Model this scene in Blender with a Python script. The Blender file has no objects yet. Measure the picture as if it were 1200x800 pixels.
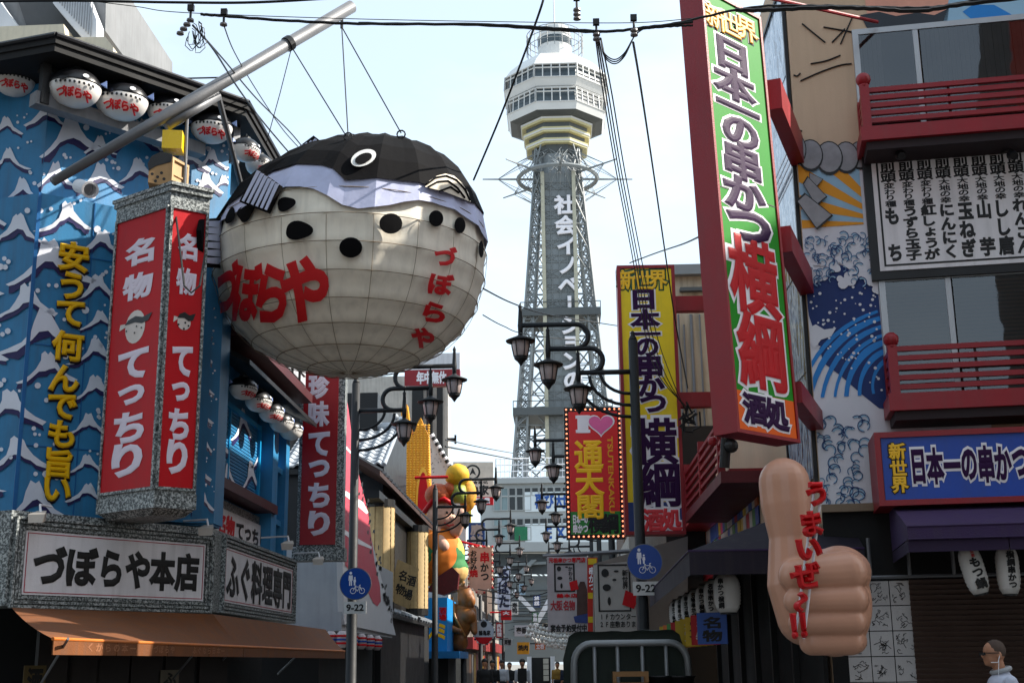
import bpy, bmesh, math, random
from mathutils import Vector, Matrix, noise
R = math.radians
SC = bpy.context.scene
COL = SC.collection
rnd = random.Random(7)

# ------------------------------------------------------------------ camera
FPX = 1500.0            # focal length in pixels of the 1200 px wide photograph
EYE = Vector((0, 0, 1.6))
ROLL = R(0.7)
def cam_rot(yaw, pitch):
    return (Matrix.Rotation(yaw, 3, 'Z') @ Matrix.Rotation(R(90) + pitch, 3, 'X') @ Matrix.Rotation(-ROLL, 3, 'Z'))
def project(p, M=None):
    q = (M or CR).transposed() @ (Vector(p) - EYE)
    return (600 + FPX * q.x / -q.z, 400 - FPX * q.y / -q.z)
yaw, pitch = 0.0, R(14)
for _ in range(30):
    x, y = project((0, 1000, 1.6), cam_rot(yaw, pitch))
    yaw += (660 - x) / FPX * 0.9 if False else (660 - x) / FPX * 0.9
    pitch += (775 - y) / FPX * 0.9
CR = cam_rot(yaw, pitch)
camd = bpy.data.cameras.new('camera'); cam = bpy.data.objects.new('camera', camd)
COL.objects.link(cam); SC.camera = cam
cam.matrix_world = Matrix.Translation(EYE) @ CR.to_4x4()
camd.sensor_width = 36; camd.lens = FPX / 1200 * 36
camd.clip_start = 0.1; camd.clip_end = 3000

# ------------------------------------------------------------------ light
SUN_AZ, SUN_EL = R(99), R(38)    # azimuth to the right of straight behind the camera
SUN_STR, SKY_STR, EXPO = 3.6, 0.10, 1.42
sv = Vector((math.sin(SUN_AZ) * math.cos(SUN_EL), -math.cos(SUN_AZ) * math.cos(SUN_EL), math.sin(SUN_EL)))
ld = bpy.data.lights.new('sun', 'SUN'); ld.energy = SUN_STR; ld.angle = R(0.5); ld.color = (1, .94, .84)
lo = bpy.data.objects.new('sun', ld); COL.objects.link(lo)
lo.rotation_euler = sv.to_track_quat('Z', 'Y').to_euler()
W = bpy.data.worlds.new('World'); SC.world = W; W.use_nodes = True
nt = W.node_tree; nt.nodes.clear()
wo = nt.nodes.new('ShaderNodeOutputWorld'); bg = nt.nodes.new('ShaderNodeBackground')
sk = nt.nodes.new('ShaderNodeTexSky'); sk.sky_type = 'NISHITA'; sk.sun_disc = False
sk.sun_elevation = SUN_EL; sk.sun_rotation = math.atan2(sv.x, sv.y)
sk.air_density = 1.0; sk.dust_density = 2.2; sk.ozone_density = 1.2
tc = nt.nodes.new('ShaderNodeTexCoord'); mp = nt.nodes.new('ShaderNodeMapping'); mp.inputs['Scale'].default_value = (1.6, 1.6, 4.5)
nz = nt.nodes.new('ShaderNodeTexNoise'); nz.inputs['Scale'].default_value = 2.2; nz.inputs['Detail'].default_value = 7; nz.inputs['Roughness'].default_value = .55
cr = nt.nodes.new('ShaderNodeValToRGB'); cr.color_ramp.elements[0].position = .40; cr.color_ramp.elements[1].position = .78
cr.color_ramp.elements[0].color = (.55, .55, .55, 1); cr.color_ramp.elements[1].color = (.92, .92, .92, 1)
mx = nt.nodes.new('ShaderNodeMixRGB'); mx.inputs[2].default_value = (4.3, 5.1, 5.7, 1)
L = nt.links.new
L(tc.outputs['Generated'], mp.inputs[0]); L(mp.outputs[0], nz.inputs[0]); L(nz.outputs[0], cr.inputs[0])
L(cr.outputs[0], mx.inputs[0]); L(sk.outputs[0], mx.inputs[1]); L(mx.outputs[0], bg.inputs[0]); L(bg.outputs[0], wo.inputs[0])
bg.inputs[1].default_value = SKY_STR
SC.view_settings.view_transform = 'Standard'; SC.view_settings.look = 'None'
SC.view_settings.exposure = EXPO; SC.view_settings.gamma = 1; SC.view_settings.use_curve_mapping = False
SC.render.engine = 'CYCLES'; SC.cycles.max_bounces = 6; SC.cycles.use_denoising = True
SC.cycles.sample_clamp_indirect = 6

# ------------------------------------------------------------------ materials
def hexc(h):
    h = h.lstrip('#'); c = [int(h[i:i + 2], 16) / 255 for i in (0, 2, 4)]
    return tuple(x / 12.92 if x <= .04045 else ((x + .055) / 1.055) ** 2.4 for x in c)
MATS = {}
def mat(name, col, rough=.55, var=.18, scale=2.5, metal=0, bump=.15, bscale=60, spec=.4, emit=0, dirt=0):
    if name in MATS: return MATS[name]
    if isinstance(col, str): col = hexc(col)
    m = bpy.data.materials.new(name); m.use_nodes = True; MATS[name] = m
    n = m.node_tree.nodes; k = m.node_tree.links.new; p = n['Principled BSDF']
    p.inputs['Roughness'].default_value = rough; p.inputs['Metallic'].default_value = metal
    p.inputs['Specular IOR Level'].default_value = spec
    t = n.new('ShaderNodeTexCoord')
    a = n.new('ShaderNodeTexNoise'); a.inputs['Scale'].default_value = scale; a.inputs['Detail'].default_value = 8; a.inputs['Roughness'].default_value = .62
    k(t.outputs['Object'], a.inputs['Vector'])
    r = n.new('ShaderNodeValToRGB'); r.color_ramp.elements[0].position = .3; r.color_ramp.elements[1].position = .7
    lo_ = tuple(c * (1 - var) for c in col); hi = tuple(min(1, c * (1 + var * .55)) for c in col)
    r.color_ramp.elements[0].color = (*lo_, 1); r.color_ramp.elements[1].color = (*hi, 1)
    k(a.outputs[0], r.inputs[0]); out = r.outputs[0]
    if dirt:
        mpn = n.new('ShaderNodeMapping'); mpn.inputs['Scale'].default_value = (7, 7, .55); k(t.outputs['Object'], mpn.inputs[0])
        b = n.new('ShaderNodeTexNoise'); b.inputs['Scale'].default_value = 1.5; b.inputs['Detail'].default_value = 6; k(mpn.outputs[0], b.inputs[0])
        r2 = n.new('ShaderNodeValToRGB'); r2.color_ramp.elements[0].position = .48; r2.color_ramp.elements[1].position = .75
        r2.color_ramp.elements[0].color = (0, 0, 0, 1); r2.color_ramp.elements[1].color = (dirt, dirt, dirt, 1)
        k(b.outputs[0], r2.inputs[0])
        q = n.new('ShaderNodeMixRGB'); q.inputs[2].default_value = (.06, .052, .042, 1); k(r2.outputs[0], q.inputs[0]); k(out, q.inputs[1]); out = q.outputs[0]
    k(out, p.inputs['Base Color'])
    if bump:
        c = n.new('ShaderNodeTexNoise'); c.inputs['Scale'].default_value = bscale; c.inputs['Detail'].default_value = 4; k(t.outputs['Object'], c.inputs['Vector'])
        b = n.new('ShaderNodeBump'); b.inputs['Strength'].default_value = bump; b.inputs['Distance'].default_value = .01
        k(c.outputs[0], b.inputs['Height']); k(b.outputs[0], p.inputs['Normal'])
        rr = n.new('ShaderNodeMapRange'); rr.inputs[3].default_value = max(.03, rough - .1); rr.inputs[4].default_value = min(1, rough + .12)
        k(a.outputs[0], rr.inputs[0]); k(rr.outputs[0], p.inputs['Roughness'])
    if emit:
        p.inputs['Emission Color'].default_value = (*col, 1); p.inputs['Emission Strength'].default_value = emit
    return m
def granite(name='speckled_granite', sc=42):
    if name in MATS: return MATS[name]
    m = bpy.data.materials.new(name); m.use_nodes = True; MATS[name] = m
    n = m.node_tree.nodes; k = m.node_tree.links.new; p = n['Principled BSDF']
    t = n.new('ShaderNodeTexCoord'); v = n.new('ShaderNodeTexNoise'); v.inputs['Scale'].default_value = sc; v.inputs['Detail'].default_value = 3; v.inputs['Distortion'].default_value = .6
    k(t.outputs['Object'], v.inputs['Vector'])
    r = n.new('ShaderNodeValToRGB'); e = r.color_ramp.elements
    e[0].position = .42; e[0].color = (.035, .04, .04, 1); e[1].position = .60; e[1].color = (.40, .42, .41, 1)
    x = r.color_ramp.elements.new(.5); x.color = (.13, .15, .15, 1)
    k(v.outputs[0], r.inputs[0]); k(r.outputs[0], p.inputs['Base Color']); p.inputs['Roughness'].default_value = .42
    b = n.new('ShaderNodeBump'); b.inputs['Strength'].default_value = .35; b.inputs['Distance'].default_value = .01
    k(v.outputs[0], b.inputs['Height']); k(b.outputs[0], p.inputs['Normal'])
    return m
def glass(name, col=(.02, .025, .03), rough=.06, var=0):
    if name in MATS: return MATS[name]
    m = bpy.data.materials.new(name); m.use_nodes = True; MATS[name] = m; p = m.node_tree.nodes['Principled BSDF']
    p.inputs['Base Color'].default_value = (*col, 1); p.inputs['Roughness'].default_value = .02; p.inputs['IOR'].default_value = 1.9
    n = m.node_tree.nodes; k = m.node_tree.links.new; a = n.new('ShaderNodeTexNoise'); a.inputs['Scale'].default_value = 1.3; b = n.new('ShaderNodeBump'); b.inputs['Strength'].default_value = .05; b.inputs['Distance'].default_value = .05
    t = n.new('ShaderNodeTexCoord'); k(t.outputs['Object'], a.inputs['Vector']); k(a.outputs[0], b.inputs['Height']); k(b.outputs[0], p.inputs['Normal'])
    return m
def clear_glass(name='reflective_clear_glass'):
    m = bpy.data.materials.new(name); m.use_nodes = True; n = m.node_tree.nodes; k = m.node_tree.links.new; n.remove(n['Principled BSDF'])
    g = n.new('ShaderNodeBsdfGlossy'); g.inputs['Roughness'].default_value = .015; g.inputs['Color'].default_value = (.8, .82, .85, 1); t = n.new('ShaderNodeBsdfTransparent'); t.inputs['Color'].default_value = (.6, .62, .63, 1)
    x = n.new('ShaderNodeMixShader'); f = n.new('ShaderNodeFresnel'); f.inputs['IOR'].default_value = 1.9; k(f.outputs[0], x.inputs[0]); k(t.outputs[0], x.inputs[1]); k(g.outputs[0], x.inputs[2]); k(x.outputs[0], n['Material Output'].inputs[0])
    a = n.new('ShaderNodeTexNoise'); a.inputs['Scale'].default_value = 1.3; b = n.new('ShaderNodeBump'); b.inputs['Strength'].default_value = .06; b.inputs['Distance'].default_value = .05; c = n.new('ShaderNodeTexCoord')
    k(c.outputs['Object'], a.inputs['Vector']); k(a.outputs[0], b.inputs['Height']); k(b.outputs[0], g.inputs['Normal']); return m
M_BLUE = mat('blue_painted_steel', '#2f7cab', .45, .2, 1.6, dirt=.3)
M_BLUE2 = mat('bright_blue_paint', '#1496cf', .4, .2, 1.2)
M_WHITE = mat('white_paint', '#dfe0e4', .5, .08, dirt=.12)
M_WAVE = mat('white_wave_paint', '#d6d9e4', .5, .1)
M_NAVY = mat('navy_wave_paint', '#201a52', .5, .1)
M_RED = mat('red_sign_face', '#bd0f1a', .5, .12, spec=.2, dirt=.12)
M_LILAC = mat('pale_lettering', '#dccfdc', .4, .05)
M_YEL = mat('yellow_lettering', '#f0b90a', .35, .06)
M_BLACK = mat('black_paint', '#101012', .45, .3)
M_INK = mat('black_ink', '#0a0a0b', .5, .1, bump=0)
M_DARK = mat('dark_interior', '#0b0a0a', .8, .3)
M_GRAN = granite()
M_SIGNW = mat('white_sign_face', '#d9d6d8', .4, .08, dirt=.2)
M_STEEL = mat('weathered_steel', '#6c6d70', .45, .2, metal=.3)
M_GREY = mat('grey_render', '#8e8f92', .75, .15, dirt=.2)
M_ORANGE = mat('faded_orange_canvas', '#70401c', .85, .22, 3, dirt=.35, bump=.35)
M_CABLE = mat('cable_rubber', '#0c0c0d', .5, .2, bump=0)
M_POST = mat('lamp_post_iron', '#131518', .6, .25, 6)
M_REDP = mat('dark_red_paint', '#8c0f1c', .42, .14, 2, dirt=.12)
M_CREAM = mat('cream_panel', '#cfc3ab', .6, .12, dirt=.15)
M_BROWN = mat('brown_wood', '#3a231c', .6, .25)

# ------------------------------------------------------------------ pixels and frames
def ray(px, py):
    return (CR @ Vector((px - 600, 400 - py, -FPX))).normalized()
def PY(px, py, Y):
    d = ray(px, py); return EYE + d * (Y / d.y)
def PX(px, py, X):
    d = ray(px, py); return EYE + d * (X / d.x)
def PZ(px, py, z):
    d = ray(px, py); return EYE + d * ((z - EYE.z) / d.z)
def vpdir(px):
    d = ray(px, 775 - (px - 660) * math.tan(ROLL)); v = Vector((d.x, d.y, 0)); return v.normalized()
class F:
    """vertical frame: u along the wall to the viewer's right, n out of the wall"""
    def __init__(s, o, u):
        s.o = Vector((o[0], o[1], 0)); s.u = Vector((u[0], u[1], 0)).normalized(); s.n = Vector((s.u.y, -s.u.x, 0))
    def w(s, a, z, d=0): return s.o + s.u * (a - s.tilt * (z - s.tz)) + s.n * d + Vector((0, 0, z))
    def px(s, px, py, d=0):
        r = ray(px, py); o = s.o + s.n * d
        t = (o - EYE).dot(s.n) / r.dot(s.n); p = EYE + r * t
        return ((p - s.o).dot(s.u) + s.tilt * (p.z - s.tz), p.z)
    tilt = 0; tz = 0
    def off(s, d): return F(s.o + s.n * d, s.u)
def Fpx(px, Y, u, py=775):
    return F(PY(px, py, Y), u)
def cat_(o, label, cat, group=None, kind=None):
    if label: o['label'] = label
    if cat: o['category'] = cat
    if group: o['group'] = group
    if kind: o['kind'] = kind
    return o
WL = {}     # world location of parents
def thing(name, label, cat, loc, group=None):
    o = bpy.data.objects.new(name, None); COL.objects.link(o); o.location = loc; o.empty_display_size = .2
    WL[o.name] = Vector(loc); return cat_(o, label, cat, group)

GL = {}
def glyph(ch, b, res=3):
    key = (ch, b, res)
    if key in GL: return GL[key]
    c = bpy.data.curves.new('glyph', 'FONT'); c.body = ch; c.size = 1; c.resolution_u = res
    if b: c.bevel_depth = b; c.bevel_resolution = 0; c.fill_mode = 'FRONT'
    o = bpy.data.objects.new('glyph', c); m = bpy.data.meshes.new_from_object(o)
    vs = [tuple(v.co) for v in m.vertices]
    fs = [tuple(p.vertices) for p in m.polygons if all(vs[i][2] > -1e-5 for i in p.vertices)]
    used = sorted({i for f in fs for i in f}); mp_ = {i: k for k, i in enumerate(used)}
    vs = [vs[i] for i in used]; fs = [tuple(mp_[i] for i in f) for f in fs]
    bpy.data.meshes.remove(m); bpy.data.objects.remove(o); bpy.data.curves.remove(c)
    if not vs: vs = [(0, 0, 0)]; fs = []
    x0 = min(v[0] for v in vs); x1 = max(v[0] for v in vs); y0 = min(v[1] for v in vs); y1 = max(v[1] for v in vs)
    GL[key] = (vs, fs, (x0, x1, y0, y1)); return GL[key]

class MB:
    def __init__(s): s.v = []; s.f = []
    def add(s, vs, fs):
        k = len(s.v); s.v += [Vector(p) for p in vs]; s.f += [tuple(i + k for i in f) for f in fs]; return s
    def hexa(s, a, b):       # two quads of 4 points
        s.add(list(a) + list(b), [(0, 1, 2, 3), (7, 6, 5, 4), (0, 4, 5, 1), (1, 5, 6, 2), (2, 6, 7, 3), (3, 7, 4, 0)]); return s
    def fb(s, Fr, s0, s1, z0, z1, d0, d1):
        return s.hexa([Fr.w(s0, z0, d1), Fr.w(s1, z0, d1), Fr.w(s1, z1, d1), Fr.w(s0, z1, d1)],
                      [Fr.w(s0, z0, d0), Fr.w(s1, z0, d0), Fr.w(s1, z1, d0), Fr.w(s0, z1, d0)])
    def box(s, x0, x1, y0, y1, z0, z1): return s.fb(F((0, 0), (1, 0)), x0, x1, z0, z1, -y1, -y0)
    def frame(s, Fr, s0, s1, z0, z1, t, d0, d1, tb=None):
        tb = t if tb is None else tb
        s.fb(Fr, s0, s0 + t, z0, z1, d0, d1); s.fb(Fr, s1 - t, s1, z0, z1, d0, d1)
        s.fb(Fr, s0 + t, s1 - t, z0, z0 + tb, d0, d1); s.fb(Fr, s0 + t, s1 - t, z1 - tb, z1, d0, d1); return s
    def prism(s, Fr, poly, d0, d1):
        n = len(poly); a = [Fr.w(p[0], p[1], d1) for p in poly]; b = [Fr.w(p[0], p[1], d0) for p in poly]
        fs = [tuple(range(n)), tuple(range(2 * n - 1, n - 1, -1))] + [(i, n + i, n + (i + 1) % n, (i + 1) % n) for i in range(n)]
        return s.add(a + b, fs)
    def sheet(s, Fr, poly, d): return s.add([Fr.w(p[0], p[1], d) for p in poly], [tuple(range(len(poly)))])
    def foot(s, pts, z0, z1, top=None):
        n = len(pts); a = [Vector((p[0], p[1], z0)) for p in pts]; b = [Vector((p[0], p[1], z1)) for p in (top or pts)]
        return s.add(a + b, [tuple(range(n - 1, -1, -1)), tuple(range(n, 2 * n))] + [(i, (i + 1) % n, n + (i + 1) % n, n + i) for i in range(n)])
    def tube(s, pts, r, n=8, cap=True):
        pts = [Vector(p) for p in pts]; rs = r if isinstance(r, (list, tuple)) else [r] * len(pts); k = len(s.v); up = None
        for i, p in enumerate(pts):
            t = (pts[min(i + 1, len(pts) - 1)] - pts[max(i - 1, 0)]).normalized()
            if up is None: up = Vector((0, 0, 1)) if abs(t.z) < .9 else Vector((1, 0, 0))
            x = t.cross(up).normalized(); y = x.cross(t).normalized(); up = y
            for j in range(n):
                a = 2 * math.pi * j / n; s.v.append(p + (x * math.cos(a) + y * math.sin(a)) * rs[i])
        for i in range(len(pts) - 1):
            for j in range(n):
                s.f.append((k + i * n + j, k + i * n + (j + 1) % n, k + (i + 1) * n + (j + 1) % n, k + (i + 1) * n + j))
        if cap: s.f.append(tuple(k + j for j in range(n - 1, -1, -1))); s.f.append(tuple(k + (len(pts) - 1) * n + j for j in range(n)))
        return s
    def lathe(s, c, prof, n=16, ax=None, ph=0):
        c = Vector(c); M = Matrix.Identity(3) if ax is None else Vector(ax).to_track_quat('Z', 'Y').to_matrix(); k = len(s.v)
        for (r, z) in prof:
            for j in range(n):
                a = 2 * math.pi * j / n + ph; s.v.append(c + M @ Vector((r * math.cos(a), r * math.sin(a), z)))
        for i in range(len(prof) - 1):
            for j in range(n): s.f.append((k + i * n + j, k + i * n + (j + 1) % n, k + (i + 1) * n + (j + 1) % n, k + (i + 1) * n + j))
        s.f.append(tuple(k + j for j in range(n - 1, -1, -1))); s.f.append(tuple(k + (len(prof) - 1) * n + j for j in range(n)))
        return s
    def ball(s, c, r, n=12, m=8, sq=(1, 1, 1)):
        pr = [(max(1e-4, math.sin(math.pi * i / m)) , -math.cos(math.pi * i / m)) for i in range(m + 1)]
        k = len(s.v); s.lathe((0, 0, 0), pr, n)
        for i in range(k, len(s.v)):
            q = s.v[i]; s.v[i] = Vector(c) + Vector((q.x * r * sq[0], q.y * r * sq[1], q.z * r * sq[2]))
        return s
    def ch(s, Fr, ch, cs, cz, w, h, d, b=.03, t=.004, rot=0, fit=False, res=3, lean=0):
        vs, fs, (x0, x1, y0, y1) = glyph(ch, b, res); mx_, my = (x0 + x1) / 2, (y0 + y1) / 2
        if fit:
            gw, gh = x1 - x0, y1 - y0
            if rot % 180: gw, gh = gh, gw
            sx, sz = w / gw, h / gh
        else: sx, sz = w, h
        ca, sa = math.cos(R(rot)), math.sin(R(rot)); out = []
        for (x, y, z) in vs:
            x -= mx_; y -= my; x, y = x * ca - y * sa, x * sa + y * ca
            out.append(Fr.w(cs + (x + lean * y) * sx, cz + y * sz, d + (t * z / b if b else 0)))
        return s.add(out, fs)
    def text(s, Fr, st, s0, s1, z0, z1, vert=False, d=.01, b=.03, t=.004, fill=1.0, wts=None, rots=''):
        n = len(st); wts = wts or [1] * n; tot = sum(wts); a = 0
        for i, c in enumerate(st):
            w = wts[i] / tot; m = a + w / 2; a += w
            if c == ' ' or c == '\u3000': continue
            rot = 90 if (vert and c in 'ー〜～-') else 0
            if vert: s.ch(Fr, c, (s0 + s1) / 2, z1 - (z1 - z0) * m, (s1 - s0) * fill, (z1 - z0) * w * fill, d, b, t, rot)
            else: s.ch(Fr, c, s0 + (s1 - s0) * m, (z0 + z1) / 2, (s1 - s0) * w * fill, (z1 - z0) * fill, d, b, t)
        return s
    def build(s, name, m, parent=None, smooth=False, label=None, kind=None, base=None, cat=None, group=None):
        off = WL[parent.name] if parent else (Vector(base) if base is not None else Vector((0, 0, 0)))
        me = bpy.data.meshes.new(name); me.from_pydata([tuple(p - off) for p in s.v], [], s.f); me.materials.append(m); me.update()
        if smooth: me.shade_smooth() if hasattr(me, 'shade_smooth') else None
        o = bpy.data.objects.new(name, me); COL.objects.link(o)
        if parent: o.parent = parent; WL[o.name] = off
        else: o.location = off; WL[o.name] = off
        cat_(o, label, cat, group, kind); return o
def solo(mb, name, m, label, cat, base, group=None, smooth=False):
    return mb.build(name, m, None, smooth, label, None, base, cat, group)
def recalc(o):
    bm = bmesh.new(); bm.from_mesh(o.data); bmesh.ops.recalc_face_normals(bm, faces=bm.faces); bm.to_mesh(o.data); bm.free(); return o
def arc(c, r, a0, a1, n=8):      # 2D arc
    return [(c[0] + r * math.cos(a0 + (a1 - a0) * i / n), c[1] + r * math.sin(a0 + (a1 - a0) * i / n)) for i in range(n + 1)]
def chaikin(P, n=3):
    P = [Vector(p) for p in P]
    for _ in range(n):
        Q = [P[0]]
        for a, b in zip(P, P[1:]): Q += [a.lerp(b, .25), a.lerp(b, .75)]
        P = Q + [P[-1]]
    return P
def circ(c, r, n=16, ry=None):
    return [(c[0] + r * math.cos(2 * math.pi * i / n), c[1] + (ry or r) * math.sin(2 * math.pi * i / n)) for i in range(n)]
# one rectangular sign board: outer case, frame, face, returns thing and the rect
def rect(Fr, l, r, t, b, d=0):
    """px left/right, py top/bottom measured at the middle of those edges"""
    cx = (l + r) / 2; cy = (t + b) / 2
    return (Fr.px(l, cy, d)[0], Fr.px(r, cy, d)[0], Fr.px(cx, b, d)[1], Fr.px(cx, t, d)[1])
WAVE_T = [(0, 0), (.12, .09), (.25, .24), (.35, .46), (.41, .72), (.44, .95), (.49, 1.03), (.54, .93), (.58, 1.0), (.62, .9), (.66, .7), (.74, .46), (.86, .26), (1, .1)]
WAVE_B = [(.95, .03), (.88, .08), (.8, .18), (.72, .3), (.64, .44), (.56, .5), (.48, .46), (.4, .34), (.3, .18), (.2, .06), (.12, -.01), (.05, -.03)]
def clipx(poly, lim):
    for side, v in ((1, lim[0]), (-1, lim[1])):
        out = []
        for i in range(len(poly)):
            p, q = poly[i - 1], poly[i]; ip, iq = (p[0] - v) * side >= 0, (q[0] - v) * side >= 0
            if ip != iq:
                t = (v - p[0]) / (q[0] - p[0]); out.append((v, p[1] + (q[1] - p[1]) * t))
            if iq: out.append(q)
        poly = out
        if len(poly) < 3: return []
    return poly
def wave(white, navy, frames, px, py, w, hk=.55, d=.006, flip=False, dots=None):
    """frames: list of (frame, (smin, smax)); the shape is laid over the wall and cut where the wall turns"""
    h = w * hk; j = lambda a=.018: rnd.uniform(-a, a); fx = (lambda x: 1 - x) if flip else (lambda x: x)
    g_ = rnd.uniform(.72, 1.35); WT = [(x ** g_ if x > 0 else x, y) for x, y in WAVE_T]; WB = [(x ** g_, y * rnd.uniform(.8, 1.1)) for x, y in WAVE_B]
    T = [(px + w * (fx(x) - .5 + j()), py - h * (y - .4 + j())) for x, y in WT]
    B = [(px + w * (fx(x) - .5 + j()), py - h * (y - .4 + j())) for x, y in WB]
    B2 = [(a + w * j(.03), z + h * rnd.uniform(.1, .2)) for a, z in B[::-1]]
    dd = [(px + w * rnd.uniform(.05, .6), py - h * rnd.uniform(.3, .9), w * rnd.uniform(.02, .05)) for _ in range(rnd.randint(3, 6))]
    for Fr, lim in frames:
        def put(mbx, poly, dep):
            q = clipx([Fr.px(x, y, dep) for x, y in poly], lim)
            if q: mbx.sheet(Fr, q, dep)
        put(white, T + B, d + .004); put(navy, B2 + B, d)
        if dots is not None:
            for x, y, r in dd: put(dots, circ((x, y), r, 8), d + .004)
# ------------------------------------------------------------------ ground
mb = MB(); mb.add([(-400, -60, 0), (400, -60, 0), (400, 900, 0), (-400, 900, 0)], [(0, 1, 2, 3)])
mb.build('ground', mat('ground_concrete', '#7d7a74', .9, .2, .5), kind='structure')
mb = MB(); mb.add([(-3.7, 17, .004), (1.9, 17, .004), (1.9, 170, .004), (-3.7, 170, .004)], [(0, 1, 2, 3)])
mb.build('street', mat('street_paving', '#77736c', .85, .2, .8), kind='structure')
mb = MB(); mb.add([(-30, 3, .004), (30, 3, .004), (30, 11.2, .004), (-30, 11.2, .004)], [(0, 1, 2, 3)])
mb.build('road', mat('asphalt', (.05, .05, .052), .9, .25, 1.5), kind='structure')

# ------------------------------------------------------------------ left corner restaurant, painted with waves
K = PY(248, 665, 15.0); K.z = 0
LF = F(K, vpdir(1788)); SFs = F(K, (0, 1))
BP = Fpx(47, 13.7, vpdir(2850), 226)
RG = Fpx(57, 13.9, vpdir(2097), 117)
a0 = RG.w(0, 0); sA = RG.px(268, 200)[0]; c1 = RG.w(sA, 0)
ZR = PY(290, 128, 15.05).z
ZP = BP.px(47, 226)[1]; ZB = BP.px(47, 603)[1]
leftdir = -vpdir(-4400); leftdir = vpdir(-4400)
aL = a0 + leftdir * 6.5
bl = thing('wave_painted_restaurant', 'blue corner restaurant painted with white waves under a black roof', 'building', (-4.6, 14.5, 0))
mb = MB(); mb.foot([aL, a0, c1, (c1.x, 15.9), (-4.5, 15.9), (-4.5, 20.0), (-12, 20.0), (-12, aL.y + 1)], ZP - .3, ZR - .1)
mb.foot([aL + Vector((0, .5, 0)), BP.w(0, 0, -.3), BP.w(1.5, 0, -.35), (-4.1, 15.0), (-4.1, 15.35), (-4.5, 15.35), (-4.5, 20.0), (-12, 20.0), (-12, aL.y + 1)], 3.2, ZP - .3)
mb.build('wall', M_BLUE, bl)
# projecting lower wall panels
sR = BP.px(232, 450)[0]; pA = BP.w(0, 0); pR = BP.w(sR, 0); pL = pA + leftdir * 6
mb = MB(); mb.foot([pL, pA, pR, (-4.08, pR.y + .1), (-4.08, 15.4), (-5, 15.6), (-9, 15.4)], ZB, ZP)
mb.build('wall_panel', M_BLUE, bl)
mb = MB()
for px in (100, 170):
    s = BP.px(px, 400)[0]; mb.fb(BP, s - .006, s + .006, ZB, ZP, 0, .012)
mb.fb(BP, -.02, .02, ZB, ZP, -.01, .02)
for z in (ZB + .75, ZB + 1.9, ZB + 3.0): mb.fb(BP, 0, sR, z, z + .012, 0, .01)
mb.build('panel_seam', mat('blue_seam', '#17609a', .4), bl)
# painted waves
W1, W2, W3 = MB(), MB(), MB()
FAl = F(pA, -vpdir(-4400)); FAr = F(a0, -vpdir(-4400)); SW = F((-4.08, 14.6), (0, 1)); SW0 = SW.px(228, 400)[0]
fl = [(BP, (0.0, sR)), (FAl, (-6, 0.0)), (SW, (-.1, .78))]; fu = [(RG, (0.0, sA)), (FAr, (-6, 0))]
for px, py, w in [(73, 257, 62), (25, 272, 66), (118, 287, 52), (60, 312, 96), (110, 340, 56), (30, 356, 70), (115, 377, 44), (46, 393, 94), (108, 414, 56), (55, 434, 66), (112, 457, 52), (14, 482, 76), (100, 499, 50), (22, 535, 70), (102, 545, 42), (30, 590, 82), (100, 580, 46),
                  (-30, 250, 70), (-40, 330, 80), (-25, 410, 66), (-45, 480, 76), (-30, 560, 70), (-110, 290, 80), (-120, 380, 76), (-105, 460, 80), (-115, 540, 70), (-190, 330, 80), (-195, 430, 80), (-190, 520, 80), (-270, 380, 80), (-270, 480, 80),
                  (232, 262, 22), (234, 290, 26), (236, 322, 24), (235, 352, 30), (237, 385, 24), (234, 415, 28), (237, 450, 26), (234, 485, 30), (236, 520, 24), (233, 552, 28), (237, 588, 26)]:
    wave(W1, W2, fl, px, py, w * 1.1, .5 if w > 50 else .46 if w > 32 else 1.0, .012, rnd.random() < .2, W3)
for px, py, w in [(22, 225, 52), (14, 188, 46), (8, 150, 40), (88, 165, 84), (70, 208, 56), (117, 210, 58), (165, 202, 52), (55, 137, 56), (240, 218, 46), (160, 162, 66), (252, 188, 40), (215, 188, 66), (208, 225, 46), (118, 172, 40), (262, 215, 30)]:
    wave(W1, W2, fu, px, py, w, .55, .006, rnd.random() < .3, W3)
W1.build('white_wave_painting', M_WAVE, bl, kind='stuff'); W2.build('navy_wave_shadow_painting', M_NAVY, bl, kind='stuff'); W3.build('foam_dot_painting', M_WAVE, bl, kind='stuff')
# the yellow raised characters
mb = MB(); mo = MB()
for c, px, py in zip('安うて何んでも旨い', (85, 83, 81, 78, 74, 72, 71, 68, 66), (302, 336, 368, 406, 444, 477, 509, 543, 574)):
    s, z = BP.px(px, py); h = BP.px(px, py - 17)[1] - BP.px(px, py + 17)[1]
    mb.ch(BP, c, s, z, h * 1.05, h * 1.03, .05, .045, .02); mo.ch(BP, c, s + .012, z - .015, h * 1.06, h * 1.05, .012, .06, .025)
mo.build('letter_sides', mat('letter_navy', '#2b2030', .5), bl); mb.build('raised_lettering', M_YEL, bl)
# roof
q = [PZ(0, 62, ZR), PZ(65, 50, ZR), PZ(290, 128, ZR), PZ(321, 187, ZR)]
d1 = (q[0] - q[1]).normalized(); far = Vector((q[2].x, 20.2, ZR))
pts = [q[1] + d1 * 7, q[1], q[2], far, Vector((-12, 20.2, ZR)), Vector((-13, 17, ZR))]
mb = MB(); mb.foot(pts, ZR, ZR + .09); ctr = Vector((-8, 17, 0))
mb.foot([p + (ctr - p).normalized() * .06 for p in pts], ZR - .09, ZR)
mb.build('roof', mat('black_roof', '#0b0a0c', .75, .3), bl)
mb = MB()
for i in range(len(pts) - 1):
    mb.tube([pts[i] + Vector((0, 0, .1)), pts[i + 1] + Vector((0, 0, .1))], .035, 8)
mb.build('gutter', mat('gutter_black', '#1b1b20', .35), bl)
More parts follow.
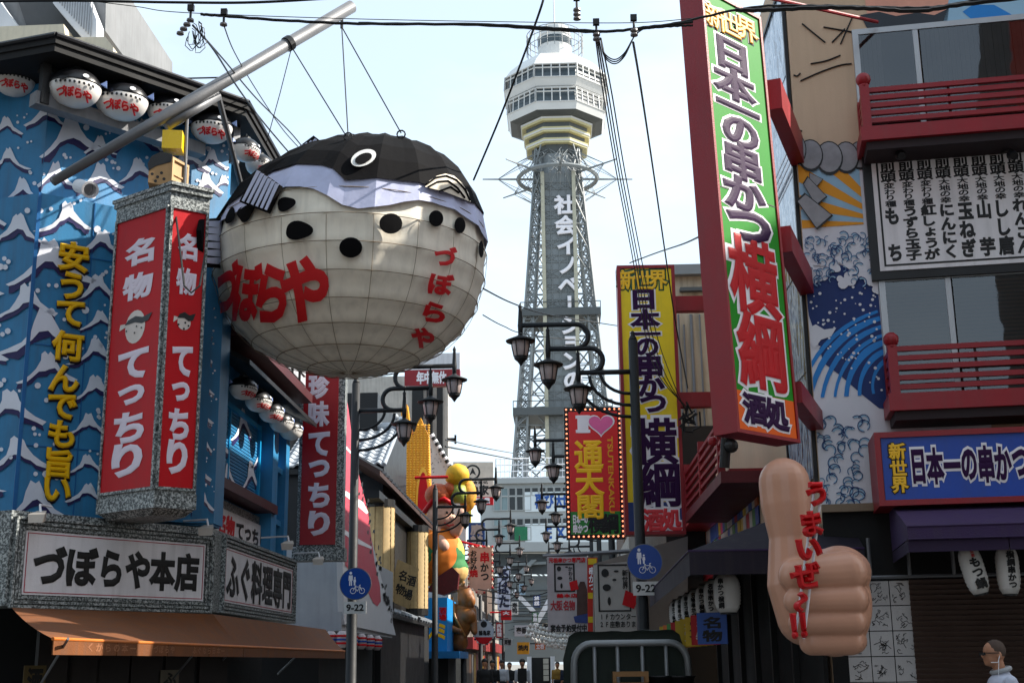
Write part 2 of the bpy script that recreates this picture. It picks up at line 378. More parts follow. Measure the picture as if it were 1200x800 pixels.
# lantern gallery ledge and posts
LG = F(q[1], (q[2] - q[1]))
zl = LG.px(57, 117, -.45)[1]; Llen = (q[2] - q[1]).length
mb = MB(); mb.fb(LG, .0, Llen - .35, zl - .12, zl + .04, -.55, -.38); mb.build('gallery_ledge', mat('ledge_grey', '#77787c', .6, .2, dirt=.3), bl)
for px in (50, 277):
    s = LG.px(px, 130, -.4)[0]; mb = MB(); mb.fb(LG, s - .05, s + .05, zl - .1, ZR - .1, -.45, -.36); mb.build('gallery_post', M_BLACK if px == 50 else M_STEEL, bl)
mb = MB(); mb.fb(LG, 0.1, Llen - .3, zl + .75, ZR - .14, -.62, -.45); mb.build('eave_board', mat('eave_dark', '#151416', .8), bl)
# side bay with white shutters, eaves, shutters
bz0 = PY(278, 388, 15.6).z; bz1 = PY(278, 345, 15.6).z; bx = PY(278, 388, 15.6).x
SB = F((bx, 15.6), (0, 1)); FB = F((-4.6, 15.6), (1, 0))
mb = MB(); mb.box(-4.6, bx, 15.6, 20.0, bz0 + .08, bz1 + .5); mb.build('bay_wall', mat('bay_white', '#b9bbc2', .5, dirt=.2), bl)
mb = MB(); mb.box(-4.7, bx + .12, 15.5, 20.0, bz0 - .06, bz0 + .08); mb.build('bay_sill', mat('maroon_trim', '#4a2226', .5), bl)
for k in range(8):
    mb = MB(); mb.fb(SB, .05 + k * .54, .1 + k * .54, bz0 + .1, bz1 + .48, .0, .03); mb.build('bay_batten', M_BLACK, bl)
for k in range(4):
    mb = MB(); mb.fb(SB, .02, 4.3, bz0 + .2 + k * .15, bz0 + .215 + k * .15, .0, .02); mb.build('bay_rail', M_BLACK, bl)
mb = MB(); mb.fb(FB, .02, .62, bz0 + .22, bz0 + .25, 0, .02); mb.fb(FB, .02, .62, bz0 + .42, bz0 + .45, 0, .02); mb.build('bay_rail', M_BLACK, bl)
ez = PY(262, 418, 15.5).z
mb = MB(); mb.hexa([(-4.5, 15.5, ez + .25), (-4.5, 20.0, ez + .25), (-3.85, 20.0, ez - .1), (-3.85, 15.5, ez - .1)][::-1], [(-4.5, 15.5, ez + .33), (-4.5, 20.0, ez + .33), (-3.85, 20.0, ez - .04), (-3.85, 15.5, ez - .04)][::-1])
mb.build('side_eave', M_BLACK, bl)
SI = F((-4.5, 15.35), (0, 1))
h1 = SI.px(255, 470)[1]; h0 = SI.px(250, 560)[1]
for k in range(22):
    z = h0 + (h1 - h0) * k / 22; mb = MB(); mb.fb(SI, .12, 3.2, z, z + (h1 - h0) / 22 * .72, .0, .05); mb.build('shutter_slat', M_BLUE, bl)
mb = MB(); mb.fb(SI, 1.55, 1.6, h0, h1, .0, .07); mb.frame(SI, .05, 3.3, h0 - .05, h1 + .05, .07, .0, .09); mb.build('shutter_frame', M_BLUE2, bl)
W1, W2 = MB(), MB()
for px, py, w in [(258, 520, 22), (268, 560, 20), (283, 500, 26), (292, 560, 24), (305, 535, 22), (312, 575, 16)]:
    wave(W1, W2, [(SI, (.1, 3.25))], px, py, w, 1.4, .055, False)
W1.build('white_wave_painting', M_WAVE, bl, kind='stuff'); W2.build('navy_wave_shadow_painting', M_NAVY, bl, kind='stuff')
mb = MB(); mb.fb(SI, -.05, 3.6, h0 - .2, h0 - .07, 0, .3); mb.build('window_sill', mat('maroon_trim', '#4a2226', .5), bl)
mb = MB(); mb.fb(SI, 3.4, 3.75, 2.2, ez, 0, .25); mb.fb(SI, 4.3, 4.55, 2.2, ez, 0, .25)
for z in (h0 - .3, h0 + .5, h0 + 1.2): mb.fb(SI, 3.75, 4.3, z, z + .08, .02, .2)
mb.build('corner_pillar', M_BLUE, bl)
# dark ground floor
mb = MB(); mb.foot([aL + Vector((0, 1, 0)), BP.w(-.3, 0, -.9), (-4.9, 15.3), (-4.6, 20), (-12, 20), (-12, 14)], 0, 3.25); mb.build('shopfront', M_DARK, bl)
for k, px in enumerate((40, 75, 110, 150, 190, 230)):
    s = LF.px(px, 785, -.5)[0]; mb = MB(); mb.fb(LF, s, s + .42, 0, 2.1, -.5, -.44); mb.build('shop_door', mat('door_brown', '#1c1412', .5), bl)

for k, (px, py, m_, tx) in enumerate(((42, 793, '#5a4a28', '酒'), (200, 797, '#6b6456', 'ふぐ'))):
    s, z = LF.px(px, py, -.4); mb = MB(); mb.fb(LF, s - .13, s + .13, z - .25, z + .12, -.43, -.42); pp = mb.build('shop_poster', mat('shop_poster_%d' % (k % 3), m_, .7), bl); mb = MB(); mb.text(LF, tx, s - .09, s + .09, z - .2, z + .1, True, -.415, .04, .002); mb.build('lettering', M_INK, pp)
# fish lanterns -----------------------------------------------------------------------------------------------
M_LANT = mat('lantern_vinyl', '#dcd8d4', .35, .08); M_LBLK = mat('lantern_black', '#17171a', .3, .1); M_LRED = mat('lantern_red', '#cf1b22', .4, .05); M_LBLU = mat('lantern_blue', '#8fa6dc', .4)
def fish_lantern(label, group, c, r, face, txt=True):
    """face: unit vector to which the lettered flank is turned"""
    c = Vector(c); t = thing('puffer_fish_lantern', label, 'lantern', c, group); f = Vector((face[0], face[1], 0)).normalized(); u = Vector((-f.y, f.x, 0))
    Fr = F(c + f * 0, u)
    if (Fr.n - f).length > 1: Fr = F(c, -u)
    def body(mb, rs, lo=-1, hi=1, n=20, m=12):
        k = len(mb.v); rows = []
        for i in range(m + 1):
            z = lo + (hi - lo) * i / m; rr = math.sqrt(max(0.0004, 1 - z * z))
            for j in range(n):
                a = 2 * math.pi * j / n; rib = 1 - .025 * abs(math.sin(a * 6))
                x = 1.18 * rr * math.cos(a) * rib; y = rr * math.sin(a) * rib
                mb.v.append(Fr.w(0, c.z) + Fr.u * (x * r * rs) + Fr.n * (y * r * rs) + Vector((0, 0, z * r * .93 * rs)))
        for i in range(m):
            for j in range(n): mb.f.append((k + i * n + j, k + i * n + (j + 1) % n, k + (i + 1) * n + (j + 1) % n, k + (i + 1) * n + j))
        mb.f.append(tuple(k + j for j in range(n - 1, -1, -1))); mb.f.append(tuple(k + m * n + j for j in range(n)))
    mb = MB(); body(mb, 1); mb.build('body', M_LANT, t, True)
    mb = MB(); body(mb, 1.012, .08, 1); mb.build('back', M_LBLK, t, True)
    def on(x, z, o=1.03):          # flank point
        z = max(-.97, min(.97, z)); rr = math.sqrt(1 - z * z); y = math.sqrt(max(0, 1 - (x / 1.18 / rr) ** 2)) * rr if abs(x) < 1.18 * rr else 0
        return Fr.w(x * r * o, c.z + z * r * .93 * o, y * r * o)
    mb = MB()
    for x in (-.75, -.55, -.35, -.15, .05, .25, .45, .65, .82):
        mb.add([on(x + .055 * math.cos(a), -.1 - .06 * x + .075 * math.sin(a)) for a in [i * math.pi / 4 for i in range(8)]], [tuple(range(8))])
    mb.add([on(-.45 + .2 * math.cos(a), .1 + .12 * math.sin(a), 1.035) for a in [i * math.pi / 4 for i in range(8)]], [tuple(range(8))])
    mb.build('spots', M_LBLK, t)
    mb = MB(); mb.add([on(.5 + .13 * math.cos(a), .3 + .11 * math.sin(a), 1.045) for a in [i * math.pi / 4 for i in range(8)]], [tuple(range(8))]); mb.build('eye', M_WHITE, t)
    if txt:
        mb = MB()
        for i, ch in enumerate('づぼらや'):
            vs, fs, (x0, x1, y0, y1) = glyph(ch, .05, 2)
            mb.add([on(-.5 + .36 * i + (x - (x0 + x1) / 2) * .4, -.5 - .04 * i + (y - (y0 + y1) / 2) * .42, 1.05 + z * .1) for x, y, z in vs], fs)
        mb.build('lettering', M_LRED, t)
    mb = MB(); mb.tube([c + Vector((0, 0, r * .8)), c + Vector((0, 0, r * 1.0))], r * .35, 10); mb.build('cap', M_LBLK, t)
    for sx in (-1, 1):
        mb = MB(); b = Fr.w(sx * 1.1 * r, c.z + .3 * r, 0); mb.prism(F(b, Fr.u), [(0, b.z), (sx * .28 * r, b.z + .2 * r), (sx * .3 * r, b.z - .12 * r)], -.02, .02); mb.build('fin', M_LBLU, t)
    mb = MB(); mb.tube([c + Vector((0, 0, r * .9)), c + Vector((0, 0, r * 1.3))], .01, 6); mb.build('hanging_cord', M_CABLE, t)
    return t
pos = ['leftmost, above the yellow characters', 'second from the left under the roof corner', 'third from the left over the breaking waves', 'half hidden behind the grey steel boom', 'just right of the steel boom', 'at the far corner beside the steel post', 'last at the right end behind the corner']
for i, (px, py, rp) in enumerate([(17, 95, 20), (88, 104, 25), (143, 119, 25), (197, 130, 20), (248, 150, 20)]):
    s, z = LG.px(px, py, -.28) if px > 50 else (None, None)
    if s is None: c = PY(px, py, 13.9)
    else: c = LG.w(s, z, -.28)
    fish_lantern('small puffer fish lantern in the roof gallery, ' + pos[i], 'puffer fish lanterns under the black roof', c, rp * 1.15 / 1546 * c.y, -Vector((c.x + 1.5, c.y, 0)))
fish_lantern('small puffer fish lantern in the roof gallery, ' + pos[5], 'puffer fish lanterns under the black roof', PX(288, 176, -3.8), .165, (.9, -.6))
fish_lantern('small puffer fish lantern in the roof gallery, ' + pos[6], 'puffer fish lanterns under the black roof', PX(304, 194, -3.8), .165, (.9, -.6))
for i, (px, py, rp) in enumerate([(285, 455, 15), (303, 470, 14), (318, 483, 13), (330, 495, 12), (341, 504, 11)]):
    c = PX(px, py, -4.05); fish_lantern('puffer fish lantern under the dark side eave, ' + ['nearest', 'second', 'middle', 'fourth', 'farthest'][i] + ' of the five along the street side', 'puffer fish lanterns under the side eave', c, .165, (.8, -.6), txt=i < 3)

# red double column sign -------------------------------------------------------------------------------------------
cc = PY(180, 590, 13.2)
UL = -vpdir(-1500); CLF = F(cc, UL); CRF = F(cc, vpdir(2700))
cs = thing('red_corner_sign_tower', 'tall red two sided sign tower framed in speckled granite with a small puffer fish', 'sign', cc)
zt = CLF.px(187, 228)[1]; z0 = CLF.px(179, 592)[1]
sl = CLF.px(114, 590)[0]; sr = CRF.px(229, 590)[0]
back = CLF.w(sl, 0) + Vector((.15, .6, 0)); back2 = CRF.w(sr, 0) + Vector((-.3, .4, 0))
fp = [CLF.w(sl, 0), cc, CRF.w(sr, 0), back2, back]
mb = MB(); mb.foot(fp, z0, zt); 
cen = (fp[0] + fp[1] + fp[2] + back + back2) / 5
def grow(k): return [cen + (Vector((p.x, p.y, 0)) - Vector((cen.x, cen.y, 0))) * k for p in fp]
mb.foot(grow(1.06), zt, zt + .06); mb.foot(grow(1.1), zt + .06, zt + .1); mb.foot(grow(1.02), z0 - .02, z0 + .14); mb.foot(grow(.78), z0 - .09, z0 - .02, grow(.98))
mb.build('granite_case', M_GRAN, cs)
for Fr, a, b, nm in ((CLF, sl, 0, 'left'), (CRF, 0, sr, 'right')):
    w = b - a; ia, ib = a + w * .1, b - w * .1; zb, zz = z0 + .2, zt - .2
    if nm == 'left': ia, ib = a + .055, b - .035
    else: ia, ib = a + .03, b - .045
    mb = MB(); mb.frame(Fr, ia - .03, ib + .03, zb - .03, zz + .03, .03, 0, .03); mb.build('face_frame', M_GRAN, cs)
    mb = MB(); mb.fb(Fr, ia, ib, zb, zz, 0, .012); mb.build('red_panel', M_RED, cs)
    mb = MB(); H = zz - zb; m = (ia + ib) / 2; cw = (ib - ia) * .66
    for c, f, hh in (('名', .135, .10), ('物', .265, .10), ('て', .555, .11), ('っ', .665, .11), ('ち', .78, .11), ('り', .895, .12)):
        mb.ch(Fr, c, m, zz - H * f, cw * .92 if c != 'っ' else cw, H * hh, .018, .05, .004, fit=(c != 'っ'))
    mb.build('lettering', M_LILAC, cs)
    mb = MB(); zc = zz - H * .41; mb.sheet(Fr, circ((m, zc - .02), cw * .30, 18, cw * .33), .016); mb.sheet(Fr, [(m - .05, zc + .03), (m - cw * .46, zc + .04), (m - cw * .48, zc - .03)], .0165); mb.build('painted_fish_body', mat('fish_cream', '#d8ccc4', .5), cs)
    mb = MB(); mb.sheet(Fr, [(m - cw * .32, zc + .02), (m - cw * .22, zc + .07), (m, zc + .10), (m + cw * .22, zc + .07), (m + cw * .5, zc + .10), (m + cw * .4, zc + .02), (m + cw * .2, zc + .0), (m, zc + .03)], .02)
    for x, z in ((-.25, -.05), (0, -.09), (.2, -.05), (.05, -.02)): mb.sheet(Fr, circ((m + x * cw, zc + z), .012, 8), .021)
    mb.build('painted_fish_back', M_BLACK, cs)

# small things on top of the column
c = PY(202, 168, 13.4); t = thing('yellow_floodlight_box', 'small glossy yellow box on a post above the red sign tower', 'box', c)
mb = MB(); mb.fb(F(c, (1, .15)), -.1, .12, c.z - .1, c.z + .12, -.12, .1); recalc(mb.build('case', mat('glossy_yellow', '#f2c800', .25, .05), t))
mb = MB(); mb.tube([c + Vector((.14, .1, -.9)), c + Vector((.12, .1, .5))], .02, 8); mb.build('post', M_STEEL, t)
c = PY(197, 198, 13.4); t = thing('wooden_fish_box', 'cream wooden box shaped like a puffer fish on top of the red sign tower', 'box', c)
mb = MB(); fr = F(c, (1, .25)); mb.prism(fr, [(-.2, c.z - .02), (-.2, c.z - .22), (.03, c.z - .26), (.03, c.z + .1), (-.08, c.z + .12), (-.17, c.z + .06)], -.2, .12); recalc(mb.build('body', mat('cream_wood', '#a8855a', .6, .2), t))
mb = MB(); mb.prism(fr, [(-.215, c.z - .0), (-.2, c.z - .08), (-.12, c.z - .02), (.04, c.z + .04), (.045, c.z + .13), (-.08, c.z + .15), (-.18, c.z + .09)], -.21, .13)
for x, z in ((-.16, -.12), (-.1, -.15), (-.06, -.1), (-.12, -.2), (-.03, -.17)): mb.sheet(fr, circ((x, c.z + z), .018, 8), .124)
recalc(mb.build('black_back', M_BLACK, t))
mb = MB(); fr2 = F(fr.w(.03, 0, .12), (.35, .94)); mb.frame(fr2, .0, .3, c.z - .26, c.z + .1, .03, 0, .03); mb.fb(fr2, .03, .27, c.z - .1, c.z - .08, 0, .02); mb.fb(fr2, .03, .27, c.z - .23, c.z + .07, 0, .005); recalc(mb.build('side_panel', mat('tan_panel', '#b79468', .6), t))
a = PY(93, 218, 13.55); b = PY(116, 226, 12.9); t = thing('vent_pipe', 'short white vent pipe poking out of the wave painted wall', 'pipe', a)
mb = MB(); dv = (b - a).normalized(); mb.lathe(a, [(.08, 0), (.08, .45), (.095, .46), (.095, .5), (.07, .5), (.07, .3)], 16, dv); mb.build('duct', M_WHITE, t, False)

# ground floor granite sign ------------------------------------------------------------------------------------------
sg = thing('granite_framed_shop_sign', 'long white shop sign with black brush characters in a ridged granite frame wrapping the corner', 'sign', K)
zt = LF.px(240, 618)[1]; zb = LF.px(240, 716)[1]; s0 = LF.px(9, 660)[0]
sE = SFs.px(346, 700)[0]
lp = LF.w(s0, 0); lpd = vpdir(-3000)
mb = MB(); mb.foot([lp + lpd * 3, lp, K, SFs.w(sE, 0), SFs.w(sE, 0) + Vector((-.35, 0, 0)), K + Vector((-.4, .3, 0)), lp + Vector((-.1, .6, 0)), lp + lpd * 3 + Vector((0, .4, 0))], zb, zt)
mb.build('granite_case', M_GRAN, sg)
fs0, fs1 = LF.px(27, 660)[0], LF.px(239, 660)[0]; fz0, fz1 = LF.px(130, 700)[1], LF.px(130, 629)[1]
for k in range(3):
    e = .045 * (k + 1); mb = MB(); mb.frame(LF, fs0 - e, fs1 + min(e, -fs1 - .01), fz0 - e, fz1 + e, .028, 0, .03 + .012 * k); mb.build('moulding', M_GRAN, sg)
mb = MB(); mb.fb(LF, fs0, fs1, fz0, fz1, 0, .015); mb.build('white_face', M_SIGNW, sg)
mb = MB(); mb.frame(LF, fs0 + .02, fs1 - .02, fz0 + .02, fz1 - .02, .008, .015, .019); mb.build('red_keyline', mat('keyline', '#a32036', .5), sg)
mb = MB(); a, b = LF.px(38, 660)[0], LF.px(232, 660)[0]; z1_, z0_ = LF.px(135, 646)[1], LF.px(135, 686)[1]
mb.text(LF, 'づぼらや本店', a, b, z0_ - .03, z1_ + .03, False, .02, .05, .004, 1.0, [1.15, 1.15, 1.0, 1, 1, 1]); mb.build('lettering', M_INK, sg)
ss0, ss1 = SFs.px(262, 670)[0], SFs.px(341, 700)[0]; sz0, sz1 = SFs.px(262, 705)[1], SFs.px(262, 640)[1]
for k in range(3):
    e = .045 * (k + 1); mb = MB(); mb.frame(SFs, ss0 - min(e, ss0 - .01), ss1 + e, sz0 - e, sz1 + e, .028, 0, .03 + .012 * k); mb.build('moulding', M_GRAN, sg)
mb = MB(); mb.fb(SFs, ss0, ss1, sz0, sz1, 0, .015); mb.build('white_face', M_SIGNW, sg)
mb = MB(); mb.frame(SFs, ss0 + .03, ss1 - .03, sz0 + .02, sz1 - .02, .008, .015, .019); mb.build('red_keyline', mat('keyline', '#a32036', .5), sg)
mb = MB(); mb.text(SFs, 'ふぐ料理専門', ss0 + .08, ss1 - .08, sz0 + .04, sz1 - .05, False, .02, .045, .004, .98); mb.build('lettering', M_INK, sg)
# small sign above it
a = SI.px(250, 600, .08); b = SI.px(312, 620, .08); z1_ = SI.px(252, 592, .08)[1]; z0_ = SI.px(252, 628, .08)[1]
t = thing('small_side_sign', 'small white sign with two red and four black characters under the blue shutters', 'sign', SI.w(a[0], z0_))
mb = MB(); mb.fb(SI, a[0] - .12, b[0] + .3, z0_ - .1, z1_ + .12, .02, .08); mb.build('granite_case', M_GRAN, t)
mb = MB(); mb.fb(SI, a[0], b[0] + .1, z0_, z1_, .08, .1); mb.build('white_face', M_SIGNW, t)
n = (b[0] - a[0])
mb = MB(); mb.text(SI, '名物', a[0] + .1, a[0] + n * .34, z0_ + .05, z1_ - .06, False, .105, .05, .003, 1.0); mb.build('red_lettering', M_RED, t)
mb = MB(); mb.text(SI, 'てっちり', a[0] + n * .36, a[0] + n * .97, z0_ + .04, z1_ - .08, False, .105, .05, .003, 1.0); mb.build('black_lettering', M_INK, t)

# orange awning --------------------------------------------------------------------------------------------------------
P1, Pm, P2 = PZ(62, 748, 1.82), PZ(285, 757, 1.82), PZ(415, 763, 1.82)
P2 = Vector((P2.x, min(P2.y, 22.2), 1.82)); 
T1 = LF.w(s0 + .05, zb - .02, .05); T2 = K + Vector((.05, -.05, zb - .03)); T3 = Vector((K.x + .05, P2.y, zb - .03))
aw = thing('orange_awning', 'faded orange canvas awning stretched below the granite framed shop sign', 'awning', (K.x, K.y, 1.8))
mb = MB()
def strip(A, B, C_, D_, n, sag, m=6):       # patch A-B top, D-C bottom
    k = len(mb.v)
    for i in range(n + 1):
        for j in range(m + 1):
            u, v = i / n, j / m; p = (A * (1 - u) + B * u) * (1 - v) + (D_ * (1 - u) + C_ * u) * v
            p = p + Vector((0, 0, -sag * math.sin(math.pi * v) * (1 - .5 * abs(math.sin(math.pi * u * 4))))); mb.v.append(p)
    for i in range(n):
        for j in range(m): a = k + i * (m + 1) + j; mb.f.append((a, a + 1, a + m + 2, a + m + 1))
strip(T1, T2, Pm, P1, 16, .03); strip(T2, T3, P2, Pm, 10, .03); recalc(mb.build('canopy_cloth', M_ORANGE, aw, True))
VF = F(P1, Pm - P1); vl = (Pm - P1).length; mb = MB()
for k in range(4): mb.fb(VF, vl * k / 4 + .008, vl * (k + 1) / 4 - .008, 1.70, 1.82, -.005, .005)
VF2 = F(Pm, P2 - Pm); mb.fb(VF2, .01, (P2 - Pm).length, 1.70, 1.82, -.005, .005); mb.build('valance', M_ORANGE, aw)
mb = MB(); mb.tube([P1, Pm, P2], .014, 8); mb.build('front_rail', mat('orange_rail', '#c9702c', .5), aw)
mb = MB(); mb.text(VF, 'くからの本一', vl * .12, vl * .34, 1.715, 1.81, False, .006, .03, .001, .8); mb.text(VF, 'づぼらや', vl * .42, vl * .54, 1.715, 1.81, False, .006, .03, .001, .8); mb.text(VF, 'ふぐなら日本一', vl * .64, vl * .86, 1.715, 1.81, False, .006, .03, .001, .8)
mb.build('faded_lettering', mat('faded_print', '#8c5a3a', .8), aw)
for p in (P1 + Vector((.1, .05, 0)), (P1 * .3 + Pm * .7), Pm + Vector((-.1, 0, 0)), (Pm + P2) / 2):
    w_ = p + Vector((-.55, .9, -.35)); mb = MB(); mb.tube([p, w_], .012, 6); mb.build('support_arm', M_STEEL, aw)
# spot lamps
for i, (px, py, Y, where) in enumerate([(46, 603, 13.0, 'above the left half of the granite sign'), (243, 619, 14.6, 'over the corner of the granite sign'), (338, 637, 17.6, 'on a long arm over the side sign'), (374, 655, 19.3, 'on a long arm beside the red vertical sign')]):
    c = PY(px, py, Y); t = thing('spot_lamp', 'small dusty white spot lamp ' + where, 'lamp', c, 'spot lamps lighting the shop signs')
    mb = MB(); mb.hexa([c + Vector(v) for v in ((-.07, -.09, -.09), (.07, -.09, -.09), (.09, -.07, .0), (-.09, -.07, .0))], [c + Vector(v) for v in ((-.05, .05, -.06), (.05, .05, -.06), (.05, .06, .05), (-.05, .06, .05))]); recalc(mb.build('lamp_head', mat('dusty_lamp', '#b3aaa0', .5, .2), t))
    mb = MB(); mb.tube([c + Vector((0, .03, .03)), c + Vector((-.02, .05, .11)), c + Vector((-.45 if i else -.0, .3, .12))], .013, 6); mb.build('arm', M_WHITE, t)

# red vertical sign -----------------------------------------------------------------------------------------------------
VS = F(PY(350, 540, 20.3), (1, .05)); a = VS.px(350, 540)[0]; b = VS.px(403, 540)[0]; zb_, zt_ = VS.px(376, 655)[1], VS.px(376, 380)[1]
t = thing('red_vertical_sign', 'narrow red vertical sign with pale brush characters and granite edges', 'sign', VS.w(a, zb_))
mb = MB(); mb.fb(VS, a, b, zb_, zt_, -.3, 0); mb.fb(VS, a - .06, b + .04, zb_ - .02, zb_ + .18, -.32, .04); mb.build('granite_case', M_GRAN, t)
a2, b2 = VS.px(354, 540)[0], VS.px(395, 540)[0]; z0_ = VS.px(372, 638)[1]
mb = MB(); mb.fb(VS, a2, b2, z0_, zt_ - .05, 0, .02); mb.build('red_panel', mat('deep_red_face', '#9d0f1c', .35, .06), t)
mb = MB()
for c_, py in (('珍', 453), ('味', 485), ('て', 520), ('っ', 549), ('ち', 580), ('り', 613)):
    s, z = VS.px(374, py); h = .4 * (1.05 if c_ in '珍味' else 1.0); mb.ch(VS, c_, s, z, (b2 - a2) * .62 if c_ != 'っ' else .42, h if c_ != 'っ' else .45, .026, .05, .004, fit=c_ != 'っ')
mb.build('lettering', M_LILAC, t)
# ------------------------------------------------------------------ the big puffer fish lantern
PC = PY(411, 300, 15.0); RA = 173 / 1546 * 15.0 * 1.0; RCz = RA * .862; PW_ = 2.25; PC = PY(411, 303, 15.0)
pf = thing('giant_puffer_lantern', 'giant inflated puffer fish sign hanging over the street by wires', 'lantern', PC)
def sft(z): return .34 * max(z, 0) ** 2
def sph(a, z, o=0):     # a azimuth, z in -1..1
    P_ = 2.0 if z > 0 else PW_; rr = max(0, 1 - abs(z) ** P_) ** (1 / P_)
    return PC + Vector(((RA + o) * rr * math.cos(a) + sft(z), (RA + o) * rr * math.sin(a), (RCz + o) * z))
def hit(px, py, o=0):
    d = ray(px, py); q = EYE - PC; A = RA + o; Cc = RCz + o
    def f(t):
        z = (q.z + d.z * t) / Cc; P_ = 2.0 if z > 0 else PW_
        return (math.hypot(q.x + d.x * t - sft(z), q.y + d.y * t) / A) ** P_ + abs(z) ** P_
    t0 = -q.dot(d); tm = min((t0 + (i - 20) * .06 for i in range(41)), key=f); lo_, hi_ = tm - 2.5, tm
    if f(hi_) >= 1: return EYE + d * tm
    for _ in range(30):
        m = (lo_ + hi_) / 2
        if f(m) > 1: lo_ = m
        else: hi_ = m
    return EYE + d * hi_
def az(px, py):
    p = hit(px, py) - PC; z = p.z / RCz; return math.atan2(p.y, p.x - sft(z)) % (2 * math.pi), z
NM, NL = 20, 14; VSUB = 3
rings = [math.sin(R(-90 + 180 * i / NL)) for i in range(NL + 1)]
mb = MB(); k0 = 0; n = NM * 5
lat = [R(-89) + R(178) * i / (NL * 4) for i in range(NL * 4 + 1)]
for i, th in enumerate(lat):
    for j in range(n):
        a = 2 * math.pi * j / n; fm = math.sin(math.pi * (j % 5) / 5); fi = math.sin(math.pi * (i % 4) / 4)
        o = -.034 * fm * math.cos(th) - .026 * fi
        jit = .010 * noise.noise(Vector((a * 3, th * 4, 0)))
        mb.v.append(sph(a, math.sin(th), o + jit))
for i in range(len(lat) - 1):
    for j in range(n): mb.f.append((i * n + j, i * n + (j + 1) % n, (i + 1) * n + (j + 1) % n, (i + 1) * n + j))
mb.f.append(tuple(range(n - 1, -1, -1))); mb.f.append(tuple((len(lat) - 1) * n + j for j in range(n)))
M_BELLY = mat('cream_lantern_cloth', '#efe7d6', .75, .12, 2.2, bump=.3, bscale=14, dirt=.18)
M_BACK = mat('black_lantern_cloth', '#0e0d0f', .85, .4, 1.5, bump=.3, bscale=12, spec=.1)
M_LAV = mat('lavender_lantern_cloth', '#b9bedb', .7, .2, 3, bump=.25, bscale=14)
mb.build('belly', M_BELLY, pf, True)
def shell(name, m, bnd, o):
    pts = sorted([az(x, y) for x, y in bnd]); lo_a, hi_a = pts[0][0], pts[-1][0]
    def zb(a):
        a = a % (2 * math.pi)
        if a < lo_a or a > hi_a:       # hidden side: ease between ends
            span = 2 * math.pi - (hi_a - lo_a); t = ((a - hi_a) % (2 * math.pi)) / span
            return pts[-1][1] * (1 - t) + pts[0][1] * t
        for p, q in zip(pts, pts[1:]):
            if p[0] <= a <= q[0]: return p[1] + (q[1] - p[1]) * (a - p[0]) / max(1e-6, q[0] - p[0])
        return pts[-1][1]
    mb = MB(); n = 60; m_ = 6
    for i in range(m_ + 1):
        for j in range(n):
            a = 2 * math.pi * j / n; th0 = math.asin(max(-1, min(1, zb(a)))); th = th0 + (R(89.5) - th0) * i / m_
            rib = -.022 * (0 if j % 3 == 0 else 1); mb.v.append(sph(a, math.sin(th), o + rib))
    for i in range(m_):
        for j in range(n): mb.f.append((i * n + j, i * n + (j + 1) % n, (i + 1) * n + (j + 1) % n, (i + 1) * n + j))
    mb.f.append(tuple(m_ * n + j for j in range(n))); return mb.build(name, m, pf)
shell('lavender_band', M_LAV, [(259, 262), (272, 252), (300, 238), (330, 222), (345, 218), (370, 222), (400, 240), (425, 246), (460, 240), (480, 235), (505, 237), (530, 246), (555, 262), (566, 276)], .03)
shell('black_back', M_BACK, [(262, 250), (280, 232), (296, 222), (320, 202), (345, 196), (365, 194), (385, 196), (395, 204), (406, 214), (430, 211), (470, 213), (500, 219), (530, 228), (548, 238), (562, 248)], .05)
# wires along the seams
mb = MB()
for i in range(1, NL):
    th = R(-89) + R(178) * i / NL
    if th > R(20): break
    mb.tube([sph(2 * math.pi * j / 72, math.sin(th), .004) for j in range(73)], .005, 5, False)
for j in range(NM):
    a = 2 * math.pi * j / NM; mb.tube([sph(a, math.sin(R(-89 + q * 4.2)), .002) for q in range(0, 22)], .003, 4, False)
mb.build('seam_wires', mat('rusty_wire', '#877660', .7, .3), pf)
# black spots
def patch(pl, o, rings=5):
    cx = sum(p[0] for p in pl) / len(pl); cy = sum(p[1] for p in pl) / len(pl); n = len(pl); m = MB()
    for r_ in range(rings): k = 1 - r_ / rings; m.v += [hit(cx + (x - cx) * k, cy + (y - cy) * k, o) for x, y in pl]
    m.v.append(hit(cx, cy, o))
    for r_ in range(rings - 1): m.f += [(r_ * n + i, r_ * n + (i + 1) % n, (r_ + 1) * n + (i + 1) % n, (r_ + 1) * n + i) for i in range(n)]
    m.f += [((rings - 1) * n + i, (rings - 1) * n + (i + 1) % n, rings * n) for i in range(n)]; return m
def blob(px, py, rx, ry, rot=0, n=24, wob=0):
    pts = []
    for i in range(n):
        t = 2 * math.pi * i / n; w = 1 + wob * math.sin(3 * t + 1); x, y = rx * math.cos(t) * w, ry * math.sin(t) * w
        c, s = math.cos(R(rot)), math.sin(R(rot)); pts.append((px + x * c - y * s, py + x * s + y * c))
    return pts
for sp in [(458, 262, 13.5, 12, 0, 0), (411, 290, 13.5, 12, 0, 0), (511, 256, 8.5, 9.5, 0, 0), (539, 264, 6.5, 9.5, 0, 0), (564, 292, 3, 10, 0, 0), (350, 270, 16, 11, -5, .08), (335, 239, 11, 8, -20, .1), (288, 249, 12, 8, -50, .15), (270, 253, 5, 10, 20, .1)]:
    patch(blob(*sp[:4], sp[4], 24, sp[5]), .014).build('spot', M_BACK, pf)
patch(blob(426, 185, 15.5, 9, -22), .062).build('eye_white', mat('eye_white', '#d9d9d6', .5), pf)
patch(blob(426, 185.5, 10.5, 5.6, -22), .072).build('pupil', M_BACK, pf)
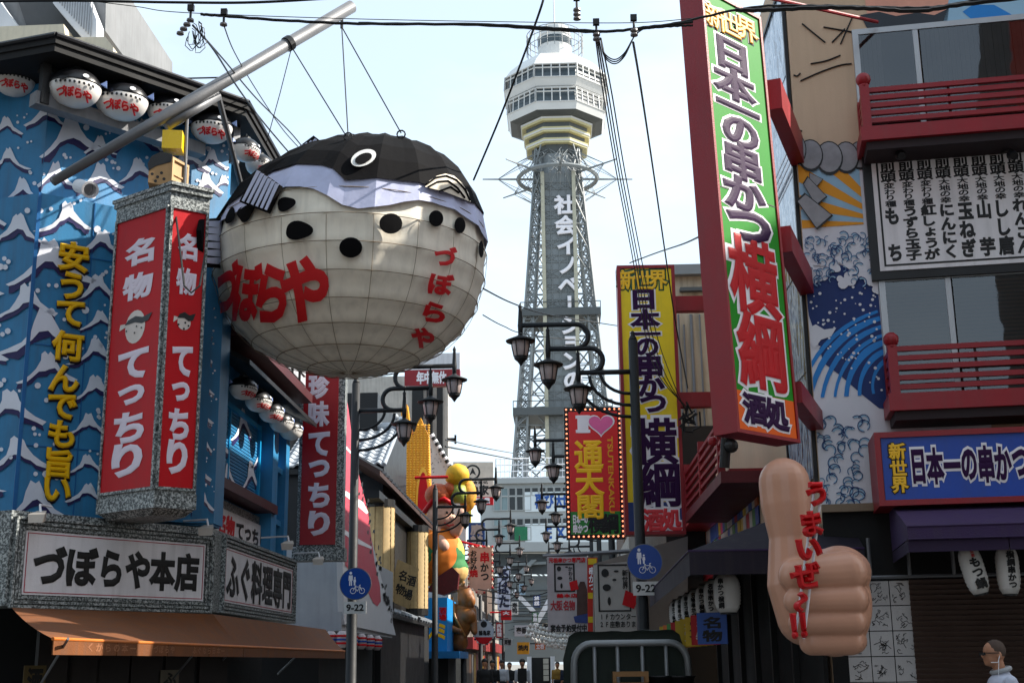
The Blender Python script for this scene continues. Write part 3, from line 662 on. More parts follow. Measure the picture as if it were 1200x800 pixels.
# mouth
patch([(498, 219), (503, 212), (512, 206), (522, 203.5), (532, 206), (541, 214), (549, 226), (552, 237), (540, 232), (522, 225)], .065).build('mouth', mat('mouth_cream', '#d6cbb8', .7), pf)
mb = MB()
for cv in ([(502, 219), (513, 213), (525, 212), (536, 220), (545, 232)], [(500, 216), (511, 208), (523, 206), (535, 211), (545, 222), (551, 235)], [(515, 224), (528, 219), (538, 226)]):
    mb.tube([hit(x, y, .075) for x, y in cv], .012, 6)
mb.build('mouth_lines', M_BACK, pf)
# lettering
def fishtext(items, name):
    mb = MB()
    for ch, cx, cy, w, h, rot in items:
        vs, fs, (x0, x1, y0, y1) = glyph(ch, .05, 3); bm = bmesh.new(); bv = [bm.verts.new(v) for v in vs]
        for f in fs:
            try: bm.faces.new([bv[i] for i in f])
            except ValueError: pass
        bmesh.ops.triangulate(bm, faces=bm.faces)
        for _ in range(2):
            le = [e for e in bm.edges if e.calc_length() > .16]
            if le: bmesh.ops.subdivide_edges(bm, edges=le, cuts=1); bmesh.ops.triangulate(bm, faces=[f for f in bm.faces if len(f.verts) > 3])
        bm.verts.index_update(); c, s = math.cos(R(rot)), math.sin(R(rot)); out = []
        for v in bm.verts:
            x = (v.co.x - (x0 + x1) / 2) / (x1 - x0) * w; y = -(v.co.y - (y0 + y1) / 2) / (y1 - y0) * h
            out.append(hit(cx + x * c - y * s, cy + x * s + y * c,   .012 + v.co.z * .03))
        mb.add(out, [tuple(v.index for v in f.verts) for f in bm.faces]); bm.free()
    mb.build(name, M_LRED, pf)
fishtext([('づ', 266, 335, 24, 66, 6), ('ぼ', 290, 342, 32, 72, 6), ('ら', 319, 344, 36, 70, 6), ('や', 356, 339, 58, 80, 6)], 'side_lettering')
fishtext([('づ', 522, 300, 27, 24, 8), ('ぼ', 517, 333, 30, 26, 9), ('ら', 509, 366, 27, 24, 10), ('や', 495, 396, 28, 25, 12)], 'chest_lettering')
# fins
def fin(name, outl, ribs, fr, thick=.03):
    mbx = MB(); P = [fr.px(x, y) for x, y in outl]
    mbx.prism(fr, P, -thick, thick); fo = recalc(mbx.build(name, M_BACK, pf))
    m2 = MB()
    for (x0, y0, x1, y1, w) in ribs:
        a, b = Vector(fr.px(x0, y0)), Vector(fr.px(x1, y1)); d = (b - a).normalized(); nn = Vector((-d.y, d.x)) * w
        m2.prism(fr, [tuple(a + nn), tuple(a - nn), tuple(b - nn * 1.4), tuple(b + nn * 1.4)], thick, thick + .008)
    recalc(m2.build('fin_stripes', mat('fin_lavender', '#c2c8e2', .6), fo))
Yf = PC.y - RA * .62
a1, a2 = Vector((284, 236)), Vector((316, 248)); b1, b2 = Vector((303, 200)), Vector((329, 218))
fin('pectoral_fin', [(282, 237), (315, 250), (330, 218), (303, 199)], [(*(a1 + (a2 - a1) * ((k + .5) / 6)), *(b1 + (b2 - b1) * ((k + .5) / 6)), .018) for k in range(6)], F(PY(300, 243, hit(300, 243).y - .1), (1, -.35)))
_a, _b = PY(233, 285, 13.35), PY(262, 285, 14.4)
fin('tail_fin', [(262, 255), (236, 257), (233, 270), (234, 292), (240, 313), (256, 314), (262, 300)], [(239, y, 257, y + 1, .03) for y in (262, 270, 278, 287, 296, 305)], F(_a, _b - _a))
fin('dorsal_fin', [(340, 183), (352, 172), (368, 160), (377, 167), (374, 172)], [(349 + 5 * k, 179 - 2.5 * k, 356 + 5 * k, 171 - 2.2 * k, .012) for k in range(4)], F(PY(355, 175, PC.y - .3), (1, 0)))
mb = MB()
for px, py in ((408, 163), (470, 160)):
    p = hit(px, py + 3, .02); mb.tube([p + Vector((.05 * math.cos(t), 0, .06 + .05 * math.sin(t))) for t in [i * math.pi / 5 for i in range(11)]], .01, 6)
mb.build('hanging_rings', M_BLACK, pf)
# boom and its wires ------------------------------------------------------------------------------------------
E0, E1 = PY(62, 213, 12.6), PY(412, 8, 14.7); bm_ = thing('steel_boom', 'long grey steel boom slanting up from the corner to carry the giant fish', 'pole', E0)
mb = MB(); mb.tube([E0, E0.lerp(E1, .45), E1], [.05, .075, .082], 16); mb.build('pole', M_STEEL, bm_, True)
m0, m1 = E0.lerp(E1, .33), E0.lerp(E1, .5); dn = Vector((.02, .05, -.09))
mb = MB(); mb.tube([m0 + dn, m1 + dn], .06, 12); mb.build('sleeve', M_STEEL, bm_, True)
mb = MB(); mb.tube([E0.lerp(E1, .75), E0.lerp(E1, .765)], .095, 14); mb.tube([E1 - Vector((.12, 0, .06)), E1 - Vector((.12, 0, .3))], .02, 6); mb.build('clamp', M_BLACK, bm_)
mb = MB(); mb.tube([m1 + dn, m1 + dn + Vector((.05, 1.5, -1.0))], .035, 8); mb.build('brace', M_STEEL, bm_)
mb = MB(); mb.tube([PY(204, 235, 13.35), PY(212, 300, 13.0), PY(216, 335, 12.95), PY(224, 343, 12.95), PY(234, 335, 13), PY(240, 300, 13.3)], .012, 6)
solo(mb, 'loose_cable', M_CABLE, 'black cable looping down the face of the red sign tower', 'cable', PY(216, 335, 12.95))
def wire(label, pts, r=.012, group=None, name='suspension_wire', m=None, cat='wire'):
    mbx = MB(); mbx.tube(pts, r, 6); return solo(mbx, name, m or M_CABLE, label, cat, pts[0], group)
tip = E1 - Vector((.12, 0, .28)); mid = E0.lerp(E1, .76)
wire('thin vertical steel wire from the boom tip to the fish back', [tip, hit(408, 160, .02)], .008)
wire('thin steel wire slanting from the boom tip to the right ring of the fish', [tip, hit(470, 156, .02)], .008)
wire('thin steel wire from the middle of the boom to the left ring of the fish', [mid, hit(406, 160, .02)], .008)
wire('thin beaded wire dropping from the boom towards the fish tail', [PY(342, 55, 14.6), PY(328, 110, 14.8), PY(312, 168, 15.0)], .006)
# ------------------------------------------------------------------ right corner building
C0 = PY(952, 444, 14.5); C0.z = 0
RF = F(C0, -vpdir(-8000)); SX = C0.x
SR = F((SX, 34), (0, -1))          # street side wall: u points towards the camera, n to the street
rb = thing('mural_restaurant', 'pale restaurant building with painted mural, dark windows and red balconies', 'building', (SX + 3, 17, 0))
ZT = 10.3
mb = MB(); e = RF.w(9, 0); mb.foot([(SX, 14.5), (e.x, e.y), (e.x, 24), (SX, 24)], 0, ZT)
M_BEIGE = mat('beige_mural_wall', '#c3a88c', .7, .1, .8, dirt=.08); mb.build('wall', M_BEIGE, rb)
t = thing('added_row_building', 'unseen tall brown building added along the cross street to shade the thumb', 'building', (32, 19, 0)); mb = MB(); mb.box(20, 44, 14.8, 24, 0, 20.0); mb.build('wall', mat('row_brown', '#8a7a68', .8, .15), t)  # out of view, added to keep the sun off the thumb
def rs(px, py, d=0): return RF.px(px, py, d)
# mural zones as painted sheets
def msheet(name, m, poly, d=.006, lim=None):
    q = [RF.px(x, y, d) for x, y in poly]
    if lim: q = clipx(q, lim)
    mb = MB(); mb.sheet(RF, q, d); return mb.build(name, m, rb)
zM0, zM1 = rs(950, 485)[1], rs(935, 178)[1]; sM = rs(1034, 400)[0]
M_MURW = mat('mural_white', '#d2d2d8', .6, .05); M_MURN = mat('mural_navy', '#0a2a66', .6, .1); M_MURB = mat('mural_blue', '#1c7cc6', .6, .1); M_MURL = mat('mural_pale_blue', '#93b8cf', .6, .08); M_SUNO = mat('mural_orange', '#dd9418', .6, .06)
mb = MB(); mb.sheet(RF, [(0.003, rs(952, 600)[1]), (1.9, rs(952, 600)[1]), (1.9, zM1), (0.003, zM1)], .004); mb.build('mural_ground', M_MURW, rb)
# sun rays
cx, cz = rs(1048, 262); zS = rs(940, 268)[1]
mb = MB(); mb.sheet(RF, [(0.003, zS), (sM - .1, zS), (sM - .1, zM1), (.003, zM1)], .007); mb.build('mural_sky', M_MURL, rb)
for k in range(5):
    a0_ = math.pi * (.70 + .088 * k); a1_ = a0_ + .15; Rr = 4
    q = clipx([(cx, cz), (cx + Rr * math.cos(a0_), cz + Rr * math.sin(a0_)), (cx + Rr * math.cos(a1_), cz + Rr * math.sin(a1_))], (.004, sM - .1))
    q = [(y_, x_) for x_, y_ in clipx([(z, x) for x, z in q], (zS, zM1))]
    if len(q) > 2: mb = MB(); mb.sheet(RF, q, .010); mb.build('sun_ray', M_SUNO, rb)
# rope of the ring: overlapping grey scallops with black edges
M_ROPE = mat('rope_grey', '#8d8d90', .6, .25, 6)
for k, (px, py, w, h) in enumerate([(1008, 186, 22, 17), (992, 189, 24, 19), (972, 190, 26, 20), (950, 187, 24, 19), (934, 180, 18, 18)]):
    s, z = rs(px, py); ws = rs(px + w / 2, py)[0] - rs(px - w / 2, py)[0]; hs = rs(px, py - h)[1] - rs(px, py + h)[1]
    mb = MB(); mb.sheet(RF, clipx(circ((s, z + hs * .1), ws * .62, 20, hs * .50), (.004, 1.25)), .012 + .006 * k); mb.build('rope_outline', M_INK, rb)
    mb = MB(); mb.sheet(RF, clipx(circ((s, z + hs * .12), ws * .56, 20, hs * .44), (.006, 1.24)), .015 + .006 * k); mb.build('rope_strand', M_ROPE, rb)
for k, P in enumerate([[(949, 203), (964, 210), (957, 218), (949, 211)], [(947, 208), (968, 230), (956, 240), (942, 216)], [(944, 228), (974, 252), (957, 267), (935, 236)]]):
    c = (sum(p[0] for p in P) / 4, sum(p[1] for p in P) / 4)
    msheet('paper_streamer_outline', M_INK, [(c[0] + (x - c[0]) * 1.12, c[1] + (y - c[1]) * 1.12) for x, y in P], .048 + .006 * k); msheet('paper_streamer', M_ROPE, P, .051 + .006 * k)
# big generic wave: banded body, foam, dots
lim = (.004, sM)
body = [(942, 330), (950, 315), (965, 318), (978, 308), (990, 312), (1003, 318), (1018, 330), (1034, 350), (1042, 480), (1030, 478), (1010, 462), (985, 440), (965, 425), (958, 400), (948, 370)]
msheet('wave_body', M_MURN, body, .009, lim)
for k in range(7):
    R0 = 34 + k * 17; cxp, cyp = 1060 + k * 3, 452 + k * 7; tw = 3.2 + (k % 3)
    p1 = [(cxp + R0 * 1.05 * math.cos(a), cyp - R0 * math.sin(a)) for a in [R(110 + 85 * i / 14) for i in range(15)]]
    p2 = [(cxp + (R0 + tw) * 1.05 * math.cos(a), cyp - (R0 + tw * (1.5 + math.sin(a * 3))) * math.sin(a)) for a in [R(110 + 85 * i / 14) for i in range(15)]]
    z0q = rs(960, 476)[1]; q = clipx([RF.px(x, y, .012) for x, y in p1 + p2[::-1]], lim); q = [(y_, x_) for x_, y_ in clipx([(z, x) for x, z in q], (z0q + .1, rs(960, 330)[1]))] if q else None
    if q: mb = MB(); mb.sheet(RF, q, .012); mb.build('wave_band', M_MURB, rb)
mb = MB(); rr = random.Random(3)
for _ in range(120):
    px, py = rr.uniform(950, 1036), rr.uniform(335, 470)
    if py > 400 + (px - 950) * .7: continue
    s, z = rs(px, py)
    if lim[0] + .03 < s < lim[1] - .03: mb.sheet(RF, circ((s, z), rr.uniform(.007, .02), 7), .016)
mb.build('spray_dots', M_MURW, rb, kind='stuff')
def curls(name, region, n, col, seed, sz=(5, 10), d=.014):
    rr = random.Random(seed); A, B = MB(), MB()
    for _ in range(n):
        px, py = rr.uniform(region[0], region[2]), rr.uniform(region[1], region[3]); r = rr.uniform(*sz); a = rr.uniform(-.6, .6) + math.pi * .25; fl_ = rr.choice((-1, 1))
        arc1 = [(px + fl_ * r * math.cos(a + t * 3.6), py - r * math.sin(a + t * 3.6)) for t in [i / 8 for i in range(9)]]
        arc2 = [(px + fl_ * r * .62 * math.cos(a + t * 3.4) - fl_ * .6, py - r * .62 * math.sin(a + t * 3.4)) for t in [i / 8 for i in range(9)]]
        q = clipx([RF.px(x, y, d) for x, y in arc1 + arc2[::-1]], lim)
        if q: A.sheet(RF, q, d)
        q = clipx([RF.px(x, y, d) for x, y in arc1 + [(px + (x - px) * .86, py + (y - py) * .86) for x, y in arc1[::-1]]], lim)
        if q: B.sheet(RF, q, d + .003)
    A.build(name + '_crest', col, rb, kind='stuff'); B.build(name + '_line', M_MURN, rb, kind='stuff')
msheet('foam_patch', M_MURW, [(946, 385), (956, 380), (966, 386), (980, 384), (974, 394), (962, 398), (955, 408), (948, 400)], .0185, lim)
msheet('foam_patch', M_MURW, [(985, 275), (1034, 275), (1036, 318), (1022, 322), (1010, 314), (996, 316), (984, 308), (972, 306), (964, 312), (950, 310), (958, 296)], .0185, lim)
rr = random.Random(21); mb = MB()
for k in range(46):
    px = 948 + k * 1.9; py = 318 + 8 * math.sin(k * .35) + (k / 46) ** 2 * 14 + rr.uniform(-7, 5); q = clipx([RF.px(px + r_ * math.cos(a), py + r_ * math.sin(a), .02) for r_ in (rr.uniform(3, 6.5),) for a in [i * math.pi / 5 for i in range(10)]], lim)
    if q: mb.sheet(RF, q, .0195 + .0002 * k)
mb.build('foam_edge', M_MURW, rb, kind='stuff')
curls('foam', (946, 275, 1034, 332), 95, M_MURL, 5, (3.5, 6.5), .031); curls('low_foam', (956, 492, 1014, 592), 70, M_MURL, 8, (4, 8))
# belly lines of the painted figure
mb = MB()
for cv in ([(940, 28), (952, 38), (967, 50)], [(950, 75), (968, 72), (985, 65), (1003, 75)][:3], [(938, 95), (960, 85), (985, 76), (998, 75)], [(975, 50), (985, 40), (990, 34)], [(930, 88), (934, 90), (938, 86)], [(928, 153), (934, 152), (940, 154)], [(965, 32), (1000, 38)], [(985, 52), (992, 36), (1000, 18)]):
    mb.tube(chaikin([RF.w(*rs(x, y, .01), .01) for x, y in cv]), .010, 5)
mb.build('mural_line', M_INK, rb, kind='stuff')
# top strip landscape
msheet('mural_dusk', mat('mural_pink', '#d99a84', .6), [(1008, -40), (1130, -40), (1128, 26), (1018, 30)], .008)
msheet('mural_hills', mat('mural_dark_green', '#2a3038', .6), [(1008, 18), (1030, 14), (1050, 19), (1075, 15), (1095, 18), (1112, 10), (1110, 28), (1016, 33)], .012)
msheet('mural_fan', M_MURL, [(1112, 0), (1130, -40), (1290, -40), (1290, 22), (1105, 27)], .012)
msheet('mural_small_wave', M_MURB, [(1128, 14), (1140, 6), (1165, 6), (1176, 12), (1190, 20), (1220, 22), (1140, 24)], .016)
# windows
def window(name, s0, s1, z0, z1, mull, parent, Fr=RF, gl=None, dark_style=False):
    g = thing_part = MB(); g.frame(Fr, s0, s1, z0, z1, .07, -.02, .05); [g.fb(Fr, m - .03, m + .03, z0 + .07, z1 - .07, -.02, .045) for m in mull]
    fo = g.build(name, mat('aluminium_frame', '#a5a6a8', .4, .1, metal=.6), parent)
    xs = [s0] + list(mull) + [s1]
    for a, b in zip(xs, xs[1:]):
        p = MB(); p.add([Fr.w(a + .05, z0 + .06, .036), Fr.w(b - .03, z0 + .06, .036), Fr.w(b - .03, z1 - .06, .036), Fr.w(a + .05, z1 - .06, .036)], [(0, 1, 2, 3)]); p.build('pane', MATS.setdefault('clear_pane', None) or MATS.__setitem__('clear_pane', clear_glass()) or MATS['clear_pane'], fo)
        q_ = MB(); q_.fb(Fr, a + .04, b - .02, z0 + .05, z1 - .05, .001, .006); q_.build('dark_room', mat('dark_room_brown', '#1d1613', .9, .3), fo)
        q_ = MB(); z = z0 + .1
        if dark_style:
            while z < z1 - .1: q_.fb(Fr, a + .06, b - .05, z, z + .028, .010, .02); z += .045
            q_.build('blind_slats', mat('blind_brown', '#4b3528', .7, .35, 1.5), fo, kind='stuff')
        else:
            x = a + .06
            while x < min(b - .1, a + (b - a) * .45): q_.fb(Fr, x, x + .05, z0 + .07, z1 - .07, .01, .014 + .012 * (int(x * 20) % 2)); x += .055
            q_.build('curtain_folds', mat('curtain_grey', '#5f5a58', .9, .3, 1.5), fo, kind='stuff')
z1_, z0_ = rs(1002, 37)[1], rs(1010, 160)[1]; window('window', rs(998, 40)[0], 6.2, z0_, z1_, [rs(1072, 42)[0], 4.4], rb)
z3_, z2_ = rs(1030, 325)[1], rs(1035, 478)[1]; window('window', rs(1029, 330)[0], 6.2, z2_, z3_, [rs(1110, 330)[0], 4.5], rb, dark_style=True)
# balconies
def balcony(lx, by0, by1, ball, pr, rails, label):
    t = thing('red_balcony', label, 'balcony', RF.w(1.2, rs(lx + 20, by1, .6)[1], .6), 'red railed balconies on the mural building'); D = .62
    zb0, zb1 = rs(lx + 20, by1, D)[1], rs(lx + 20, by0, D)[1]; sl_ = rs(lx, (by0 + by1) / 2, D)[0]; sp = sl_ + .02
    mb = MB(); mb.fb(RF, sl_, 7, zb0, zb1, D - .06, D); mb.fb(RF, sl_, sl_ + .06, zb0, zb1, .02, D - .06); mb.build('fascia_beam', M_REDP, t)
    mb = MB(); mb.fb(RF, sl_ + .06, 7, zb0 - .1, zb0 + .05, .02, D - .06); mb.build('floor_slab', mat('dark_slab', '#2a2024', .7), t)
    zb = rs(ball[0], ball[1], D)[1]
    for s in (sp + .06, sp + 3.1):
        mb = MB(); mb.fb(RF, s - .05, s + .05, zb1, zb - .08, D - .11, D - .01); mb.build('post', M_REDP, t)
        mb = MB(); c = RF.w(s, zb, D - .06); mb.ball(c, .085, 16, 10); mb.lathe(c - Vector((0, 0, .1)), [(.05, 0), (.06, .03), (.04, .05)], 12); mb.build('post_ball', M_REDP, t, True)
    mb = MB(); mb.fb(RF, sp + .02, sp + .1, zb1, zb - .08, .03, .12); mb.build('post', M_REDP, t)
    for py in rails:
        z = rs(lx + 20, py, D)[1]; mb = MB(); mb.fb(RF, sp + .1, 7, z - .028, z + .028, D - .09, D - .04); mb.build('rail', M_REDP, t)
        mb = MB(); mb.fb(RF, sp + .03, sp + .08, z - .028, z + .028, .1, D - .1); mb.build('side_rail', M_REDP, t)
    for s in (1.7, 4.6, 6.0):
        mb = MB(); mb.fb(RF, s, s + .03, zb1, rs(lx + 20, rails[0], D)[1], D - .1, D - .09); mb.build('baluster', M_BLACK, t)
balcony(1009, 147, 163, (1005, 92), None, (103, 112, 121, 130, 139), 'upper red wooden balcony with ball topped post above the menu board')
balcony(1042, 460, 480, (1040, 397), None, (407, 418, 429, 441, 452), 'lower red wooden balcony with ball topped post above the blue sign')
# menu board
b0 = rs(1016, 250, .12)[0]; t = thing('menu_board', 'large white menu board packed with black brush characters in a black frame', 'sign', RF.w(b0, rs(1035, 325, .12)[1], .1))
zb0, zb1 = rs(1035, 327, .12)[1], rs(1020, 178, .12)[1]
mb = MB(); mb.fb(RF, b0, 7, zb0, zb1, .01, .1); mb.build('backing', M_BLACK, t)
f0 = rs(1026, 250, .12)[0]; fz0, fz1 = rs(1040, 317, .12)[1], rs(1025, 184, .12)[1]
mb = MB(); mb.fb(RF, f0, 6.9, fz0, fz1, .1, .115); mb.build('white_face', M_SIGNW, t)
mb = MB(); mb.frame(RF, f0 + .05, 6.85, fz0 + .05, fz1 - .05, .022, .115, .119); mb.build('keyline', M_INK, t)
mb = MB(); D = .118
cols = [('変わり種', 'も ち'), ('変わり種', 'うずら玉子'), ('変わり種', '紅しょうが'), ('大地の幸', 'にんにく'), ('大地の幸', '玉ねぎ'), ('大地の幸', '山 芋'), ('大地の幸', 'しし唐'), ('大地の幸', 'れんこん')]
za, zb_, zc_, zd = [rs(1045, y, D)[1] for y in (186.5, 214, 242.5, 307)]
for k, (m_, big) in enumerate(cols):
    s = rs(1040 + 21.5 * k, 195, D)[0]; w = .17
    mb.text(RF, '前頭', s - w / 2, s + w / 2, zb_, za, True, D, .03, .003, 1.05)
    mb.text(RF, m_, s - .06, s + .06, zc_, zb_, True, D, .03, .003, 1.05)
    mb.text(RF, big, s - w / 2, s + w / 2, zd, zc_, True, D, .05, .003, 1.0)
mb.build('lettering', M_INK, t)
for i, px in enumerate((1057, 1189)):
    c = RF.w(*rs(px, 183, .5), .5); t = thing('spot_lamp', 'small black spot lamp over the menu board, ' + ('nearer its left end' if i == 0 else 'nearer the right edge of the photo'), 'lamp', c, 'spot lamps over the menu board')
    mb = MB(); mb.lathe(c, [(.045, 0), (.06, .1), (.03, .14)], 10, (0, .5, .3)); mb.build('lamp_head', M_BLACK, t)
    mb = MB(); mb.tube([c, c + Vector((0, .1, .12)), c + Vector((0, .38, .2))], .014, 6); mb.build('arm', M_BLACK, t)
# blue shop sign
D = .75; s0 = rs(1035, 550, D)[0]; z0_, z1_ = rs(1040, 586, D)[1], rs(1040, 513, D)[1]
t = thing('blue_shop_sign', 'blue box sign with outlined purple characters and red casing above the purple awning', 'sign', RF.w(s0, z0_, D))
mb = MB(); mb.fb(RF, s0 - .07, 7, z0_ - .06, z1_ + .06, .05, D - .02); mb.build('red_case', M_REDP, t)
mb = MB(); mb.frame(RF, s0 - .07, 7, z0_ - .06, z1_ + .06, .06, D - .02, D + .03); mb.build('red_frame', M_REDP, t)
mb = MB(); mb.fb(RF, s0, 6.9, z0_, z1_, D - .02, D); mb.build('blue_face', mat('blue_face', '#1443a4', .4, .12, dirt=.12), t)
def outlined(Fr, st, s0, s1, z0, z1, vert, d, main, out, t, b1=.035, b2=.095, fill=1.0, wts=None, third=None):
    mb = MB(); mb.text(Fr, st, s0, s1, z0, z1, vert, d, b2, .004, fill, wts); mb.build('letter_outline', out, t)
    mb = MB(); mb.text(Fr, st, s0, s1, z0, z1, vert, d + .008, b1, .004, fill, wts); mb.build('lettering', main, t)
M_PURP = mat('purple_lettering', '#2f0d3c', .6, .06, spec=.15); M_OUTW = mat('outline_white', '#e6e2e6', .4, .04); M_OUTG = mat('outline_green', '#0f4a24', .4)
a, b = rs(1043, 550, D)[0], rs(1063, 550, D)[0]; outlined(RF, '新世界', a, b, rs(1052, 578, D)[1], rs(1052, 519, D)[1], True, D + .004, M_YEL, M_INK, t, .04, .1)
a, b = rs(1066, 545, D)[0], rs(1206, 545, D)[0]; outlined(RF, '日本一の串かつ', a, b, rs(1100, 565, D)[1] - .02, rs(1100, 526, D)[1] + .02, False, D + .004, M_PURP, M_OUTW, t, .045, .12)
# ledge, dark ground floor
mb = MB(); zl0, zl1 = rs(1000, 600)[1], rs(1000, 591)[1]; mb.fb(RF, .0, 9, zl0 + .0, zl1, 0, .12); mb.build('stone_ledge', mat('stone_ledge', '#7c6b58', .8), rb)
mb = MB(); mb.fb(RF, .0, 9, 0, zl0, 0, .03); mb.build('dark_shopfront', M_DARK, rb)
# purple awnings
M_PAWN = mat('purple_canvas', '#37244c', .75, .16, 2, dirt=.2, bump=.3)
z_w, z_f1, z_f2, z_f3 = rs(1064, 598, 0)[1], rs(1080, 616, 1.6)[1], rs(1080, 631, 1.6)[1], rs(1080, 646, 1.6)[1]; s0 = rs(1064, 630, 1.6)[0]
t = thing('front_awning', 'purple canvas awning with folded valance over the closed shutter', 'awning', RF.w(s0, z_f1, .8))
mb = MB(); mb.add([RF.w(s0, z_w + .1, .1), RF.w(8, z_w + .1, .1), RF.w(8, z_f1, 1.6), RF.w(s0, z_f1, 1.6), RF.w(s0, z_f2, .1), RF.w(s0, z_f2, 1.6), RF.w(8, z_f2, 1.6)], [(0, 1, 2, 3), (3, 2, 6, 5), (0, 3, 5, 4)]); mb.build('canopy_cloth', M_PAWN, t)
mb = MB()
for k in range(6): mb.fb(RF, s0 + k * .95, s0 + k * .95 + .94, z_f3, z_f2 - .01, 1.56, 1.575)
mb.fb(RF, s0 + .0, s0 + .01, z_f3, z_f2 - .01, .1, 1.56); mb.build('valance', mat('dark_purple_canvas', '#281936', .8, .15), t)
mb = MB(); mb.tube([RF.w(s0, z_f1, 1.6), RF.w(8, z_f1, 1.6)], .012, 6); mb.tube([RF.w(s0, z_f2, 1.6), RF.w(8, z_f2, 1.6)], .01, 6); mb.build('seam_piping', mat('piping', '#2c1440', .6), t)
zb_, zf, zt_ = 2.5, 2.76, 3.35; A = Vector((1.40, 14.2, 0)); B = Vector((1.53, 22.8, 0)); Cc = Vector((3.3, 14.2, 0))
t = thing('side_awning', 'dark purple awning wrapping the corner behind the giant thumb', 'awning', A)
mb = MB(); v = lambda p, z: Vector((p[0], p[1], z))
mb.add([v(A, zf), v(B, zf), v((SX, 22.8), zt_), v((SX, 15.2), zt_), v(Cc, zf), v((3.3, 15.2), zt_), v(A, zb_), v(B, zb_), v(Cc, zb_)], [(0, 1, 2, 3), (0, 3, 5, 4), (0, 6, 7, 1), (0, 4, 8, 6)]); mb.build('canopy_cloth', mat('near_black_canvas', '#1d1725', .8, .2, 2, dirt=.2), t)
mb = MB(); mb.tube([v(B, zf), v(A, zf), v(Cc, zf)], .012, 6); mb.build('seam_piping', mat('piping', '#2c1440', .6), t)
# shutter, pipe frame, autograph boards
s0, s1 = rs(1070, 740, .1)[0], 8; zt_ = rs(1100, 677, .1)[1]
t = thing('roller_shutter', 'brown slatted roller shutter closed behind the passer by', 'shutter', RF.w(s0, 0, .1))
n = 44
for k in range(n):
    z = zt_ * k / n; mb = MB(); h = zt_ / n; mb.add([RF.w(s0, z, .06), RF.w(s1, z, .06), RF.w(s1, z + h * .75, .1), RF.w(s0, z + h * .75, .1), RF.w(s1, z + h, .06), RF.w(s0, z + h, .06)], [(0, 1, 2, 3), (3, 2, 4, 5)]); mb.build('slat', mat('shutter_brown', '#54433c', .5, .15, dirt=.2), t)
mb = MB(); zq = rs(1065, 675, .3)[1]; mb.tube([RF.w(rs(1019, 700, .3)[0], zq, .3), RF.w(8, zq, .3)], .02, 6)
for px in (1019, 1065, 1117, 1180): s = rs(px, 660, .3)[0]; mb.tube([RF.w(s, zq, .3), RF.w(s, zq + .42, .3)], .02, 6)
solo(mb, 'pipe_rack', M_STEEL, 'pale steel pipe rack running over the autographs and the shutter', 'rack', RF.w(s0, zq, .3))
t = thing('autograph_wall', 'wall of white autograph cards with black scribbles beside the shutter', 'board', RF.w(1, 0, .1))
sR_ = rs(1071, 700, .1)[0]; zt_ = rs(1060, 679, .1)[1]; cw = .245; ch_ = .268; rr = random.Random(11)
for r_ in range(8):
    for c_ in range(5):
        a = sR_ - (c_ + 1) * cw; z = zt_ - (r_ + 1) * ch_
        if a < .1: continue
        mb = MB(); mb.fb(RF, a + .005, a + cw - .005, z + .005, z + ch_ - .005, .03, .045); card = mb.build('autograph_card', mat('card_white', '#b9b4b2', .7, .1), t)
        mb = MB()
        for _ in range(rr.randint(6, 10)):
            x, y = a + rr.uniform(.05, cw - .07), z + rr.uniform(.05, ch_ - .06); p = []
            for i in range(rr.randint(5, 9)):
                x = min(max(x + rr.uniform(-.03, .035), a + .03), a + cw - .03); y = min(max(y + rr.uniform(-.03, .03), z + .03), z + ch_ - .03); p.append(RF.w(x, y, .048))
            mb.tube(p, .0028, 4)
        mb.build('scribble', M_INK, card, kind='stuff')
# paper lanterns
def paper_lantern(c, r, h, txt, label, group, tilt=0, Fr=None, red='', dir_=(0, -1)):
    t = thing('paper_lantern', label, 'lantern', c, group); ax = Vector((math.sin(tilt), 0, math.cos(tilt)))
    pr = [(r * .62, -h / 2), (r * .85, -h / 2 + .05)]
    for i in range(9): z = -h / 2 + .06 + (h - .12) * i / 8; pr += [(r * (1 - .12 * (2 * i / 8 - 1) ** 4), z), (r * .96 * (1 - .12 * (2 * i / 8 - 1) ** 4), z + .015)]
    pr += [(r * .62, h / 2)]
    mb = MB(); M = Matrix.Rotation(tilt, 3, 'Y'); mb.lathe((0, 0, 0), pr, 16); mb.v = [Vector(c) + M @ p for p in mb.v]; mb.build('paper_body', mat('lantern_paper', '#c9c6c2', .6, .1), t, True)
    for s in (-1, 1):
        mb = MB(); mb.lathe((0, 0, s * (h / 2)), [(r * .6, -.02), (r * .6, .02)], 16); mb.v = [Vector(c) + M @ p for p in mb.v]; mb.build('hoop', M_BLACK, t)
    fr = F((0, 0), (-dir_[1], dir_[0])); n = Vector((dir_[0], dir_[1], 0)).normalized(); fr = F((0, 0), Vector((-n.y, n.x, 0))); 
    if txt:
        for part, colr, lo_, hi_ in ((red, M_RED, h * .28, h * .42), (txt, M_INK, -h * .4, h * .28 if red else h * .4)):
            if not part: continue
            mb = MB(); n_ = len(part)
            for i, c_ in enumerate(part):
                zz = hi_ - (hi_ - lo_) * (i + .5) / n_; sz = (hi_ - lo_) / n_; vs, fs, (x0, x1, y0, y1) = glyph(c_, .05, 2)
                out = []
                for x, y, z in vs:
                    xx = (x - (x0 + x1) / 2) * min(sz * 1.1, r * 1.25); yy = zz + (y - (y0 + y1) / 2) * sz; dd = math.sqrt(max(0, r * r - xx * xx)) + .006 + z * .05
                    out.append(Vector(c) + M @ (fr.u * xx + n * dd * 1.0 + Vector((0, 0, yy))))
                mb.add(out, fs)
            mb.build('lettering', colr, t)
    return t
paper_lantern(PY(1141, 668, 13.1), .115, .46, 'もつ鍋', 'tilted white paper lantern with black and red characters under the purple awning', 'paper lanterns over the shutter', -.22, red='元祖')
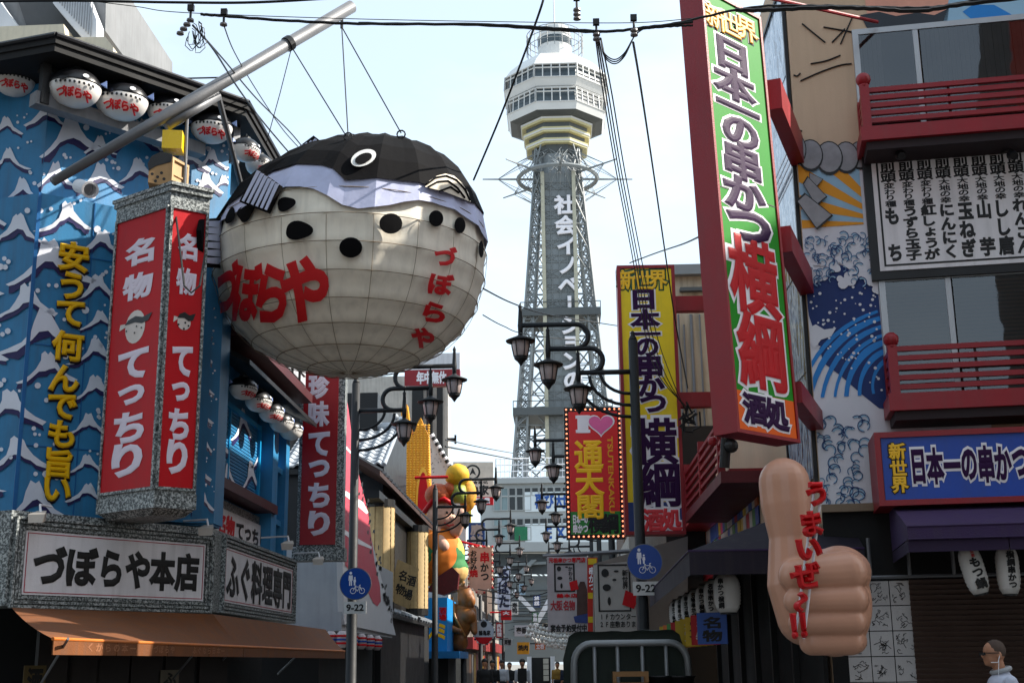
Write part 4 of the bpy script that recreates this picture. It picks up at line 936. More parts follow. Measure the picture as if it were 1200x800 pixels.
paper_lantern(PY(1181, 668, 13.1), .115, .46, '横綱串かつ', 'upright white paper lantern beside the tilted one at the right edge', 'paper lanterns over the shutter', 0)
posl = ['nearest to the giant thumb', 'second from the giant thumb', 'third from the giant thumb', 'fourth from the giant thumb', 'fifth from the giant thumb', 'sixth from the giant thumb', 'farthest down the street']
for i in range(7):
    Y = 14.9 + i * 1.05; c = PX(857, 697, 1.9); c = Vector((1.88, Y, 2.33)); paper_lantern(c, .155, .42, '串かつ横綱' if i % 2 == 0 else '名物串かつ', 'white paper lantern under the side awning, ' + posl[i], 'paper lanterns under the side awning', 0, dir_=(-.55, -.83))
# posters under and over the side awning
M_POST_ = [mat('poster_pink', '#c23a6a', .5), mat('poster_green', '#3f7a3a', .5), mat('poster_orange', '#b8622a', .5), mat('poster_white', '#b5b0aa', .5), mat('poster_blue', '#2f4f93', .5), mat('poster_red', '#a8232a', .5), mat('poster_yellow', '#c4a534', .5)]
FP2 = F((1.62, 19.5), (1, -.55)); rr = random.Random(5)
t = thing('hanging_poster_strip', 'row of colourful menu posters hanging under the side awning', 'poster', (2, 18, 1.9))
for k in range(9):
    fr = F((1.75 + .07 * k * 0, 15.4 + k * .75), (.8, -.6)); mb = MB(); mb.fb(fr, -.2, .2, 1.78, 2.14, 0, .01); p = mb.build('poster', M_POST_[rr.randrange(7)], t)
    mb = MB(); mb.text(fr, rr.choice(['定食', '串盛', '名物', '大特価']), -.15, .15, 1.8, 2.1, True, .012, .04, .002, .9); mb.build('lettering', M_POST_[3] if k % 2 else M_INK, p)
t = thing('poster_band', 'slanting band of small colourful posters on the side wall above the dark awning', 'poster', (SX, 20, 3.6)); FB_ = F((SX, 27.5), (0, -1))
for k in range(26):
    for q in range(3):
        s = k * .33; mb = MB(); mb.fb(FB_, s + .01, s + .32, 3.25 + q * .28, 3.25 + q * .28 + .26, .01, .02 + .01 * rr.random()); mb.build('small_poster', M_POST_[rr.randrange(7)] if rr.random() < .6 else M_POST_[3 if rr.random() < .5 else 4], t)
mb = MB(); mb.fb(FB_, -.2, 9.2, 3.12, 3.24, 0, .12); mb.fb(FB_, -.2, 9.2, 4.1, 4.25, 0, .5); mb.build('red_beam', M_REDP, t)
# side wall glass strip and side balcony
t = thing('painted_reflection_strip', 'tall narrow glass strip with painted pale blue reflections between the green sign and the mural', 'window', (SX, 15.2, 4))
SG = F((SX, 16.5), (0, -1))
mb = MB(); mb.frame(SG, .3, 1.97, 3.5, ZT - .5, .05, .01, .05); mb.build('frame', M_BLACK, t)
gm = bpy.data.materials.new('painted_reflection_glass'); gm.use_nodes = True; gn = gm.node_tree.nodes; gk = gm.node_tree.links.new; gp = gn['Principled BSDF']  # pale streaks in the base colour stand in for reflections
tcx = gn.new('ShaderNodeTexCoord'); mpx = gn.new('ShaderNodeMapping'); mpx.inputs['Scale'].default_value = (3, 2, .7); nx = gn.new('ShaderNodeTexNoise'); nx.inputs['Scale'].default_value = 2.6; nx.inputs['Distortion'].default_value = 1.8; nx.inputs['Detail'].default_value = 3
rx = gn.new('ShaderNodeValToRGB'); rx.color_ramp.interpolation = 'CONSTANT'; ee = rx.color_ramp.elements; ee[0].color = (.05, .06, .07, 1); ee[1].position = .42; ee[1].color = (.28, .36, .46, 1); x_ = ee.new(.5); x_.color = (.55, .6, .65, 1); x_ = ee.new(.58); x_.color = (.2, .27, .36, 1)
gk(tcx.outputs['Object'], mpx.inputs[0]); gk(mpx.outputs[0], nx.inputs[0]); gk(nx.outputs[0], rx.inputs[0]); gk(rx.outputs[0], gp.inputs['Base Color']); gp.inputs['Roughness'].default_value = .12
for k in range(6): z = 3.6 + k * 1.25; mb = MB(); mb.fb(SG, .36, 1.92, z, min(z + 1.22, ZT - .6), .01, .03); mb.build('pane', gm, t)
mb = MB()
for k in range(5): mb.fb(SG, .36, 1.92, PY(918, 165 + k * 9, 14.6).z, PY(918, 168 + k * 9, 14.6).z + .0, .03, .035)
mb.build('white_stripe', M_WHITE, t)
# ------------------------------------------------------------------ large signs on the right
GC = PY(863, 506, 12.0); GS = F(GC, vpdir(2250)); GS.tilt = .045; GS.tz = GC.z; gw = GS.px(936, 515)[0]
t = thing('green_vertical_sign', 'towering green vertical sign with purple and red outlined characters and an orange foot', 'sign', GC)
zt, zb, zo = GS.px(890, 21)[1], GS.px(863, 506)[1], GS.px(862, 456)[1]
back = Vector((-GS.u.y, GS.u.x, 0)); 
mb = MB(); mb.fb(GS, 0, gw, zb, zt, -.27, -.01); mb.build('red_case', M_REDP, t)
mb = MB(); mb.frame(GS, 0, gw, zb, zt, .035, -.01, .02); mb.build('red_frame', M_REDP, t)
mb = MB(); mb.fb(GS, .036, gw - .036, zo, zt - .036, -.01, .006); mb.build('green_face', mat('green_face', '#1f8a1e', .55, .15, .8, bump=0, spec=.15, dirt=.1), t)
mb = MB(); mb.fb(GS, .036, gw - .036, zb + .036, zo, -.01, .006); mb.build('orange_face', mat('orange_face', '#ec6416', .5, .1, bump=0, spec=.2), t)
mb = MB(); mb.fb(GS, .036, gw - .036, (zt + zb) / 2 + .15, (zt + zb) / 2 + .16, .006, .009); mb.build('panel_joint', M_INK, t)
def gch(items, main, out, b1=.04, b2=.1):
    A, B = MB(), MB()
    for c, px, py, w, h in items:
        s, z = GS.px(px, py, .01); ws = GS.px(px + w / 2, py, .01)[0] - GS.px(px - w / 2, py, .01)[0]; hs = GS.px(px, py - h / 2, .01)[1] - GS.px(px, py + h / 2, .01)[1]
        m = c not in '一っつ'; 
        A.ch(GS, c, s, z, ws * (1 if m else 1.1), hs * (1 if m else 1.1), .008, b2, .005); B.ch(GS, c, s, z, ws * (1 if m else 1.1), hs * (1 if m else 1.1), .016, b1, .005)
    A.build('letter_outline', out, t); B.build('lettering', main, t)
gch([('新', 838, 21, 24, 27), ('世', 856, 29, 24, 27), ('界', 875, 36, 24, 27)], mat('amber_lettering', '#e8a51a', .4), M_INK, .035, .1)
gch([('日', 858, 66, 44, 38), ('本', 861, 100, 46, 36), ('一', 865, 127, 44, 30), ('の', 868, 156, 44, 40), ('串', 870, 190, 46, 42), ('か', 873, 228, 48, 42), ('つ', 878, 266, 48, 44)], M_PURP, M_OUTW, .05, .10)
gch([('横', 884, 325, 56, 90), ('綱', 892, 411, 56, 90)], M_RED, M_OUTW, .035, .075)
gch([('酒', 884, 479, 27, 36), ('処', 910, 486, 27, 36)], M_PURP, M_OUTW, .05, .13)
for py0, py1, px in ((80, 118, 900), (256, 290, 915), (441, 470, 930)):
    z0_, z1_ = GS.px(px, py1)[1], GS.px(px, py0)[1]; a = GS.w(gw - .05, 0, -.1); b = a + Vector((.62, 1.9, 0)); fr = F(a, b - a)
    mb = MB(); mb.fb(fr, 0, (b - a).length, z0_ + .02, z1_ - .02, -.08, .08); mb.build('support_beam', M_REDP, t)
mb = MB(); mb.ball(GS.w(.1, zb - .1, -.15), .07, 12, 8); mb.tube([GS.w(.1, zb - .02, -.2), GS.w(.1, zb - .3, -.25)], .05, 10); mb.build('underside_lamp', M_BLACK, t)
mb = MB(); mb.ball(PY(835, 517, 12.6), .05, 12, 8); mb.build('corner_ball', M_REDP, t)
# red balcony seen from below behind the green sign
t = thing('red_side_balcony', 'dark red balcony seen from below behind the foot of the green sign', 'balcony', (SX, 17, 5))
fr = F((SX - .75, 22.5), (0, -1)); z0_ = PX(850, 545, SX - .75).z
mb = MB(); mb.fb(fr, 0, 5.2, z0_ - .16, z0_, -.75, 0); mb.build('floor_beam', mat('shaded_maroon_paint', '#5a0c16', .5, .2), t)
for k in range(5): mb = MB(); mb.fb(fr, 0, 5.2, z0_ + .1 + .14 * k, z0_ + .15 + .14 * k, -.06, -.01); mb.build('rail', M_REDP, t)
for k in range(3): mb = MB(); mb.fb(fr, .05 + k * 2.4, .15 + k * 2.4, z0_, z0_ + .85, -.1, 0); mb.build('post', M_REDP, t)

# yellow vertical sign
YS = F(PY(733, 628, 22.5), (1, .02)); yw = YS.px(804, 626)[0]; zb, zt = 0, 0
zb, zt = YS.px(768, 626)[1], YS.px(754, 311)[1]
t = thing('yellow_vertical_sign', 'tall yellow vertical sign with purple outlined characters and a blue foot in a red frame', 'sign', YS.o + Vector((0, 0, zb)))
mb = MB(); mb.fb(YS, 0, yw, zb, zt, -.35, -.01); mb.build('red_case', M_REDP, t)
mb = MB(); mb.frame(YS, 0, yw, zb, zt, .06, -.01, .03); mb.build('red_frame', M_REDP, t)
zo = YS.px(766, 588)[1]
mb = MB(); mb.fb(YS, .06, yw - .06, zo, zt - .06, -.01, .006); mb.build('yellow_face', mat('yellow_face', '#e9c800', .45, .1, dirt=.12), t)
mb = MB(); mb.fb(YS, .06, yw - .06, zb + .06, zo, -.01, .006); mb.build('blue_face_foot', mat('navy_face', '#12306e', .35, .06), t)
def sgn(Fr, items, main, out, tt, b1=.045, b2=.11, d=.008):
    A, B = MB(), MB()
    for c, px, py, w, h in items:
        s, z = Fr.px(px, py, .01); ws = Fr.px(px + w / 2, py)[0] - Fr.px(px - w / 2, py)[0]; hs = Fr.px(px, py - h / 2)[1] - Fr.px(px, py + h / 2)[1]
        if out: A.ch(Fr, c, s, z, ws, hs, d, b2, .006)
        B.ch(Fr, c, s, z, ws, hs, d + .01, b1, .006)
    if out: A.build('letter_outline', out, tt)
    B.build('lettering', main, tt)
sgn(YS, [('新', 735, 328, 22, 24), ('世', 753, 328, 22, 24), ('界', 771, 328, 22, 24)], M_YEL, M_OUTG, t, .03, .11)
sgn(YS, [('日', 754, 351, 34, 25), ('本', 756, 374, 34, 24), ('一', 757, 391, 34, 20), ('の', 758, 407, 30, 26), ('串', 761, 429, 34, 30), ('か', 763, 452, 33, 27), ('つ', 765, 473, 33, 28)], M_PURP, M_OUTW, t, .045, .10)
sgn(YS, [('横', 768, 517, 52, 56), ('綱', 772, 567, 52, 54)], M_PURP, M_OUTW, t, .03, .085)
sgn(YS, [('酒', 765, 609, 24, 27), ('処', 787, 609, 24, 27)], mat('coral_lettering', '#d8323a', .4), M_OUTW, t, .05, .13)
for py0, py1 in ((345, 362), (458, 475), (575, 590)):
    z0_, z1_ = YS.px(800, py1)[1], YS.px(800, py0)[1]; mb = MB(); mb.fb(YS, yw, 3.2, z0_, z1_, -.3, -.1); mb.build('support_beam', M_REDP, t)
# I love sign
IS = F(PY(664, 628, 28), (1, .02)); iw = IS.px(733, 628)[0]; zb, zt = IS.px(700, 631)[1], IS.px(700, 477)[1]
t = thing('bulb_lined_red_sign', 'red and green sign with a pink heart ringed by small glowing bulbs', 'sign', IS.o + Vector((0, 0, zb)))
mb = MB(); mb.fb(IS, 0, iw, zb, zt, -.25, 0); mb.build('case', M_BLACK, t)
zg = IS.px(700, 599)[1]; e = .1
mb = MB(); mb.fb(IS, e, iw - e, zg, zt - e, 0, .02); mb.build('red_face', mat('bright_red_face', '#cf1d20', .35, .06), t)
mb = MB(); mb.fb(IS, e, iw - e, zb + e, zg, 0, .02); mb.build('green_foot', mat('sign_green', '#1f7a2c', .35, .06), t)
mb = MB(); mb2 = MB(); nb = int((zt - zb) / .11)
pts = [(e / 2, zb + e / 2 + (zt - zb - e) * k / nb) for k in range(nb + 1)] + [(iw - e / 2, zb + e / 2 + (zt - zb - e) * k / nb) for k in range(nb + 1)]
nh = int(iw / .11); pts += [(e / 2 + (iw - e) * k / nh, q) for k in range(1, nh) for q in (zb + e / 2, zt - e / 2)]
for k, (s, z) in enumerate(pts): mb.ball(IS.w(s, z, .03), .021, 6, 4)
mb.build('bulb_string', mat('lit_bulb', '#ff8f66', .4, 0, bump=0, emit=.9), t, kind='stuff')
mb = MB(); s, z = IS.px(683, 497); mb.ch(IS, 'I', s, z, .24, .40, .024, .05, .004, fit=True); 
for q in (-.16, .16): mb.fb(IS, s - .16, s + .16, z + q - .035, z + q + .035, .022, .03)
mb.build('letter_i', M_OUTW, t)
s, z = IS.px(704, 497); h = [(.5 * 16 * math.sin(a) ** 3 / 16, (13 * math.cos(a) - 5 * math.cos(2 * a) - 2 * math.cos(3 * a) - math.cos(4 * a)) / 32) for a in [2 * math.pi * i / 28 for i in range(28)]]
mb = MB(); mb.sheet(IS, [(s + x * .62, z + y * .56) for x, y in h], .024); mb.build('heart_outline', M_OUTW, t)
mb = MB(); mb.sheet(IS, [(s + x * .54, z + y * .48) for x, y in h], .03); mb.build('heart', mat('heart_pink', '#e0629a', .4), t)
sgn(IS, [('通', 690, 533, 34, 36), ('天', 691, 565, 34, 36), ('閣', 692, 594, 34, 30)], M_YEL, None, t, .032, .1, .014)
mb = MB(); s, z = IS.px(716, 556); mb.ch(IS, 'TSUTENKAKU', s, z, .12, IS.px(716, 512)[1] - IS.px(716, 602)[1], .024, .03, .003, rot=-90, fit=True); mb.build('latin_lettering', M_SUNO, t)
mb = MB(); a, b = IS.px(671, 612)[0], IS.px(689, 612)[0]; zq0, zq1 = IS.px(680, 625)[1], IS.px(680, 603)[1]
mb.text(IS, '日本一の', a, b, (zq0 + zq1) / 2, zq1, False, .024, .05, .003); mb.text(IS, '串かつ', a, b, zq0, (zq0 + zq1) / 2, False, .024, .05, .003); mb.build('small_lettering', M_OUTW, t)
sgn(IS, [('横', 699, 613, 20, 24), ('綱', 715, 613, 20, 24)], M_INK, mat('pale_green', '#9fd08a', .4), t, .06, .13)
mb = MB(); mb.fb(IS, iw, 3.1, zt - .5, zt - .4, -.2, -.1); mb.fb(IS, iw, 3.1, zb + .3, zb + .4, -.2, -.1); mb.build('bracket', M_BLACK, t)

# ------------------------------------------------------------------ giant thumb
HF = F(PY(950, 700, 12.0), (1, .12)); hy = 12.0
def hp(px, py, d=0): s, z = HF.px(px, py, d); return HF.w(s, z, d)
K12 = 12.0 / 1546
t = thing('giant_thumb_sign', 'giant fibreglass fist giving a thumbs up with red raised characters', 'statue', HF.o)
mb = MB()
def cap(a, b, ra, rb2, n=20):
    a, b = Vector(a), Vector(b); pts, rs_ = [], []; d = (b - a); Lh = d.length; dn_ = d / Lh
    for i in range(-6, 1): th = math.pi / 2 * (i / 6); pts.append(a + dn_ * (ra * math.sin(th))); rs_.append(max(.003, ra * math.cos(th)))
    for i in range(0, 7): th = math.pi / 2 * (i / 6); pts.append(b + dn_ * (rb2 * math.sin(th))); rs_.append(max(.003, rb2 * math.cos(th)))
    mb.tube(pts, rs_, n)
cap(hp(919, 566), hp(921, 590), 30.5 * K12, 30 * K12); cap(hp(921, 590), hp(926, 630), 30 * K12, 25 * K12); cap(hp(926, 630), hp(930, 685, .0), 25 * K12, 31 * K12); cap(hp(930, 685), hp(944, 722, 0), 31 * K12, 34 * K12)
c = hp(975, 705, -.05); mb.ball(c, 1, 28, 20, (46 * K12, .36, 63 * K12)); mb.ball(hp(962, 718, -.03), 1, 24, 16, (40 * K12, .3, 48 * K12))
mb.ball(hp(984, 672, .02), 1, 24, 16, (36 * K12, .30, 33 * K12))
for y0, x0, x1, r0, r1, d0 in ((672, 933, 992, 20, 25, .24), (704, 934, 998, 15.5, 19, .27), (730, 938, 998, 14, 17, .25), (753, 951, 996, 14, 16, .19)):
    cap(hp(x0, y0 + (2 if y0 < 700 else 0), d0), hp(x1, y0 - 2, d0 - .02), r0 * K12, r1 * K12); cap(hp(x1, y0 - 2, d0 - .02), hp(x1 + 4, y0 - 3, -.05), r1 * K12, r1 * K12)
ho = mb.build('hand', mat('fibreglass_skin', '#c08f76', .34, .12, 1.6, bump=.05), t, True)
md = ho.modifiers.new('remesh', 'REMESH'); md.mode = 'VOXEL'; md.voxel_size = .012; md.use_smooth_shade = True
md = ho.modifiers.new('smooth', 'SMOOTH'); md.factor = .5; md.iterations = 2
mb = MB(); LT = F(HF.o + HF.n * .52, HF.u); A, B = MB(), MB()
for c_, px, py, w, h, rot in (('う', 957, 578, 30, 30, 6), ('ま', 952, 613, 30, 31, 6), ('い', 949, 643, 32, 30, 6), ('ぜ', 945, 674, 34, 32, 6), ('〜', 939, 705, 36, 22, 80), ('！', 931, 733, 26, 33, 4), ('！', 942, 732, 26, 33, 4)):
    s, z = LT.px(px, py); k = 11.5 / 1546; A.ch(LT, c_, s, z, w * k, h * k, .0, .07, .045, rot); A.ch(LT, c_, s, z, w * k, h * k, -.03, .07, .02, rot)
A.build('raised_lettering', mat('letter_red', '#c01218', .4, .08), t)
mb = MB(); p = lambda x, y: LT.w(*LT.px(x, y, -.05), -.05)
for a, b in (((955, 568), (932, 746)), ((963, 572), (942, 748))): mb.tube([p(*a), p(*b)], .012, 8)
mb.tube([p(952, 640), p(952, 640) + Vector((0, .35, 0))], .012, 6); mb.build('letter_rods', M_WHITE, t)
mb = MB(); mb.tube([hp(1000, 700, -.3), hp(1015, 700, -.3) + Vector((.3, 2.6, .2))], .05, 10); mb.build('wall_bracket', M_BLACK, t)

# ------------------------------------------------------------------ passer by
pc = PY(1166, 775, 12.0); pc.z = 0
t = thing('person', 'man with shaved head, dark glasses and white shirt walking past the shutter', 'person', pc)
sk_ = mat('skin', '#a9785c', .55, .08, 8, bump=.05); px0 = pc.x
def P(x, y, z): return (px0 + x, pc.y + y, z)
def lumps(items, name, m, voxel=.012, it=4):
    mb = MB()
    for it_ in items:
        if len(it_) == 2: mb.ball(it_[0], 1, 20, 14, it_[1])
        else:
            a, b, ra, rb_ = it_; a, b = Vector(a), Vector(b); mb.tube([a, a.lerp(b, .5), b], [ra, (ra + rb_) / 2, rb_], 14); mb.ball(a, ra, 12, 8); mb.ball(b, rb_, 12, 8)
    o = mb.build(name, m, t, True); q = o.modifiers.new('remesh', 'REMESH'); q.mode = 'VOXEL'; q.voxel_size = voxel; q.use_smooth_shade = True; q = o.modifiers.new('smooth', 'SMOOTH'); q.factor = .5; q.iterations = it; return o
hz = 1.64
lumps([(P(.0, 0, hz), (.098, .078, .10)), (P(-.035, 0, hz - .055), (.062, .062, .075)), (P(-.065, 0, hz - .095), (.03, .035, .028)), (P(-.103, 0, hz - .035), (.016, .014, .02)), (P(-.088, 0, hz - .075), (.014, .025, .01)), (P(.02, -.078, hz - .03), (.018, .012, .03)), (P(.02, .078, hz - .03), (.018, .012, .03)),
       (P(.02, 0, hz - .08), P(.045, 0, hz - .22), .052, .058),
       (P(.02, -.17, 1.06), P(-.16, -.15, .98), .04, .03), (P(-.16, -.15, .98), P(-.24, -.14, .97), .03, .025), (P(.05, .2, 1.1), P(.12, .2, .88), .04, .03), (P(.12, .2, .88), P(.1, .2, .78), .032, .026)], 'body', sk_, .009, 3)
for i in range(4): mb = MB(); mb.tube([P(-.24, -.16 + i * .014, .975), P(-.285, -.16 + i * .014, .965), P(-.295, -.16 + i * .014, .94)], .008, 6); mb.build('finger', sk_, t, True)
lumps([(P(.05, 0, 1.36), (.13, .17, .10)), (P(.05, 0, 1.2), (.125, .175, .2)), (P(.04, 0, 1.02), (.12, .165, .14)), (P(.06, -.19, 1.38), P(.03, -.21, 1.1), .06, .05), (P(.03, -.21, 1.1), P(-.04, -.19, 1.04), .05, .045), (P(.06, .19, 1.38), P(.06, .22, 1.1), .06, .05), (P(.045, 0, 1.46), (.075, .09, .035))], 'shirt', mat('white_shirt', '#b9bfd0', .8, .06, bump=.9, bscale=9), .012, 5)
lumps([(P(.04, 0, .92), (.12, .16, .1)), (P(.02, -.08, .9), P(-.1, -.08, .5), .085, .06), (P(-.1, -.08, .5), P(-.06, -.08, .1), .06, .045), (P(.05, .08, .9), P(.16, .08, .5), .085, .06), (P(.16, .08, .5), P(.26, .08, .14), .06, .045)], 'trousers', mat('dark_trousers', '#22242c', .8), .014, 4)
for a, b in ((-.09, -.08), (.25, .08)): mb = MB(); mb.ball(P(a - .03, b, .05), 1, 12, 8, (.13, .05, .05)); mb.build('shoe', M_BLACK, t, True)
mb = MB(); mb.ball(P(.012, 0, hz + .014), 1, 20, 12, (.093, .080, .096)); mb.v = [v_ for v_ in mb.v]; mb.build('cropped_hair', mat('cropped_hair', '#4a3c34', .8, .2, 20), t, True)
mb = MB(); mb.fb(F(P(-.106, 0, 0), (0, 1)), -.075, .075, hz - .028, hz - .002, -.006, .006); mb.fb(F(P(-.1, -.083, 0), (1, 0)), 0, .12, hz - .012, hz - .004, -.003, .003); mb.build('dark_glasses', M_INK, t)
mb = MB(); mb.tube([P(-.06, -.075, hz - .09), P(.0, -.08, hz - .09), P(.02, -.085, hz - .03)], .004, 6); mb.tube([P(.01, -.085, hz - .05), P(-.01, -.09, hz - .2), P(.0, -.12, hz - .32)], .003, 5); mb.build('mask_cord', M_WHITE, t)
mb = MB(); mb.tube([P(.045 + .075 * math.cos(a), .09 * math.sin(a), hz - .16 + .02 * math.cos(a)) for a in [i * math.pi / 8 for i in range(17)]], .022, 8); mb.build('collar', mat('grey_scarf', '#9a9da0', .9), t, True)
# ------------------------------------------------------------------ tower at the end of the street
YT = 186.0; tw = thing('observation_tower', 'tall grey lattice tower with an octagonal observation deck and white vertical lettering', 'tower', (0, YT, 0))
def tz(py, px=660, Y=YT): return PY(px, py, Y).z
KT = lambda py, Y=YT: (PY(661, py, Y) - PY(660, py, Y)).length     # metres per pixel
M_TWH = mat('tower_white', '#cfcfcd', .5, .06, .3, bump=0); M_TGR = mat('tower_steel', '#7f8486', .5, .12, .3, bump=0); M_TDK = mat('tower_dark_steel', '#4e5253', .5, .15, .3, bump=0)
M_TGL = mat('tower_glass', '#49545a', .15, .4, .6, bump=0); M_TYE = mat('tower_yellow', '#c6bd8e', .5, .05, bump=0)
def octp(r, cx=0, cy=YT, ph=R(22.5)): return [(cx + r / math.cos(R(22.5)) * math.cos(ph + i * math.pi / 4), cy + r / math.cos(R(22.5)) * math.sin(ph + i * math.pi / 4)) for i in range(8)]
k60 = KT(100); D0 = 58 * k60
def zf(py, r): return PY(655, py, YT - r).z          # height of a ring whose front face shows at py
rings_ = [('deck_roof', 66, 42 * k60, M_TWH), ]
lv = [(62, 40), (68, 52), (74, 58), (90, 59), (100, 54), (102, 55), (119, 56), (128, 53), (134, 45)]
zz = [(zf(py, r * k60), r * k60) for py, r in lv]
def ring(z0, r0, z1, r1, name, m, **kw): mb = MB(); mb.foot([Vector(p) if 0 else p for p in octp(r0)], z0, z1, octp(r1)); return mb.build(name, m, tw)
ring(zz[1][0], zz[1][1], zz[0][0], zz[0][1], 'roof_slope', M_TWH)
ring(zz[2][0], zz[2][1], zz[1][0], zz[1][1] + .0, 'roof_fascia', M_TWH)
ring(zz[3][0], zz[3][1] - .5, zz[2][0], zz[2][1] - .6, 'upper_window_core', M_TGL)
ring(zz[4][0], zz[4][1], zz[3][0], zz[3][1], 'deck_wall', M_TWH)
ring(zz[5][0], zz[5][1] - .3, zz[4][0], zz[4][1] - .3, 'deck_wall', M_TWH)
ring(zz[6][0], zz[6][1] - .5, zz[5][0], zz[5][1] - .6, 'lower_window_core', M_TGL)
ring(zz[7][0], zz[7][1], zz[6][0], zz[6][1], 'deck_wall', M_TWH)
ring(zz[8][0], zz[8][1], zz[7][0], zz[7][1], 'underside', M_TDK)
for (i0, i1, nm) in ((3, 2, 'upper'), (6, 5, 'lower')):
    z0, r0 = zz[i0]; z1, r1 = zz[i1]; P0, P1_ = octp(r0), octp(r1)
    for s in range(8):
        a0_, b0_, a1_, b1_ = [Vector((*p, z)) for p, z in ((P0[s], z0), (P0[(s + 1) % 8], z0), (P1_[s], z1), (P1_[(s + 1) % 8], z1))]
        mb = MB(); n = 5
        for k in range(n + 1): t = k / n; mb.tube([a0_.lerp(b0_, t), a1_.lerp(b1_, t)], .16 if k in (0, n) else .09, 4)
        for t in ((.02, .7, .98) if nm == 'upper' else (.02, .72, .98)): mb.tube([a0_.lerp(a1_, t), b0_.lerp(b1_, t)], .12, 4)
        mb.build('window_frame', M_TWH, tw)
for py, r, h in ((134, 41, 7), (148, 38, 6), (161, 35.5, 6)):
    z = zf(py, r * k60); z2 = zf(py + h, (r - 1.5) * k60)
    mb = MB(); mb.foot(octp((r - 1.2) * k60), z2, z, octp(r * k60)); mb.build('yellow_band', M_TYE, tw)
    mb = MB(); mb.foot(octp((r - .2) * k60), z2 + (z - z2) * .35, z2 + (z - z2) * .65, octp((r + .3) * k60)); mb.build('white_band', M_TWH, tw)
mb = MB(); mb.foot(octp(27 * k60), zf(178, 27 * k60), zf(134, 38 * k60), octp(37 * k60)); mb.build('neck_core', M_TDK, tw)
zt = tz(60)
mb = MB(); mb.lathe((0, YT, 0), [(20 * k60, zt - 1.5), (20 * k60, tz(47)), (21 * k60, tz(46)), (18.5 * k60, tz(45)), (18.5 * k60, tz(37)), (14 * k60, tz(33)), (4 * k60, tz(31))], 24); mb.build('lantern_room', M_TWH, tw)
mb = MB(); mb.lathe((0, YT, 0), [(20.4 * k60, tz(57)), (20.4 * k60, tz(49))], 24); mb.build('lantern_room_glass', M_TGL, tw)
mb = MB()
for k in range(24): a = k * math.pi / 12; p = (33 * k60 * math.cos(a), YT + 33 * k60 * math.sin(a)); mb.tube([(*p, zt - 1), (*p, tz(43))], .06, 4)
for py in (43, 50, 58): mb.tube([(33 * k60 * math.cos(a), YT + 33 * k60 * math.sin(a), tz(py)) for a in [i * math.pi / 16 for i in range(33)]], .07, 4)
mb.build('roof_railing', M_TGR, tw)
mb = MB(); mb.tube([(0, YT, tz(34)), (0, YT, tz(-25))], [.18, .05], 6); mb.build('antenna', M_TWH, tw)
# side pods
for s_, py0, py1, x in ((-1, 125, 150, -50), (1, 118, 150, 48)):
    mb = MB(); a = x * k60; mb.box(min(a, a + s_ * -8 * k60), max(a, a + s_ * -8 * k60), YT - 2.5, YT + 2.5, tz(py1), tz(py0)); mb.build('lift_pod', M_TGR, tw)
# shaft
def legp(py, x0, y0, x1, y1): return x0 + (x1 - x0) * (py - y0) / (y1 - y0)
def tp(px, py, Y): return PY(px, py, Y)
M_SHAFT = mat('shaft_panel', '#73787a', .5, .15, .3, bump=0)
cxs = lambda py: 661.0
SFr = F((0, YT - 4.2), (1, 0)); zb, zt = tz(560, 660, YT - 4.2), tz(202, 660, YT - 4.2); hw = 18.5 * KT(300, YT - 4)
mb = MB(); mb.box(-hw, hw, YT - 4.1, YT - 1, zb, zt); mb.build('lift_shaft', M_SHAFT, tw)
zb2 = 6
mb = MB(); mb.box(-hw + .6, hw - .6, YT - 3.9, YT - 1, zb2, zb); mb.build('lift_shaft_foot', M_SHAFT, tw)
for x in (-hw - .25, hw - .25): mb = MB(); mb.box(x, x + .55, YT - 4.7, YT - 3.9, zb2, zt); mb.build('cream_rail', mat('cream_rail', '#b0ac98', .5, bump=0), tw)
mb = MB()
nn = int((zt - zb) / 1.15)
for k in range(nn):
    z = zb + k * 1.15; mb.tube([(-hw, YT - 4.2, z), (hw, YT - 4.2, z)], .05, 4)
    if k % 2 == 0:
        for a in (-1, 0): mb.tube([(a * hw, YT - 4.2, z), ((a + 1) * hw, YT - 4.2, z + 1.15)], .045, 4); mb.tube([(a * hw, YT - 4.2, z + 1.15), ((a + 1) * hw, YT - 4.2, z)], .045, 4)
for q in (-.5, 0, .5): mb.tube([(q * hw, YT - 4.22, zb), (q * hw, YT - 4.22, zt)], .06, 4)
mb.build('shaft_grid', M_TGR, tw, kind='stuff')
mb = MB()
for c_, py in zip('社会イノベーションの', (240, 264, 288, 311, 334, 357, 381, 402, 423, 446)):
    px = 652 + (py - 240) * .05; s, z = SFr.px(px + 4, py, .3); w = 24 * KT(py); mb.ch(SFr, c_, s, z, w, w * .98, .35, .045, .1, 90 if c_ == 'ー' else 0)
mb.build('lettering', M_OUTW, tw)
